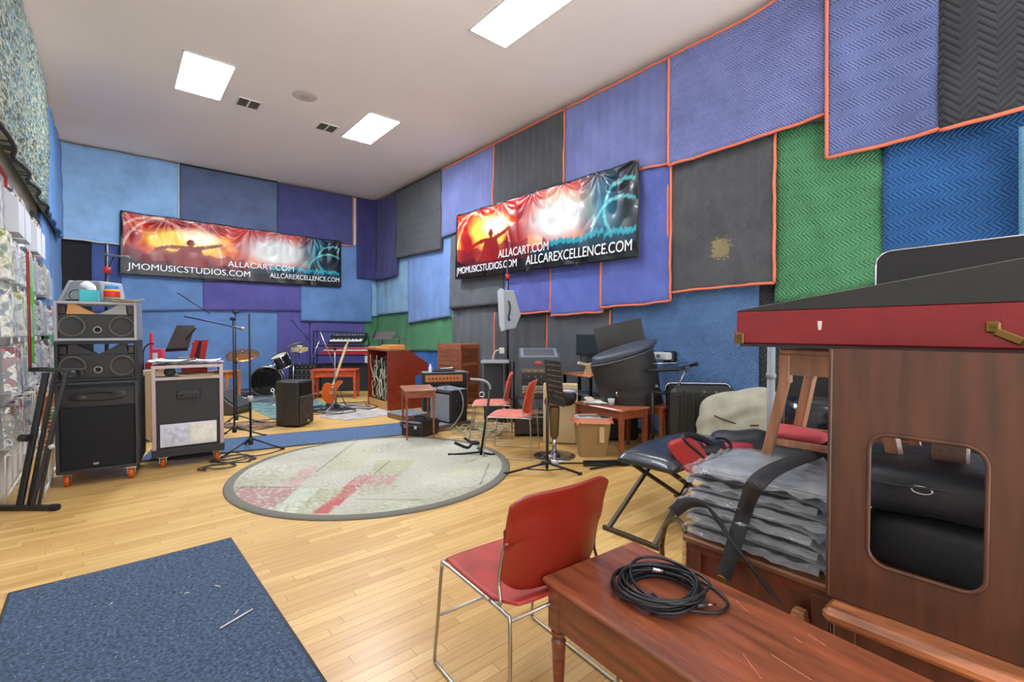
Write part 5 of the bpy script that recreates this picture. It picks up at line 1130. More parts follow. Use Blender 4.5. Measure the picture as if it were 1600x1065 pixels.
# ================================================================ RIGHT HALF
def chair(label, loc, rz, group=None, shade=(130, 31, 16), faded=(160, 50, 40)):
    t = thing('stacking_chair', label, 'chair', loc, rz, group)
    SH_ = mat('chair_shell_%d' % shade[1], shade, .32, bump=.12, bs=260, coat=.15); SF = mat('chair_seat_%d' % faded[1], faded, .45, bump=.25, bs=260, var=.12, vs=9)
    W2, D2 = .232, .235
    def st(u, v):
        x = (u-.5)*2; y = (v-.5)*2
        k = 1-.06*abs(y)**3; px = x*W2*k*(1-.10*(v < .2)*(1-v/.2)); py = y*D2*(1-.05*abs(x)**4)
        z = .44-.012*(1-x*x)*(1-y*y)-.03*max(0, y-.6)**2*3+.02*max(0, -y-.6)*1.5
        return Vector((px, py, z))
    w = MB(); w.grid(st, 24, 20); o = w.build('seat', SF, t); so = o.modifiers.new('t', 'SOLIDIFY'); so.thickness = .014; so.offset = -1; so.use_even_offset = True
    bv = o.modifiers.new('b', 'BEVEL'); bv.width = .005; bv.segments = 2; bv.limit_method = 'ANGLE'
    def bt(u, v):
        x = (u-.5)*2; z = .455+.345*v; ys = -.20-.055*v-.03*max(0, v-.8)*5*.4
        k = 1-.04*(1-v); cr_ = (abs(x)**5)*.02*(1 if v > .85 or v < .15 else .2)
        zz = z-(.035 if v > .5 else -.05)*abs(x)**6
        return Vector((x*W2*.97*k, ys+.045*x*x-.0, zz))
    w = MB(); w.grid(bt, 26, 18); o = w.build('backrest', SH_, t); so = o.modifiers.new('t', 'SOLIDIFY'); so.thickness = .013; so.offset = 0
    bv = o.modifiers.new('b', 'BEVEL'); bv.width = .005; bv.segments = 2; bv.limit_method = 'ANGLE'
    for s in (-1, 1):
        x = s*(W2+.004)
        w = MB(); w.tube(catmull([(x*1.0, -.12, .425), (x, -.215, .422), (x, -.235, .40), (x*1.03, -.245, .2), (x*1.05, -.255, .035), (x*1.05, -.24, .008), (x*1.05, -.1, .007), (x*1.05, .1, .007), (x*1.05, .24, .008), (x*1.05, .255, .035), (x*1.03, .235, .2), (x, .215, .40), (x, .19, .422), (x, .0, .425), (x, -.12, .425)], 4), .0065, 8)
        w.build('side_frame', STEEL, t)
        w = MB(); w.tube(catmull([(x, -.10, .425), (x*.97, -.17, .43), (x*.94, -.155, .50), (x*.93, -.175, .60), (x*.92, -.195, .64)], 5), .006, 8); w.build('back_rod', STEEL, t)
    w = MB(); w.tube([(-W2, .235, .20), (W2, .235, .20)], .006, 8); w.build('crossbar', STEEL, t)
    w = MB(); w.tube([(-W2, -.235, .41), (W2, -.235, .41)], .006, 8); w.build('crossbar', STEEL, t)
    w = MB(); w.tube([(-W2, .22, .417), (W2, .22, .417)], .006, 8); w.build('crossbar', STEEL, t)
    return t
chair('red stacking chair in the foreground, seen from behind, with thin steel rod legs', (1.185, 1.325, 0), -.07)
chair('nearer of the two faded red chairs beyond the round rug', (3.27, 3.84, 0), .66, 'far red stacking chairs', (206, 70, 40), (206, 122, 108))
chair('farther faded red chair, beside the grey amplifier cables', (3.60, 4.62, 0), .86, 'far red stacking chairs', (206, 84, 62), (204, 120, 106))
# foreground bench
BW = wood('bench_brown', (104, 52, 34), .3, .25, (14, 1.6, 14), .35); BT = wood('bench_top_brown', (128, 70, 45), .33, .22, (9, 1.2, 9), .3, .12)
bx = thing('piano_bench', 'long brown wooden bench with fluted legs in the right foreground, cable coil on it', 'bench', (1.262, .560, 0), -.09)
W2, L2 = .215, .525
w = MB(); w.box((0, 0, .489), (W2*2+.03, L2*2+.03, .022), bev=.007); w.build('top', BT, bx)
w = MB(); w.box((0, 0, .472), (W2*2+.012, L2*2+.012, .012), bev=.003); w.build('top_moulding', BW, bx)
w = MB()
for a in (-1, 1): w.box((a*(W2-.014), 0, .405), (.02, L2*2-.06, .125)); w.box((0, a*(L2-.014), .405), (W2*2-.06, .02, .125))
w.build('apron', BW, bx)
def fluted_leg(x, y, t, m, h=.47, r=.026):
    w = MB(); w.box((x, y, h-.07), (.052, .052, .14), bev=.003)
    prof = [(r*.55, 0), (r*.6, .03), (r*.5, .045), (r*.95, .29), (r*.65, .30), (r*1.0, .312), (r*.95, .322), (r*.62, .328), (r*.9, .334)]; vs = []; fs = []; sg_ = 32
    for rr, z in prof:
        for k in range(sg_): a = 2*PI*k/sg_; q_ = rr*(1-.10*(k % 4 == 0)*(.05 < z < .285)); vs.append((x+q_*math.cos(a), y+q_*math.sin(a), z))
    n = len(prof)
    for i in range(n-1):
        for k in range(sg_): fs.append((i*sg_+k, i*sg_+(k+1) % sg_, (i+1)*sg_+(k+1) % sg_, (i+1)*sg_+k))
    w._add(vs, fs, False); return w.build('leg', m, t)
for sx in (-1, 1):
    for sy in (-1, 1): fluted_leg(sx*(W2-.026), sy*(L2-.026), bx, BW)
r1 = random.Random(3)
SCM = mat('scratch_pale', (196, 130, 96), .6)
for px0, py0, px1, py1 in ((1205, 1022, 1268, 1062), (1150, 938, 1168, 955), (1262, 990, 1290, 1008), (1160, 1020, 1190, 1060), (1240, 995, 1252, 1003)):
    a, b = G(px0, py0, .5004), G(px1, py1, .5004); w = MB(); w.tube([a, b], .0008, 4); o = w.build('scratch', SCM); o.parent = bx; o.matrix_parent_inverse = (Matrix.Translation(bx.location) @ Matrix.Rotation(-.09, 4, 'Z')).inverted()
# cable coil
cc = G(1040, 930, .5); t = thing('cable_coil', 'black instrument cable coiled and tied on the foreground bench', 'cable', (cc.x, cc.y, .502), -YAW)
CB = mat('cable_rubber', (26, 28, 32), .35); r1 = random.Random(11)
for k in range(13):
    ox, oy = r1.uniform(-.012, .012)-.02, r1.uniform(-.012, .012); rx = .098+.010*(k % 4)+r1.uniform(0, .008); ry = .098+.008*((k*2) % 5); ph = r1.uniform(0, 6); zz = .006+0.0030*k
    pts = [(ox+rx*math.cos(a)+.006*math.sin(2*a+ph), oy+ry*math.sin(a)+.006*math.cos(3*a+ph), zz+.006*math.sin(a+ph)+.006) for a in [2*PI*i/18 for i in range(18)]]
    w = MB(); w.tube(catmull(pts, 4, True), .0050, 8, closed=True); w.build('loop', CB, t)
w = MB(); w.tube(catmull([(-.06, .12, .02), (.03, .135, .012), (.12, .09, .006), (.165, .01, .006), (.165, -.06, .006), (.12, -.10, .006), (.05, -.105, .012), (-.04, -.09, .02)], 6), .0045, 8); w.build('outer_loop', CB, t)
w = MB(); w.box((-.065, -.082, .024), (.03, .045, .048), bev=.012, rot=Matrix.Rotation(-.5, 4, 'Z')); w.build('hook_and_loop_tie', mat('velcro_black', (34, 36, 44), .9, bump=.6, bs=500), t)
w = MB(); w.cyl((.06, -.088, .018), (.095, -.078, .014), .008, .006, 12); o = w.build('plug_sleeve', mat('plug_grey', (80, 84, 88), .35, .5), t); w = MB(); w.cyl((.095, -.078, .014), (.125, -.070, .012), .003); w.build('jack_tip', mat('jack_metal', (190, 160, 120), .2, 1), o)
w = MB(); w.cyl((-.02, .075, .04), (.02, .07, .038), .0075, .006, 12); w.build('plug_sleeve', CHROME, t)
# cabinet under wrapped stack, second bench, holed panel
CW = wood('cabinet_redbrown', (96, 44, 34), .35, .2, (6, 6, 1.2), .25); CT = wood('cabinet_top_brown', (112, 72, 50), .35, .25, (9, 1.2, 9), .25); LG = wood('ledge_worn', (164, 100, 64), .38, .3, (9, 1.4, 9), .35, .15)
t = thing('cabinet', 'low red-brown wooden cabinet under the plastic-wrapped stack', 'cabinet', (1.755, .975, 0), .0)
w = MB(); w.box((.42, -.255, .235), (.80, .50, .47)); w.build('carcass', CW, t)
w = MB(); w.box((.42, -.255, .487), (.88, .525, .026), bev=.006); w.build('top', CT, t)
w = MB(); w.box((.01, -.255, .455), (.02, .50, .03)); w.build('rail', CW, t)
for y in (-.035, -.475): w = MB(); w.box((.008, y, .225), (.024, .055, .45), bev=.003); w.build('stile', CW, t)
w = MB(); w.box((.01, -.255, .10), (.022, .40, .09), bev=.003); w.build('lower_rail', CW, t)
w = MB(); w.box((.005, .004, .235), (.028, .014, .46)); w.build('edge_strip', wood('pale_strip', (200, 160, 110)), t, 'pale bare wood strip')
w = MB(); w.box((-.12, -.47, .42), (.05, .06, .06), bev=.004, taper=(.7, .6)); o = w.build('wood_block', wood('block_wood', (150, 100, 70))); o.location = (0, 0, 0)
bl_ = G(1249, 965, .36); o.location = (bl_.x+.12, bl_.y+.47, bl_.z-.42+.0); tag(o, 'small tapered wooden block behind the foreground bench', 'block')
t = thing('wooden_bench', 'wooden bench with a worn rounded top edge under the panel with the window opening', 'bench', (1.60, .455, 0))
w = MB(); w.box((.45, -.48, .474), (.90, .96, .046), bev=.016); w.build('top', LG, t)
w = MB(); w.box((.08, -.48, .38), (.025, .88, .13)); w.build('apron', CW, t); w = MB(); w.box((.45, -.03, .38), (.75, .025, .13)); w.build('apron', CW, t)
for x in (.08, .84):
    for y in (-.05, -.90): w = MB(); w.box((x, y, .225), (.05, .05, .45), bev=.004); w.build('leg', CW, t)
# panel with rounded opening
PW = wood('panel_wood', (80, 47, 31), .42, .16, (10, 10, 1.0), .08)
t = thing('wooden_stand', 'dark brown upright wooden panel with a rounded window opening, on the worn bench', 'stand', (1.68, .463, .5005), 0)
hy0, hy1, hz0, hz1 = -.098, -.352, .135, .527
def rr(y0, y1, z0, z1, r, n=6):
    P = []
    for cy, cz, a0 in ((y1+r, z0+r, PI), (y0-r, z0+r, 1.5*PI), (y0-r, z1-r, 0), (y1+r, z1-r, .5*PI)):
        for i in range(n+1): a = a0+.5*PI*i/n; P.append((cy+r*math.cos(a), cz+r*math.sin(a)))
    return P
inn = rr(hy0, hy1, hz0, hz1, .05); ny = len(inn); PH = .765; PY1 = -.92
def outer_pt(p):
    cy, cz = (hy0+hy1)/2, (hz0+hz1)/2; dy, dz = p[0]-cy, p[1]-cz; s = min([((0-cy)/dy if dy > 0 else (PY1-cy)/dy) if abs(dy) > 1e-6 else 9, ((PH-cz)/dz if dz > 0 else (0-cz)/dz) if abs(dz) > 1e-6 else 9])
    return (cy+dy*s, cz+dz*s)
out = [outer_pt(p) for p in inn]
cor = [(PY1, 0), (0, 0), (0, PH), (PY1, PH)]
w = MB(); th = .03; vs = []; fs = []
for x in (0, th): vs += [(x, p[0], p[1]) for p in inn]+[(x, p[0], p[1]) for p in out]
n = ny
import itertools
for k in range(n):
    j = (k+1) % n; fs.append((k, j, n+j, n+k)[::-1]); fs.append((2*n+k, 2*n+j, 3*n+j, 3*n+k)); fs.append((k, j, 2*n+j, 2*n+k))
def corner_fill(vs, fs):
    for k in range(n):
        j = (k+1) % n; a, b = out[k], out[j]
        for c in cor:
            if (abs(a[0]-c[0]) < 1e-5 or abs(a[1]-c[1]) < 1e-5) and (abs(b[0]-c[0]) < 1e-5 or abs(b[1]-c[1]) < 1e-5) and not (abs(a[0]-b[0]) < 1e-6 or abs(a[1]-b[1]) < 1e-6):
                i = len(vs); vs += [(0, c[0], c[1]), (th, c[0], c[1])]; fs.append((n+k, n+j, i)[::-1]); fs.append((3*n+k, 3*n+j, i+1))
corner_fill(vs, fs)
w._add(vs, fs)
for a, b in ((cor[0], cor[1]), (cor[1], cor[2]), (cor[2], cor[3])): w._add([(0, *a), (th, *a), (th, *b), (0, *b)], [(0, 1, 2, 3)])
w.build('window_panel', PW, t)
w = MB(); w.tube([(-.001, p[0], p[1]) for p in rr(hy0-.004, hy1+.004, hz0+.004, hz1-.004, .047)], .006, 6, closed=True); w.build('opening_edge', PW, t)
w = MB(); w.box((.012, -.003, PH/2), (.03, .012, PH), bev=.004); w.build('edge_strip', PW, t)
w = MB(); w.box((.12, -.46, .006), (.22, .90, .012)); w.build('foot_board', PW, t)
w = MB(); w.box((.36, -.235, .42), (.06, .09, .66), bev=.004); w.build('inner_post', wood('post_brown', (84, 52, 38)), t)
w = MB(); w.box((.2, -.46, PH-.012), (.38, .90, .024)); w.build('top_board', PW, t)
# bar stool under the red case
SW = wood('stool_wood', (150, 102, 70), .4, .15, (8, 8, 1.5), .2)
t = thing('bar_stool', 'tall wooden stool with splayed legs holding up the left end of the red case', 'stool', (2.24, .575, .5005))
sx0, sy0, sh = .15, .155, .747
w = MB(); w.box((0, 0, sh-.012), (.34, .35, .024), bev=.006); w.build('seat', SW, t)
for a in (-1, 1): w = MB(); w.box((0, a*sy0, sh-.065), (.26, .02, .08)); w.build('apron', SW, t); w = MB(); w.box((a*sx0, 0, sh-.065), (.02, .27, .08)); w.build('apron', SW, t)
for a in (-1, 1):
    for b in (-1, 1):
        w = MB(); w.bar((a*sx0, b*sy0, sh-.02), (a*sx0, b*sy0, sh-.14), .042); w.bar((a*sx0, b*sy0, sh-.12), (a*(sx0+.03), b*(sy0+.12), .004), .04); w.build('leg', SW, t)
for a in (-1, 1): w = MB(); w.box((a*(sx0+.015), 0, .365), (.018, .43, .028), bev=.003); w.build('rung', SW, t)
# red and black keyboard case
a, b = Vector((1.85, .826, 0)), Vector((1.747, .062, 0)); d = (b-a).normalized(); rz = math.atan2(d.y, d.x)
t = thing('keyboard_case', 'long red case with a sloping black lid and brass corners resting on stool and panel', 'case', (a.x, a.y, 1.2705), rz)   # local x toward the camera's right, y away
RC = mat('red_tolex', (128, 24, 30), .45, bump=.15, bs=300, var=.05); BL = mat('black_tolex_lid', (38, 40, 40), .6, bump=.2, bs=300, var=.06); CL = 1.32
w = MB(); w.box((CL/2, .30, .063), (CL, .60, .124), bev=.006); w.build('body', RC, t)
w = MB(); w.prism([(.0, .1255), (CL, .1255), (CL, .285), (.78, .235), (0, .128)], .002, .22); w.build('lid', BL, t)
w = MB(); w.tube([(0, .004, .128), (.78, .004, .2345)], .002, 6); w.build('lid_edge', mat('worn_edge', (110, 108, 96), .6), t)
w = MB(); w.box((CL/2, .01, -.004), (CL-.04, .02, .01)); w.build('lower_edge', BLACK, t)
def brassc(x, sx):
    w = MB(); w.box((x, -.002, .022), (.035, .006, .042), bev=.005); w.box((x-sx*.018, .018, .022), (.004, .04, .042)); o = w.build('corner', BRASS, t); w = MB(); w.cyl((x, -.004, .026), (x, -.009, .026), .007, seg=12); w.build('rivet', mat('rivet', (96, 78, 40), .4, .8), o)
brassc(.016, 1)
w = MB(); w.box((.715, -.003, .060), (.03, .008, .03), bev=.008); w.box((.745, -.004, .035), (.06, .008, .022), bev=.006, rot=Matrix.Rotation(.5, 4, 'Y')); o = w.build('latch', BRASS, t); w = MB(); w.cyl((.715, -.006, .06), (.715, -.012, .06), .006, seg=12); w.build('rivet', mat('rivet', (96, 78, 40), .4, .8), o)
w = MB(); w.box((.30, -.001, .068), (.009, .003, .03), bev=.001, taper=(1.6, 1)); w.build('scuff', mat('scuff_white', (214, 206, 200), .7), t)
kc = t.location.copy()
t = thing('hard_case', 'black hard case with rounded corners and silver rims standing behind the red case', 'case', (2.17, .455, 1.397), rz)
w = MB()
def rrect(x0, x1, z0, z1, r, n=6):
    P = []
    for cx, cz, a0 in ((x0+r, z0+.01, PI), (x1-r, z0+.01, 1.5*PI), (x1-r, z1-r, 0), (x0+r, z1-r, .5*PI)):
        q_ = r if cz > z0+.02 else .01
        for i in range(n+1): an = a0+.5*PI*i/n; P.append(((cx-(0 if a0 not in (PI, 1.5*PI) else (r-.01)*(1 if a0 == PI else -1)))+q_*math.cos(an), cz+q_*math.sin(an)))
    return P
pr = rrect(0, 1.0, 0, .215, .05); w.prism(pr, 0, .055, 'y'); w.build('front_shell', mat('case_gloss_black', (20, 21, 26), .25, bump=.1, bs=40), t)
w = MB(); w.prism(rrect(-.004, 1.0, 0, .222, .05), .062, .13, 'y'); w.build('back_shell', mat('case_gloss_black', (20, 21, 26), .25, bump=.1, bs=40), t)
for y in (0, .058): w = MB(); w.tube([(x, y, z) for x, z in pr], .0035, 6, closed=True); w.build('rim', CHROME, t)
# wrapped stack
PLA = mat('clear_plastic_film', (228, 232, 238), .14, 0, bump=1.0, bs=24, trans=.35, alpha=.32, coat=.8)
CLO = mat('dark_packed_cloth', (52, 54, 58), .6, bump=.7, bs=26, var=.35, vs=16)
tags = ['lowest plastic-wrapped bundle of dark cloth on the red-brown cabinet', 'second plastic-wrapped bundle from the bottom of the stack', 'third plastic-wrapped bundle from the bottom of the stack', 'fourth plastic-wrapped bundle from the bottom of the stack', 'fifth plastic-wrapped bundle from the bottom of the stack', 'topmost plastic-wrapped bundle of the stack, pale and shiny']
z = .5015; hs_ = [.06, .048, .046, .045, .045, .06]
for i, lb in enumerate(tags):
    h = hs_[i]; jx, jy = rnd.uniform(-.015, .01), rnd.uniform(-.02, .015)
    t = thing('wrapped_bundle', lb, 'bundle', (1.945+jx, .735+jy, z), rnd.uniform(-.05, .05), 'plastic-wrapped bundles stacked on the cabinet')
    def fn(u, v, s=i, top=1, h=h, g=0):
        x = (u-.5)*2; y = (v-.5)*2; k = (1-abs(x)**6)*(1-abs(y)**6); q_ = Vector((u*4+s*3, v*5, s*2.1))
        z_ = h/2+top*(h/2*k**.5*.98*(.90+.10*noise.noise(q_*1.5))+g*k)-(.004*abs(noise.noise(q_*3)) if top > 0 else 0)
        if i == 5 and top > 0: z_ -= .012*(1-u)+.012*noise.noise(q_*.7)
        return Vector((x*(.175+g), y*(.235+g)+.010*noise.noise(q_*1.7), z_))
    w = MB(); w.grid(lambda u, v: fn(u, v, top=1), 34, 40); w.grid(lambda u, v: fn(1-u, v, top=-1), 34, 40); w.build('cloth', CLO if i < 5 else mat('grey_packed_cloth', (120, 126, 134), .6, bump=.7, bs=22, var=.25, vs=10), t)
    def fp(u, v, s=i, top=1, h=h):
        x = (u-.5)*2; y = (v-.5)*2; q_ = Vector((u*5+s*5, v*6, s)); ed = max(abs(x), abs(y)); k = (1-max(0, abs(x)-.1)**5)*(1-abs(y)**7)
        cr_ = abs(noise.noise(q_*1.6))+.5*abs(noise.noise(q_*4))
        return Vector((x*.188, y*(.25+(.02*noise.noise(q_) if ed > .9 else 0))+.0, h/2+top*(h/2*max(k, 0)**.4+.003)+ (.010*cr_*k if top > 0 else -.002)-(.012*abs(y)**8 if i < 5 else .012*(1-u)+.02*abs(y)**6*(y > 0))))
    w = MB(); w.grid(lambda u, v: fp(u, v, top=1), 44, 54)
    for side in (1, -1):
        def sk(u, v, side=side, h=h, s=i):
            q_ = Vector((u*9, s*3.3, side*2)); ln = (.035+.04*abs(noise.noise(q_*.6)))*(1.3 if i == 5 or i == 2 else 1)
            if side == 1: return Vector(((u-.5)*.37, .235+ln*v, h*.62-.035*v*v+.02*noise.noise(Vector((u*7, v*3, s)))))
            return Vector((-.178-ln*.45*v, (u-.5)*.46, h*.6-.02*v+.014*noise.noise(Vector((u*9, v*3, s)))))
        w.grid(sk, 30, 5)
    w.build('plastic_film', PLA, t)
    z += h+.001
# tattered film tongues
# straps
def ribbon(mb, pts, wv, th=.003, n=6):
    P = catmull(pts, n); Wd = Vector(wv); vs = []; fs = []
    for i, p in enumerate(P):
        t_ = (P[min(i+1, len(P)-1)]-P[max(i-1, 0)]).normalized(); nn = t_.cross(Wd.normalized()); nn = nn.normalized()*th if nn.length > 1e-6 else Vector((th, 0, 0))
        vs += [p-Wd/2-nn, p+Wd/2-nn, p+Wd/2+nn, p-Wd/2+nn]
    for i in range(len(P)-1):
        for k in range(4): fs.append((i*4+k, i*4+(k+1) % 4, (i+1)*4+(k+1) % 4, (i+1)*4+k))
    fs.append((0, 1, 2, 3)); o = (len(P)-1)*4; fs.append((o+3, o+2, o+1, o)); return mb._add(vs, fs, True)
WEB = mat('black_webbing', (30, 30, 34), .6, bump=.5, bs=300)
t = thing('strap', 'broad black webbing strap hanging over the wrapped stack in front of the cabinet', 'strap', (1.74, .7, .5))
L_ = Vector((1.74, .7, .5))
def sp(px, py, x): return onx(px, py, x)-L_
w = MB(); ribbon(w, [G(1290, 702, .845)-L_, G(1240, 720, .85)-L_, G(1205, 736, .85)-L_, G(1180, 758, .845)-L_, sp(1166, 790, 1.722), sp(1150, 840, 1.715), sp(1138, 880, 1.70), sp(1130, 900, 1.70)], (.012, .055, .012)); w.build('webbing', WEB, t)
w = MB(); e = sp(1128, 905, 1.70); w.box(e, (.012, .03, .03), bev=.003); w.build('buckle', BRASS, t)
w = MB(); ribbon(w, [sp(1052, 800, 1.745), sp(1075, 785, 1.735), sp(1105, 790, 1.72), sp(1130, 825, 1.715), sp(1155, 862, 1.70), sp(1185, 900, 1.70), sp(1212, 935, 1.70)], (.0, .045, .025)); w.build('webbing', WEB, t)
# bags behind the panel and right of the stack
BAG = mat('black_nylon_bag', (34, 36, 42), .5, bump=.5, bs=18); 
t = thing('travel_bag', 'upper black nylon bag with silver zip rings seen through the panel opening', 'bag', (2.07, .27, .735))
w = MB(); w.blob((0, -.02, .085), (.40, .60, .17), 30, 18, .12, 5, 3, .55); w.build('body', BAG, t)
w = MB(); w.tube([(-.2, .0+.025*math.cos(a_), .10+.012*math.sin(a_)) for a_ in [2*PI*i/14 for i in range(14)]], .003, 6, closed=True); w.build('zip_ring', CHROME, t)
w = MB(); w.tube(catmull([(-.19, .25, .11), (-.2, .1, .10), (-.2, -.1, .115), (-.17, -.26, .10)], 5), .004, 6); w.build('zip', mat('zip_dark', (60, 62, 68), .4), t)
w = MB(); w.tube(catmull([(-.1, -.12, .16), (-.12, -.2, .17), (-.15, -.3, .12)], 5), .002, 5); w.build('wire_clip', CHROME, t)
t = thing('travel_bag', 'lower plain black padded bag seen through the panel opening', 'bag', (2.13, .20, .5205))
w = MB(); w.blob((0, -.04, .105), (.42, .56, .21), 30, 18, .05, 4, 5, .4); w.build('body', mat('black_padded', (38, 38, 40), .6, bump=.2, bs=100), t)
w = MB(); w.blob((.05, 0, .02), (.2, .24, .05), 20, 12, .2, 6, 8, .7); o = w.build('red_cloth', mat('pinkish_red_cloth', (190, 70, 78), .7)); o.location = (2.28, .76, .84); tag(o, 'pinkish red cloth behind the wrapped stack under the stool rung', 'cloth')
w = MB(); w.blob((0, 0, .16), (.26, .26, .32), 20, 14, .1, 5, 12, .6); o = w.build('storage_box', BLACKV); o.location = (2.28, .76, .502); tag(o, 'dark box hidden behind the wrapped stack', 'box')
# bin behind stool
GB = mat('black_bin_bag', (22, 24, 28), .18, bump=.5, bs=10)
t = thing('waste_bin', 'tall black bin lined with a shiny black bag behind the wooden stool', 'bin', (3.22, .90, 0))
w = MB(); w.lathe([(.16, 0), (.20, .88), (.19, .88), (.15, .02), (0, .02)], 28); w.build('bin', BLACK, t)
w = MB(); w.lathe([(.205, .60), (.225, .66), (.222, .80), (.212, .90), (.2, .905), (.19, .85), (.05, .80)], 32); w.build('liner', GB, t)
w = MB(); w.box((0, 0, .6), (.4, .35, 1.2), bev=.02); o = w.build('speaker_cabinet', mat('black_satin_column', (24, 24, 27), .35)); o.location = (3.75, 1.12, 0); tag(o, 'tall black column cabinet behind the lined bin', 'cabinet')
w = MB(); w.cyl((0, 0, 0), (0, 0, 1.26), .021, seg=16); w.cyl((0, 0, 1.05), (0, 0, 1.08), .026, seg=16); o = w.build('pipe', mat('grey_pipe', (120, 128, 134), .4)); pp = Vector((2.86, 1.075, 0)); o.location = pp; tag(o, 'pale grey upright pipe beside the leg of the wooden stool', 'pipe')
# canvas bag
CV = mat('canvas_beige', (158, 156, 138), .9, bump=.7, bs=7, var=.06)
t = thing('canvas_bag', 'large pale creased canvas sack right of the black road case', 'bag', (4.62, 2.02, 0))
def cv(u, v):
    a = 2*PI*u; b = PI*(v-.5); e = .7; sg = lambda x: math.copysign(abs(x)**e, x)
    p = Vector((sg(math.cos(b))*math.cos(a)*.33, sg(math.cos(b))*math.sin(a)*.40, .37+sg(math.sin(b))*.37)); k = 1+.10*noise.noise(p*3)+.035*math.sin(p.z*26+p.y*9+3*noise.noise(p*4))*(1-abs(p.z-.37)*1.5)
    return Vector((p.x*k, p.y*k, max(.001, p.z+.04*noise.noise(p*2.5))+.10*(p.y < -0)*(p.z > .3)*min(1, -p.y*3)))
w = MB(); w.grid(cv, 60, 40); w.build('sack', CV, t)
w = MB(); w.tube(catmull([(-.3, .1, .52), (-.33, -.02, .50), (-.30, -.15, .47), (-.25, -.28, .48)], 5), .007, 5); w.build('drawstring', mat('dark_cord', (60, 58, 50), .8), t)
t, q = vthing('padded_bag', 'black padded bag with a red lining lying before the canvas sack', 'bag', Vector((3.6, 1.42, 0)))
w = MB(); a_ = q(1175, 690); w.blob((a_.x, .1, .30), (.5, .35, .56), 24, 16, .1, 4, 4, .6); w.build('body', BAG, t)
w = MB(); a_ = q(1152, 690); w.blob((a_.x, 0, a_.z-.04), (.2, .2, .09), 16, 10, .1, 4, 6, .6); w.build('lining', mat('crimson_lining', (150, 40, 54), .6), t)
# keyboard bench with padded seat
t = thing('keyboard_bench', 'black padded bench seat on folding X legs between the wrapped stack and the tables', 'bench', (3.10, 1.77, 0), .02)
VIN = mat('black_vinyl', (40, 46, 56), .28, coat=.3, bump=.1, bs=30)
def pad(u, v):
    x = (u-.5)*2; y = (v-.5)*2; k = (1-abs(x)**4)*(1-abs(y)**4); return Vector((x*.47, y*.21, .455+.075*max(k, 0)**.45+.012*(1-x*x)))
w = MB(); w.grid(pad, 36, 20); w.build('cushion', VIN, t)
w = MB(); w.box((0, 0, .44), (.94, .42, .028), bev=.006); w.build('seat_board', BLACK, t)
LS = mat('leg_bronze_black', (70, 62, 52), .35, .6)
for y in (-.17, .17):
    w = MB(); w.bar((-.62, y, .015), (.0, y*.95, .43), .028); w.build('leg', LS, t); w = MB(); w.bar((-.42, y*.9, .43), (.30, y*.9, .015), .028); w.build('leg', LS, t)
for x in (-.62, .30): w = MB(); w.bar((x, -.21, .014), (x, .21, .014), .028); w.build('foot_bar', LS, t)
w = MB(); w.cyl((-.30, -.22, .235), (-.30, -.16, .235), .03, seg=12); w.build('height_knob', BLACK, t)
w = MB(); w.tube(catmull([(2.33-3.10, 1.43-1.77, .02), (2.30-3.1, 1.42-1.77, .14), (2.28-3.1, 1.38-1.77, .27), (2.22-3.1, 1.28-1.77, .34), (2.10-3.1, 1.16-1.77, .34)], 6), .014, 10); o = w.build('bent_tube', mat('worn_black_tube', (66, 54, 34), .35, .5, var=.6, vs=40)); o.location = (3.10, 1.77, 0); tag(o, 'worn black and gold bent tube curving up beside the red-brown cabinet', 'tube')
# red / black padded strap on bench
P = Vector((2.85, 1.50, 0)); t, q = vthing('shoulder_pad', 'red and black padded loop lying on the black bench seat', 'bag', P)
rp_ = [q(1047, 700, .0), q(1060, 686, .03), q(1083, 686, .03), q(1108, 722, .0), q(1095, 736, -.02), q(1075, 738, -.03)]
w = MB(); w.prism([(p.x, p.z) for p in catmull(rp_, 4, True)], -.02, .05); w.build('red_panel', mat('red_leather', (168, 44, 44), .35), t)
w = MB(); w.tube(catmull([q(1110, 728, .0), q(1092, 708, -.01), q(1070, 688, -.01), q(1072, 681, .03), q(1095, 685, .10), q(1120, 700, .14), q(1135, 705, .14), q(1142, 696, .2), q(1132, 685, .22), q(1118, 684, .24)], 6), .022, 8, flat=.45); w.build('padded_band', mat('black_padding', (28, 28, 32), .5), t)
w = MB(); w.tube(catmull([q(1096, 690, .12), q(1108, 702, .08), q(1122, 704, .06), q(1128, 702, .06)], 5), .008, 6); w.build('red_piping', mat('pinkish_red', (196, 60, 70), .5), t)
w = MB(); w.blob(q(1100, 702, .14), (.26, .2, .07), 20, 12, .1, 5, 2, .7); w.build('dark_pouch', mat('black_padding', (28, 28, 32), .5), t)
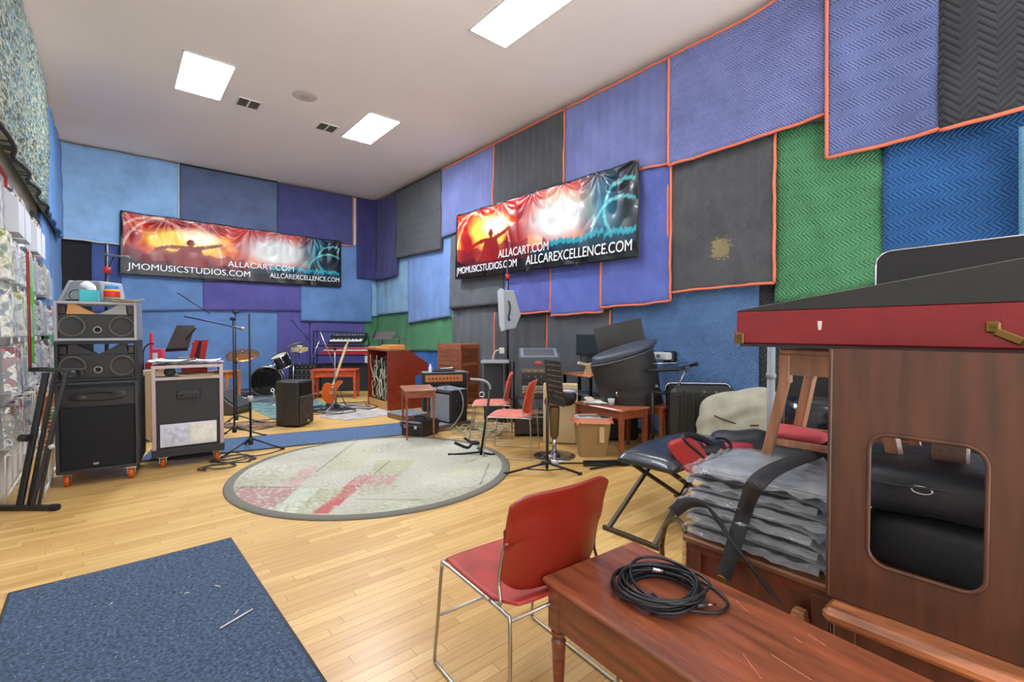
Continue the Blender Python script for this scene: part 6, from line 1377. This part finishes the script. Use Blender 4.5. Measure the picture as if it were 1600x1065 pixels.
# brown tables and what stands on them
T1 = table('piano_bench', 'reddish brown wooden bench holding the black drum bag, behind the waste basket', (4.24, 3.28, 0), -.10, .42, .72, .5, WR, wood('reddish_top', (166, 92, 62)), .085, .052, .7)
T2 = table('piano_bench', 'reddish brown wooden bench half hidden behind the drum bag, nearer the wall', (4.72, 3.02, 0), -.05, .42, .50, .5, WR, None, .085, .05, .7)
P = Vector((4.42, 3.12, 0)); t, q = vthing('drum_bag', 'large black round drum bag leaning on the brown wooden benches', 'bag', P)
DBG = mat('drum_bag_black', (34, 32, 31), .6, bump=.5, bs=14, var=.12, vs=8)
bc, tc2 = q(992, 616), q(975, 556); R0 = abs(q(1040, 616).x-q(943, 616).x)/2; R1 = abs(q(1024, 556).x-q(926, 556).x)/2
bc.z = .508
def bagf(u, v, k=1.0, r1=None):
    a = 2*PI*u; c = bc.lerp(tc2, v); r = (R0+(R1-R0)*v)*(1+.02*noise.noise(Vector((math.cos(a)*2, math.sin(a)*2, v*5)))-.03*math.exp(-((v-.28)/.04)**2)+.02*math.sin(v*PI))
    x, y = r*math.cos(a), r*.72*math.sin(a); tl = .30*v
    return Vector((c.x+x, c.y+.12+y, c.z+x*math.tan(tl)*1.0+y*.05*v))
w = MB(); w.grid(bagf, 40, 18); w.grid(lambda u, v: bc*(1-v)+Vector((0, .12*(1-v), 0))+bagf(u, 0)*v, 40, 2); w.build('body', DBG, t)
def lidf(u, v):
    p = bagf(u, 1.0); c = Vector((tc2.x, tc2.y+.12, tc2.z)); off = Vector((.03, 0, .035)); k = [1.0, 1.05, 1.06, 1.03, .9, 0][min(5, int(v*5+.01))]; hgt = [0, .01, .03, .05, .058, .06][min(5, int(v*5+.01))]
    return c+(p-c)*k+Vector((-.02*0, 0, hgt))+off*(1 if v > .1 else .4)
w = MB(); w.grid(lidf, 40, 5); w.build('lid', mat('drum_bag_lid', (66, 72, 82), .4, bump=.3, bs=12), t)
w = MB(); w.tube([bagf(i/40, .985)*1.0 for i in range(40)], .012, 6, closed=True); w.build('zip_seam', mat('seam_grey', (74, 78, 84), .5), t)
w = MB(); a_ = q(964, 612, -.2); w.tube([a_, a_+Vector((-.01, 0, -.03)), a_+Vector((.015, 0, -.05))], .006, 6); w.build('zip_pull', CHROME, t)
w = MB(); a_ = q(1026, 603, -.12); w.box(a_, (.03, .01, .03)); w.build('buckle', mat('buckle_grey', (120, 120, 118), .4, .6), t)
P = Vector((4.72, 3.52, 0)); t, q = vthing('folded_board', 'black two-leaf board standing tilted behind the drum bag', 'board', P)
BB = mat('board_black', (46, 44, 42), .6)
w = MB(); desk(w, [q(928, 514), q(962.5, 504.5, .05), q(973, 600, .02), q(944, 600, 0)], .012); w.build('leaf', BB, t)
w = MB(); desk(w, [q(962, 505, .05), q(1001, 496), q(1022, 600), q(973, 600, .02)], .012); w.build('leaf', BB, t)
t = thing('monitor', 'thin black monitor on the grey blanket, half behind the black board', 'monitor', onx(925, 539, 5.02), 0)
w = MB(); w.box((0, 0, 0), (.035, .56, .30), bev=.006); w.build('bezel', BLACK, t); w = MB(); w.box((-.018, 0, .008), (.004, .52, .25)); w.build('screen', mat('screen_dark', (44, 50, 58), .15), t)
w = MB(); w.box((.06, 0, 0), (.09, .12, .12)); w.build('wall_bracket', BLACKM, t); w = MB(); w.tube(catmull([(0, .2, -.14), (.02, .22, -.3), (.01, .1, -.36), (.03, .15, -.6)], 5), .004, 5); w.build('lead', BLACK, t)
P = Vector((4.55, 3.62, 0)); t = thing('desk_riser', 'small wooden shelf on black legs behind the brown bench', 'shelf', (4.62, 3.98, 0), -.1)
w = MB(); w.box((0, 0, .76), (.32, .55, .022), bev=.004); w.build('top', WO, t)
for x in (-.13, .13):
    for y in (-.24, .24): w = MB(); w.box((x, y, .375), (.03, .03, .75)); w.build('leg', BLACKM, t)
w = MB(); w.box((0, 0, .52), (.28, .5, .02)); w.build('lower_shelf', mat('riser_grey', (120, 130, 140), .4, .5), t)
w = MB(); w.prism([(-.14, .13), (-.12, .16), (0, .13), (.13, .16), (.15, .13), (.02, .10), (.04, 0), (-.05, 0), (-.03, .11)], -.05, .05); o = w.build('wooden_model', wood('pale_wood', (212, 184, 140))); o.location = (4.62, 3.92, .772); o.rotation_euler = (0, 0, -YAW); tag(o, 'small pale open box of thin wood on the shelf below the monitor', 'box')
papers('loose_papers', 'white papers lying on the left end of the brown bench by the drum bag', (4.16, 3.42, .5015), .3, (.2, .26), 3, None, 8)
w = MB(); w.lathe([(0, 0), (.03, 0), (.038, .07), (.034, .07), (.028, .008), (0, .008)], 20); o = w.build('paper_cup', mat('pale_grey_cup', (176, 180, 186), .5)); o.location = (4.13, 3.18, .512); tag(o, 'small pale cup beside the drum bag on the brown bench', 'cup')
w = MB(); w.box((0, 0, .02), (.16, .09, .035), bev=.01); o = w.build('tape_dispenser', mat('cream_plastic', (206, 196, 176), .5)); o.location = (4.2, 3.55, .512); o.rotation_euler = (0, 0, .9); tag(o, 'small cream object on the far left corner of the brown bench', 'device')
# white device + keyboard stand arm on road case
P = Vector((5.0, 2.68, 0))
t = thing('road_case', 'black ribbed road case with silver edges standing by the blue blanket', 'case', (4.66, 2.40, 0), -YAW-.12)
RCS = mat('road_case_black', (40, 40, 38), .45, bump=.2, bs=100)
w = MB(); w.box((0, .12, .37), (.66, .25, .72), bev=.05); w.build('front_shell', RCS, t)
w = MB(); w.box((.02, .30, .38), (.70, .09, .75), bev=.04); w.build('back_shell', RCS, t)
for k in range(7): w = MB(); w.box((-.26+.08*k, -.006, .36), (.034, .02, .6), bev=.008); w.build('rib', RCS, t)
w = MB(); w.tube([(x, .245, z) for x, z in rr(.34, -.34, .02, .75, .06)], .010, 6, closed=True); w.build('metal_rim', CHROME, t)
w = MB(); w.box((.17, -.02, .60), (.10, .02, .11), bev=.012); w.build('corner_badge', mat('badge_plate', (96, 98, 92), .35, .5), t)
for x in (-.2, 0, .12): w = MB(); w.cyl((x, -.003, .69), (x, -.012, .69), .010, seg=8); w.build('rivet', CHROME, t)
w = MB(); w.cyl((-.25, .12, 0), (-.25, .12, .03), .03); w.build('foot', RUBBER, t); w = MB(); w.cyl((.25, .12, 0), (.25, .12, .03), .03); w.build('foot', RUBBER, t)
w = MB(); w.box((0, .12, .23), (.5, .22, .46), bev=.03); o = w.build('equipment_case', RCS); o.location = (4.62, 3.45, 0); o.rotation_euler = (0, 0, -YAW); tag(o, 'dark case in the shadow under and behind the brown benches', 'case')
P = Vector((4.72, 2.62, 0)); t, q = vthing('keyboard_stand', 'folded black keyboard stand arm above the road case and right of the drum bag', 'keyboard stand', P)
w = MB(); w.tube([q(1010, 579), q(1058, 577), q(1086, 569)], .018, 8); w.build('arm', BLACKM, t)
w = MB(); w.tube([q(1073, 573), q(1054, 616)], .013, 8); w.build('strut', mat('dull_chrome', (150, 152, 156), .3, .8), t)
w = MB(); w.tube([q(1054, 616), q(1020, 612)], .013, 8); w.build('lower_arm', BLACKM, t)
w = MB(); w.tube([q(1020, 568), q(1075, 566)], .005, 6); w.build('rod', CHROME, t)
w = MB(); b_ = q(1020, 612); w.cyl((b_.x, b_.y, 0.005), (b_.x, b_.y, b_.z), .018); w.build('post', BLACKM, t)
w = MB(); b_ = q(1073, 574); w.cyl(b_+Vector((0, -.03, 0)), b_+Vector((0, .03, 0)), .028, seg=12); w.build('joint', BLACK, t)
w = MB(); w.cyl(q(1086, 569), q(1090, 568), .024, seg=10); w.build('end_cap', RUBBER, t)
p_ = onx(1035, 556, 5.0); t = thing('projector', 'small white box-shaped device on the wall right of the drum bag', 'device', p_, 0)
w = MB(); w.box((0, 0, 0), (.12, .19, .09), bev=.012); w.build('body', mat('device_white', (206, 208, 206), .4), t); w = MB(); w.box((-.061, .02, 0), (.004, .05, .04)); w.build('button_panel', mat('device_grey', (110, 112, 114), .4), t)
w = MB(); w.box((.1, -.04, -.01), (.12, .14, .14), bev=.02); w.build('bracket', BLACK, t)
# equipment rack with sloped top + chest
P = G(845, 684); t, q = vthing('rack_mixer_case', 'grey-black rack case with a sloped ventilated top and a red oval badge', 'rack', P)
SK = mat('rack_case_grey', (70, 74, 80), .5, bump=.15, bs=200)
x0, x1 = q(811, 600).x, q(877, 600).x; zf = q(845, 560).z; zb = zf+.11; z_l = .50
w = MB(); w.prism([(.10, z_l), (.10, zf), (.60, zb), (.60, z_l)], x0, x1, 'x'); w.build('shell', SK, t)
w = MB(); nrm = math.atan2(zb-zf, .5); w.box(((x0+x1)/2, .35, (zf+zb)/2+.004), (x1-x0-.05, .42, .006), rot=Matrix.Rotation(nrm, 4, 'X')); vn = w.build('vent_panel', mat('vent_light_grey', (150, 154, 160), .4, .4), t)
w = MB()
for k in range(9): w.box(((x0+x1)/2, .19+.04*k, (zf+zb)/2+.011+(k-4)*.04*math.tan(nrm)), (x1-x0-.12, .012, .004), rot=Matrix.Rotation(nrm, 4, 'X'))
w.build('slots', mat('slot_grey', (92, 96, 102), .5), vn)
w = MB(); w.lathe([(0, .004), (.045, .004), (.05, 0)], 24, Matrix.Rotation(PI/2, 4, 'X') @ Matrix.Diagonal((1, .6, 1, 1)), q(842, 568)+Vector((0, .092, 0))); w.build('badge', mat('badge_red', (170, 60, 66), .4), t)
for y0, y1, c, nm in ((576, 582, (120, 104, 84), 'rack_panel'), (583, 593, (44, 42, 42), 'rack_unit'), (594, 601, (30, 30, 34), 'rack_unit'), (602, 609, (150, 140, 124), 'rack_panel'), (610, 614, (150, 158, 166), 'rack_panel')):
    za, zb_ = q(845, y0, .1).z, q(845, y1, .1).z; w = MB(); w.box(((x0+x1)/2, .092, (za+zb_)/2), (x1-x0-.08, .02, za-zb_-.002), bev=.002); u_ = w.build(nm, mat('unit_c%d' % c[0], c, .5), t)
    for k in range(10): w = MB(); w.cyl(((x0+x1)/2-.18+.04*k, .08, (za+zb_)/2), ((x0+x1)/2-.18+.04*k, .068, (za+zb_)/2), .007, seg=8); w.build('knob', mat('knob_grey', (150, 150, 145), .4) if k % 2 else BLACK, u_)
w = MB(); w.box(((x0+x1)/2, .35, .485), (.62, .56, .03)); w.build('shelf', mat('shelf_dark', (52, 40, 34), .5), t)
for x in (x0-.03, x1+.03):
    for y in (.12, .58): w = MB(); w.box((x, y, .24), (.035, .035, .47)); w.build('leg', BLACKM, t)
P = G(842, 684); t = thing('storage_chest', 'low dark chest on the floor below the sloped rack case', 'chest', (P.x+.17, P.y+.2, 0), -YAW)
w = MB(); w.box((0, 0, .16), (.60, .40, .26), bev=.012); w.build('body', mat('chest_brown_black', (54, 44, 40), .5), t)
w = MB(); w.box((0, -.20, .25), (.61, .02, .02)); w.build('trim', ALU, t)
for x in (-.26, .26): w = MB(); w.box((x, -.17, .035), (.06, .05, .07), bev=.01); w.build('foot', RUBBER, t)
w = MB(); w.box((0, -.205, .14), (.16, .01, .05), bev=.004); w.build('handle', BLACK, t)
tangle('small heap of cables and connectors on the dark chest', None, mat('cable_pale', (160, 150, 140), .5), 3, .35, .25, loc=Vector((P.x+.1, P.y+.12, 0)), seed=9, hh=.05)
bpy.data.objects[-1:] if False else None
o = [x for x in bpy.data.objects if x.name.startswith('cable_tangle')][-1]; o.location.z = .292
# black cabinet & silver tray left of rack
P = Vector((4.45, 5.0, 0)); t, q = vthing('instrument_stand', 'black folding stand with a silver tray top behind the two red chairs', 'stand', P)
w = MB(); a_, b_ = q(751, 565), q(796, 565); w.box(((a_.x+b_.x)/2, .1, a_.z), (b_.x-a_.x, .3, .04), bev=.008); w.build('tray', mat('tray_silver', (160, 166, 174), .3, .6), t)
for px in (790, 797, 803): w = MB(); a_ = q(px, 562); w.box((a_.x, .05+.003*(px-790), a_.z/2-.02), (.028, .05, a_.z-.01), bev=.005); w.build('post', BLACKM, t)
slab('cabinet', t, q, (756, 569, 786, 655), mat('cab_blueblack', (44, 48, 54), .5), .1, .25)
slab('column', t, q, (776, 636, 786, 668), BLACK, -.12, .1)
P = Vector((4.9, 5.3, 0)); t, q = vthing('wall_socket', 'white wall socket with a pale cord beside the orange-edged blanket', 'outlet', Vector((4.95, 5.15, 0)))
slab('plate', t, q, (780, 543, 788, 552), WHITE, 0, .05)
w = MB(); w.tube(catmull([q(782, 547, -.03), q(775, 548, -.05), q(770, 560, -.06), q(768, 585, -.06), q(764, 600, -.05), q(757, 610, -.05)], 6), .011, 8); w.build('cord', mat('cream_wire', (196, 188, 164), .6), t)
# guitar stand
P = G(752, 712); t, q = vthing('guitar_stand', 'thin black guitar stand with two padded arms at the right edge of the round rug', 'guitar stand', P)
w = MB(); w.tube([q(751, 712), q(766, 608)], .013, 10); w.build('pole', BLACKM, t)
for a_, d_ in (((703, 724), 0), ((771, 722), 0), ((748, 700), .25)):
    e = q(*a_, d_); e.z = .014; w = MB(); s_ = q(751, 706); w.tube([s_, e], .011, 8); o = w.build('leg', BLACKM, t); w = MB(); w.cyl(e-Vector((.02, 0, 0)), e+Vector((.02, 0, 0)), .016, seg=8); w.build('rubber_foot', RUBBER, o)
w = MB(); w.tube(catmull([q(748, 692), q(738, 693, -.05), q(730, 699, -.15), q(710, 691, -.18)], 5), .015, 8); w.build('arm', RUBBER, t)
w = MB(); w.tube(catmull([q(748, 692), q(742, 690, .05), q(735, 690, .12), q(726, 684, .16)], 5), .015, 8); w.build('arm', RUBBER, t)
w = MB(); w.tube(catmull([q(766, 608), q(764, 600), q(755, 594), q(735, 592)], 6), .013, 8); w.build('neck_yoke', mat('yoke_grey', (150, 156, 160), .35, .5), t)
w = MB(); w.tube([q(753+4*math.cos(a_), 616+4*math.sin(a_)) for a_ in [2*PI*i/12 for i in range(12)]], .006, 6, closed=True); w.build('ring', CHROME, t)
# music stand right
P = G(855, 742); t, q = vthing('music_stand', 'black music stand with a tall perforated desk turned edge-on, on tripod legs', 'music stand', P)
w = MB(); w.cyl((0, 0, .06), (0, 0, q(855, 622).z), .014, seg=12); w.build('pole', mat('pole_brown_black', (48, 42, 40), .4, .3), t)
w = MB(); desk(w, [q(851, 562, -.05), q(876, 565, .22), q(882, 636, .22), q(856, 628, -.05)], .006); dk_ = w.build('desk', mat('perforated_black', (52, 46, 42), .5), t)
A_, B_, C_, D_ = q(851, 562, -.05), q(876, 565, .22), q(882, 636, .22), q(856, 628, -.05); nn = (B_-A_).cross(D_-A_).normalized()*(-.004)
w = MB()
for i in range(7):
    for j in range(3):
        u0, u1, v = .08+j*.3, .08+j*.3+.22, .1+i*.12; p0 = A_.lerp(B_, u0).lerp(D_.lerp(C_, u0), v); p1 = A_.lerp(B_, u1).lerp(D_.lerp(C_, u1), v); w.tube([p0+nn, p1+nn], .005, 4)
w.build('slots', mat('slot_tan', (120, 104, 84), .6), dk_)
w = MB(); w.bar(q(855, 627), q(868, 612), .028); w.build('bracket', BLACK, t)
for a_, d_ in (((790, 756), 0), ((906, 766), 0), ((848, 735), .35)):
    e = q(*a_, d_); e.z = .014; w = MB(); w.tube([Vector((0, 0, .115)), e], .011, 8); o = w.build('leg', BLACKM, t); w = MB(); w.cyl(e-Vector((.018, 0, 0)), e+Vector((.018, 0, 0)), .016, seg=8); w.build('rubber_foot', RUBBER, o)
    w = MB(); w.tube([Vector((0, 0, .045)), e*.5+Vector((0, 0, .05))], .006, 6); w.build('brace', BLACKM, t)
w = MB(); w.cyl((-.045, 0, .12), (.035, 0, .12), .02, seg=12); w.build('tightening_knob', BLACK, t)
# gas lift stool
P = G(866, 712); t, q = vthing('swivel_stool', 'swivel stool with a round chrome foot plate and bronze column behind the edge-on music stand', 'stool', P)
rb = abs(q(899, 712).x-q(833, 712).x)/2
w = MB(); w.lathe([(rb, 0), (rb, .008), (rb*.8, .016), (rb*.3, .035), (.035, .06), (0, .06)], 40); w.build('foot_plate', mat('chrome_blue', (170, 176, 188), .12, 1), t)
w = MB(); w.cyl((0, 0, .05), (0, 0, .20), .022); w.build('piston', CHROME, t)
w = MB(); w.lathe([(.03, .19), (.045, .22), (.058, .5), (.05, .54), (0, .54)], 20); w.build('column_cover', mat('bronze_cover', (110, 92, 62), .35, .6), t)
w = MB(); w.lathe([(0, .53), (.10, .545), (.11, .58), (.09, .62), (0, .63)], 24); w.build('seat', mat('brown_pink_seat', (130, 72, 66), .5), t)
w = MB(); w.box((0, 0, .36), (.40, .06, .70), bev=.01); o = w.build('cardboard_panel', mat('beige_card', (198, 176, 134), .8)); pv = Vector((3.98, 3.80, 0)); o.location = pv; o.rotation_euler = (0, 0, -YAW-.2); tag(o, 'beige card panel standing behind the swivel stool, left of the brown bench', 'panel')
P = Vector((3.9, 3.72, 0)); t, q = vthing('cloth', 'black cloth and silver object hanging over the beige panel', 'cloth', P)
w = MB(); a_ = q(886, 622, -.08); w.blob((a_.x, -.06, a_.z), (.2, .12, .2), 16, 10, .2, 6, 3); w.build('cloth_fold', BLACK, t); w = MB(); a_ = q(890, 614, -.1); w.blob((a_.x, -.10, a_.z+.02), (.18, .1, .06), 16, 10, .1, 6, 3); w.build('silver_part', mat('silver_grey', (150, 156, 166), .3, .5), t)
# waste basket
P = (G(900, 714)+G(952, 714))/2; t = thing('waste_basket', 'tan plastic waste basket with a clear and orange liner in front of the brown bench', 'bin', (P.x+.08, P.y+.08, 0), -YAW)
TB = mat('tan_plastic', (150, 122, 78), .4)
def rbox(w, hx0, hy0, hx1, hy1, z0, z1, r=.04, n=5):
    def ring(hx, hy, z):
        P = []
        for cx, cy, a0 in ((hx-r, hy-r, 0), (-hx+r, hy-r, PI/2), (-hx+r, -hy+r, PI), (hx-r, -hy+r, 1.5*PI)):
            for i in range(n+1): a = a0+.5*PI*i/n; P.append((cx+r*math.cos(a), cy+r*math.sin(a), z))
        return P
    A = ring(hx0, hy0, z0); B = ring(hx1, hy1, z1); k = len(A); w._add(A+B, [(i, (i+1) % k, k+(i+1) % k, k+i) for i in range(k)], True); return k
w = MB(); rbox(w, .145, .11, .19, .145, .0, .40); rbox(w, .185, .14, .14, .105, .40, .01); w.box((0, 0, .006), (.26, .19, .01)); w.build('basket', TB, t)
def lb(u, v):
    a = 2*PI*u; sx, sy = math.copysign(abs(math.cos(a))**.5, math.cos(a)), math.copysign(abs(math.sin(a))**.5, math.sin(a)); ns = noise.noise(Vector((math.cos(a)*4, math.sin(a)*4, 7)))
    return Vector((sx*(.200+.02*v+.008*ns), sy*(.155+.02*v+.008*ns), .415-(.055+.035*ns)*v))
w = MB(); w.grid(lb, 48, 5); w.build('liner_band', mat('orange_liner', (206, 120, 90), .4), t)
def lf(u, v):
    a = 2*PI*u; k = 1-.25*v; sx, sy = math.copysign(abs(math.cos(a))**.5, math.cos(a)), math.copysign(abs(math.sin(a))**.5, math.sin(a)); ns = noise.noise(Vector((math.cos(a)*3, math.sin(a)*3, v*4)))
    return Vector((sx*(.205+.012*ns)*k, sy*(.16+.012*ns)*k, .408-.06*v+.02*ns*(1+v)))
w = MB(); w.grid(lf, 40, 8); w.build('liner', mat('clear_liner', (196, 204, 214), .2, bump=.7, bs=30, trans=.3, coat=.5), t)
w = MB(); w.box((.08, -.142, .24), (.05, .012, .16), rot=Matrix.Rotation(-.1, 4, 'X')); w.build('tape_strip', mat('pale_tape', (190, 166, 120), .5), t)
# mic stand lying on floor
a, b = G(838, 724, .03), G(1003, 722, .03); d = b-a
t = thing('microphone_stand', 'folded black microphone stand lying on the floor in front of the waste basket', 'microphone stand', ((a.x+b.x)/2, (a.y+b.y)/2, 0), math.atan2(d.y, d.x)); L = d.length/2
w = MB(); w.cyl((-L*.6, 0, .03), (L*.95, 0, .03), .009); w.build('pole', BLACKM, t)
for y, z in ((-.02, .018), (.02, .018), (0, .048)): w = MB(); w.cyl((-L*.12, y, z), (L*.72, y, z), .011, seg=8); w.build('leg', BLACKM, t)
w = MB(); w.cyl((L*.6, 0, .03), (L*.85, 0, .03), .026); w.build('hub', BLACK, t)
w = MB(); w.cyl((L*.85, 0, .03), (L*1.02, 0, .03), .012); w.build('silver_shaft', CHROME, t)
w = MB(); w.tube([(L*.5, -.02, .02), (-.02, -.13, .012)], .010, 8); w.build('leg', BLACKM, t)
w = MB(); w.cyl((-L*.72, 0, .03), (-L*.58, 0, .03), .018); w.build('end_cap', mat('grey_cap', (150, 152, 156), .4), t)
cable('thin white cable running on the floor past the foot of the far red chairs', [(700, 684), (740, 682), (780, 684)], WHITE, .004)
# ================================================================ CAMERA, WORLD, VIEW
cam = bpy.data.cameras.new('camera'); co = bpy.data.objects.new('camera', cam); COL.objects.link(co)
cam.sensor_width = 36; cam.lens = FOC/1600*36; cam.clip_start = .05; cam.clip_end = 100
co.location = (0, 0, HC); co.rotation_euler = (PI/2-PITCH, 0, -YAW)
SC.camera = co
wd = bpy.data.worlds.new('world'); SC.world = wd; wd.use_nodes = True
wt = wd.node_tree; wc = wt.nodes.new('ShaderNodeTexCoord'); ws = wt.nodes.new('ShaderNodeSeparateXYZ'); wr = wt.nodes.new('ShaderNodeValToRGB')
wt.links.new(wc.outputs['Generated'], ws.inputs[0]); wt.links.new(ws.outputs[2], wr.inputs[0]); wt.links.new(wr.outputs[0], wt.nodes['Background'].inputs[0])   # added fill through the open front end, brighter from below to lift the ceiling
wr.color_ramp.elements[0].position = 0; wr.color_ramp.elements[0].color = (2.6, 2.65, 2.75, 1); wr.color_ramp.elements[1].position = .15; wr.color_ramp.elements[1].color = (.8, .85, .9, 1); wd.node_tree.nodes['Background'].inputs[1].default_value = 1.5
SC.view_settings.view_transform = 'Standard'; SC.view_settings.look = 'None'; SC.view_settings.gamma = 1
SC.view_settings.exposure = 0.5; SC.view_settings.use_curve_mapping = False
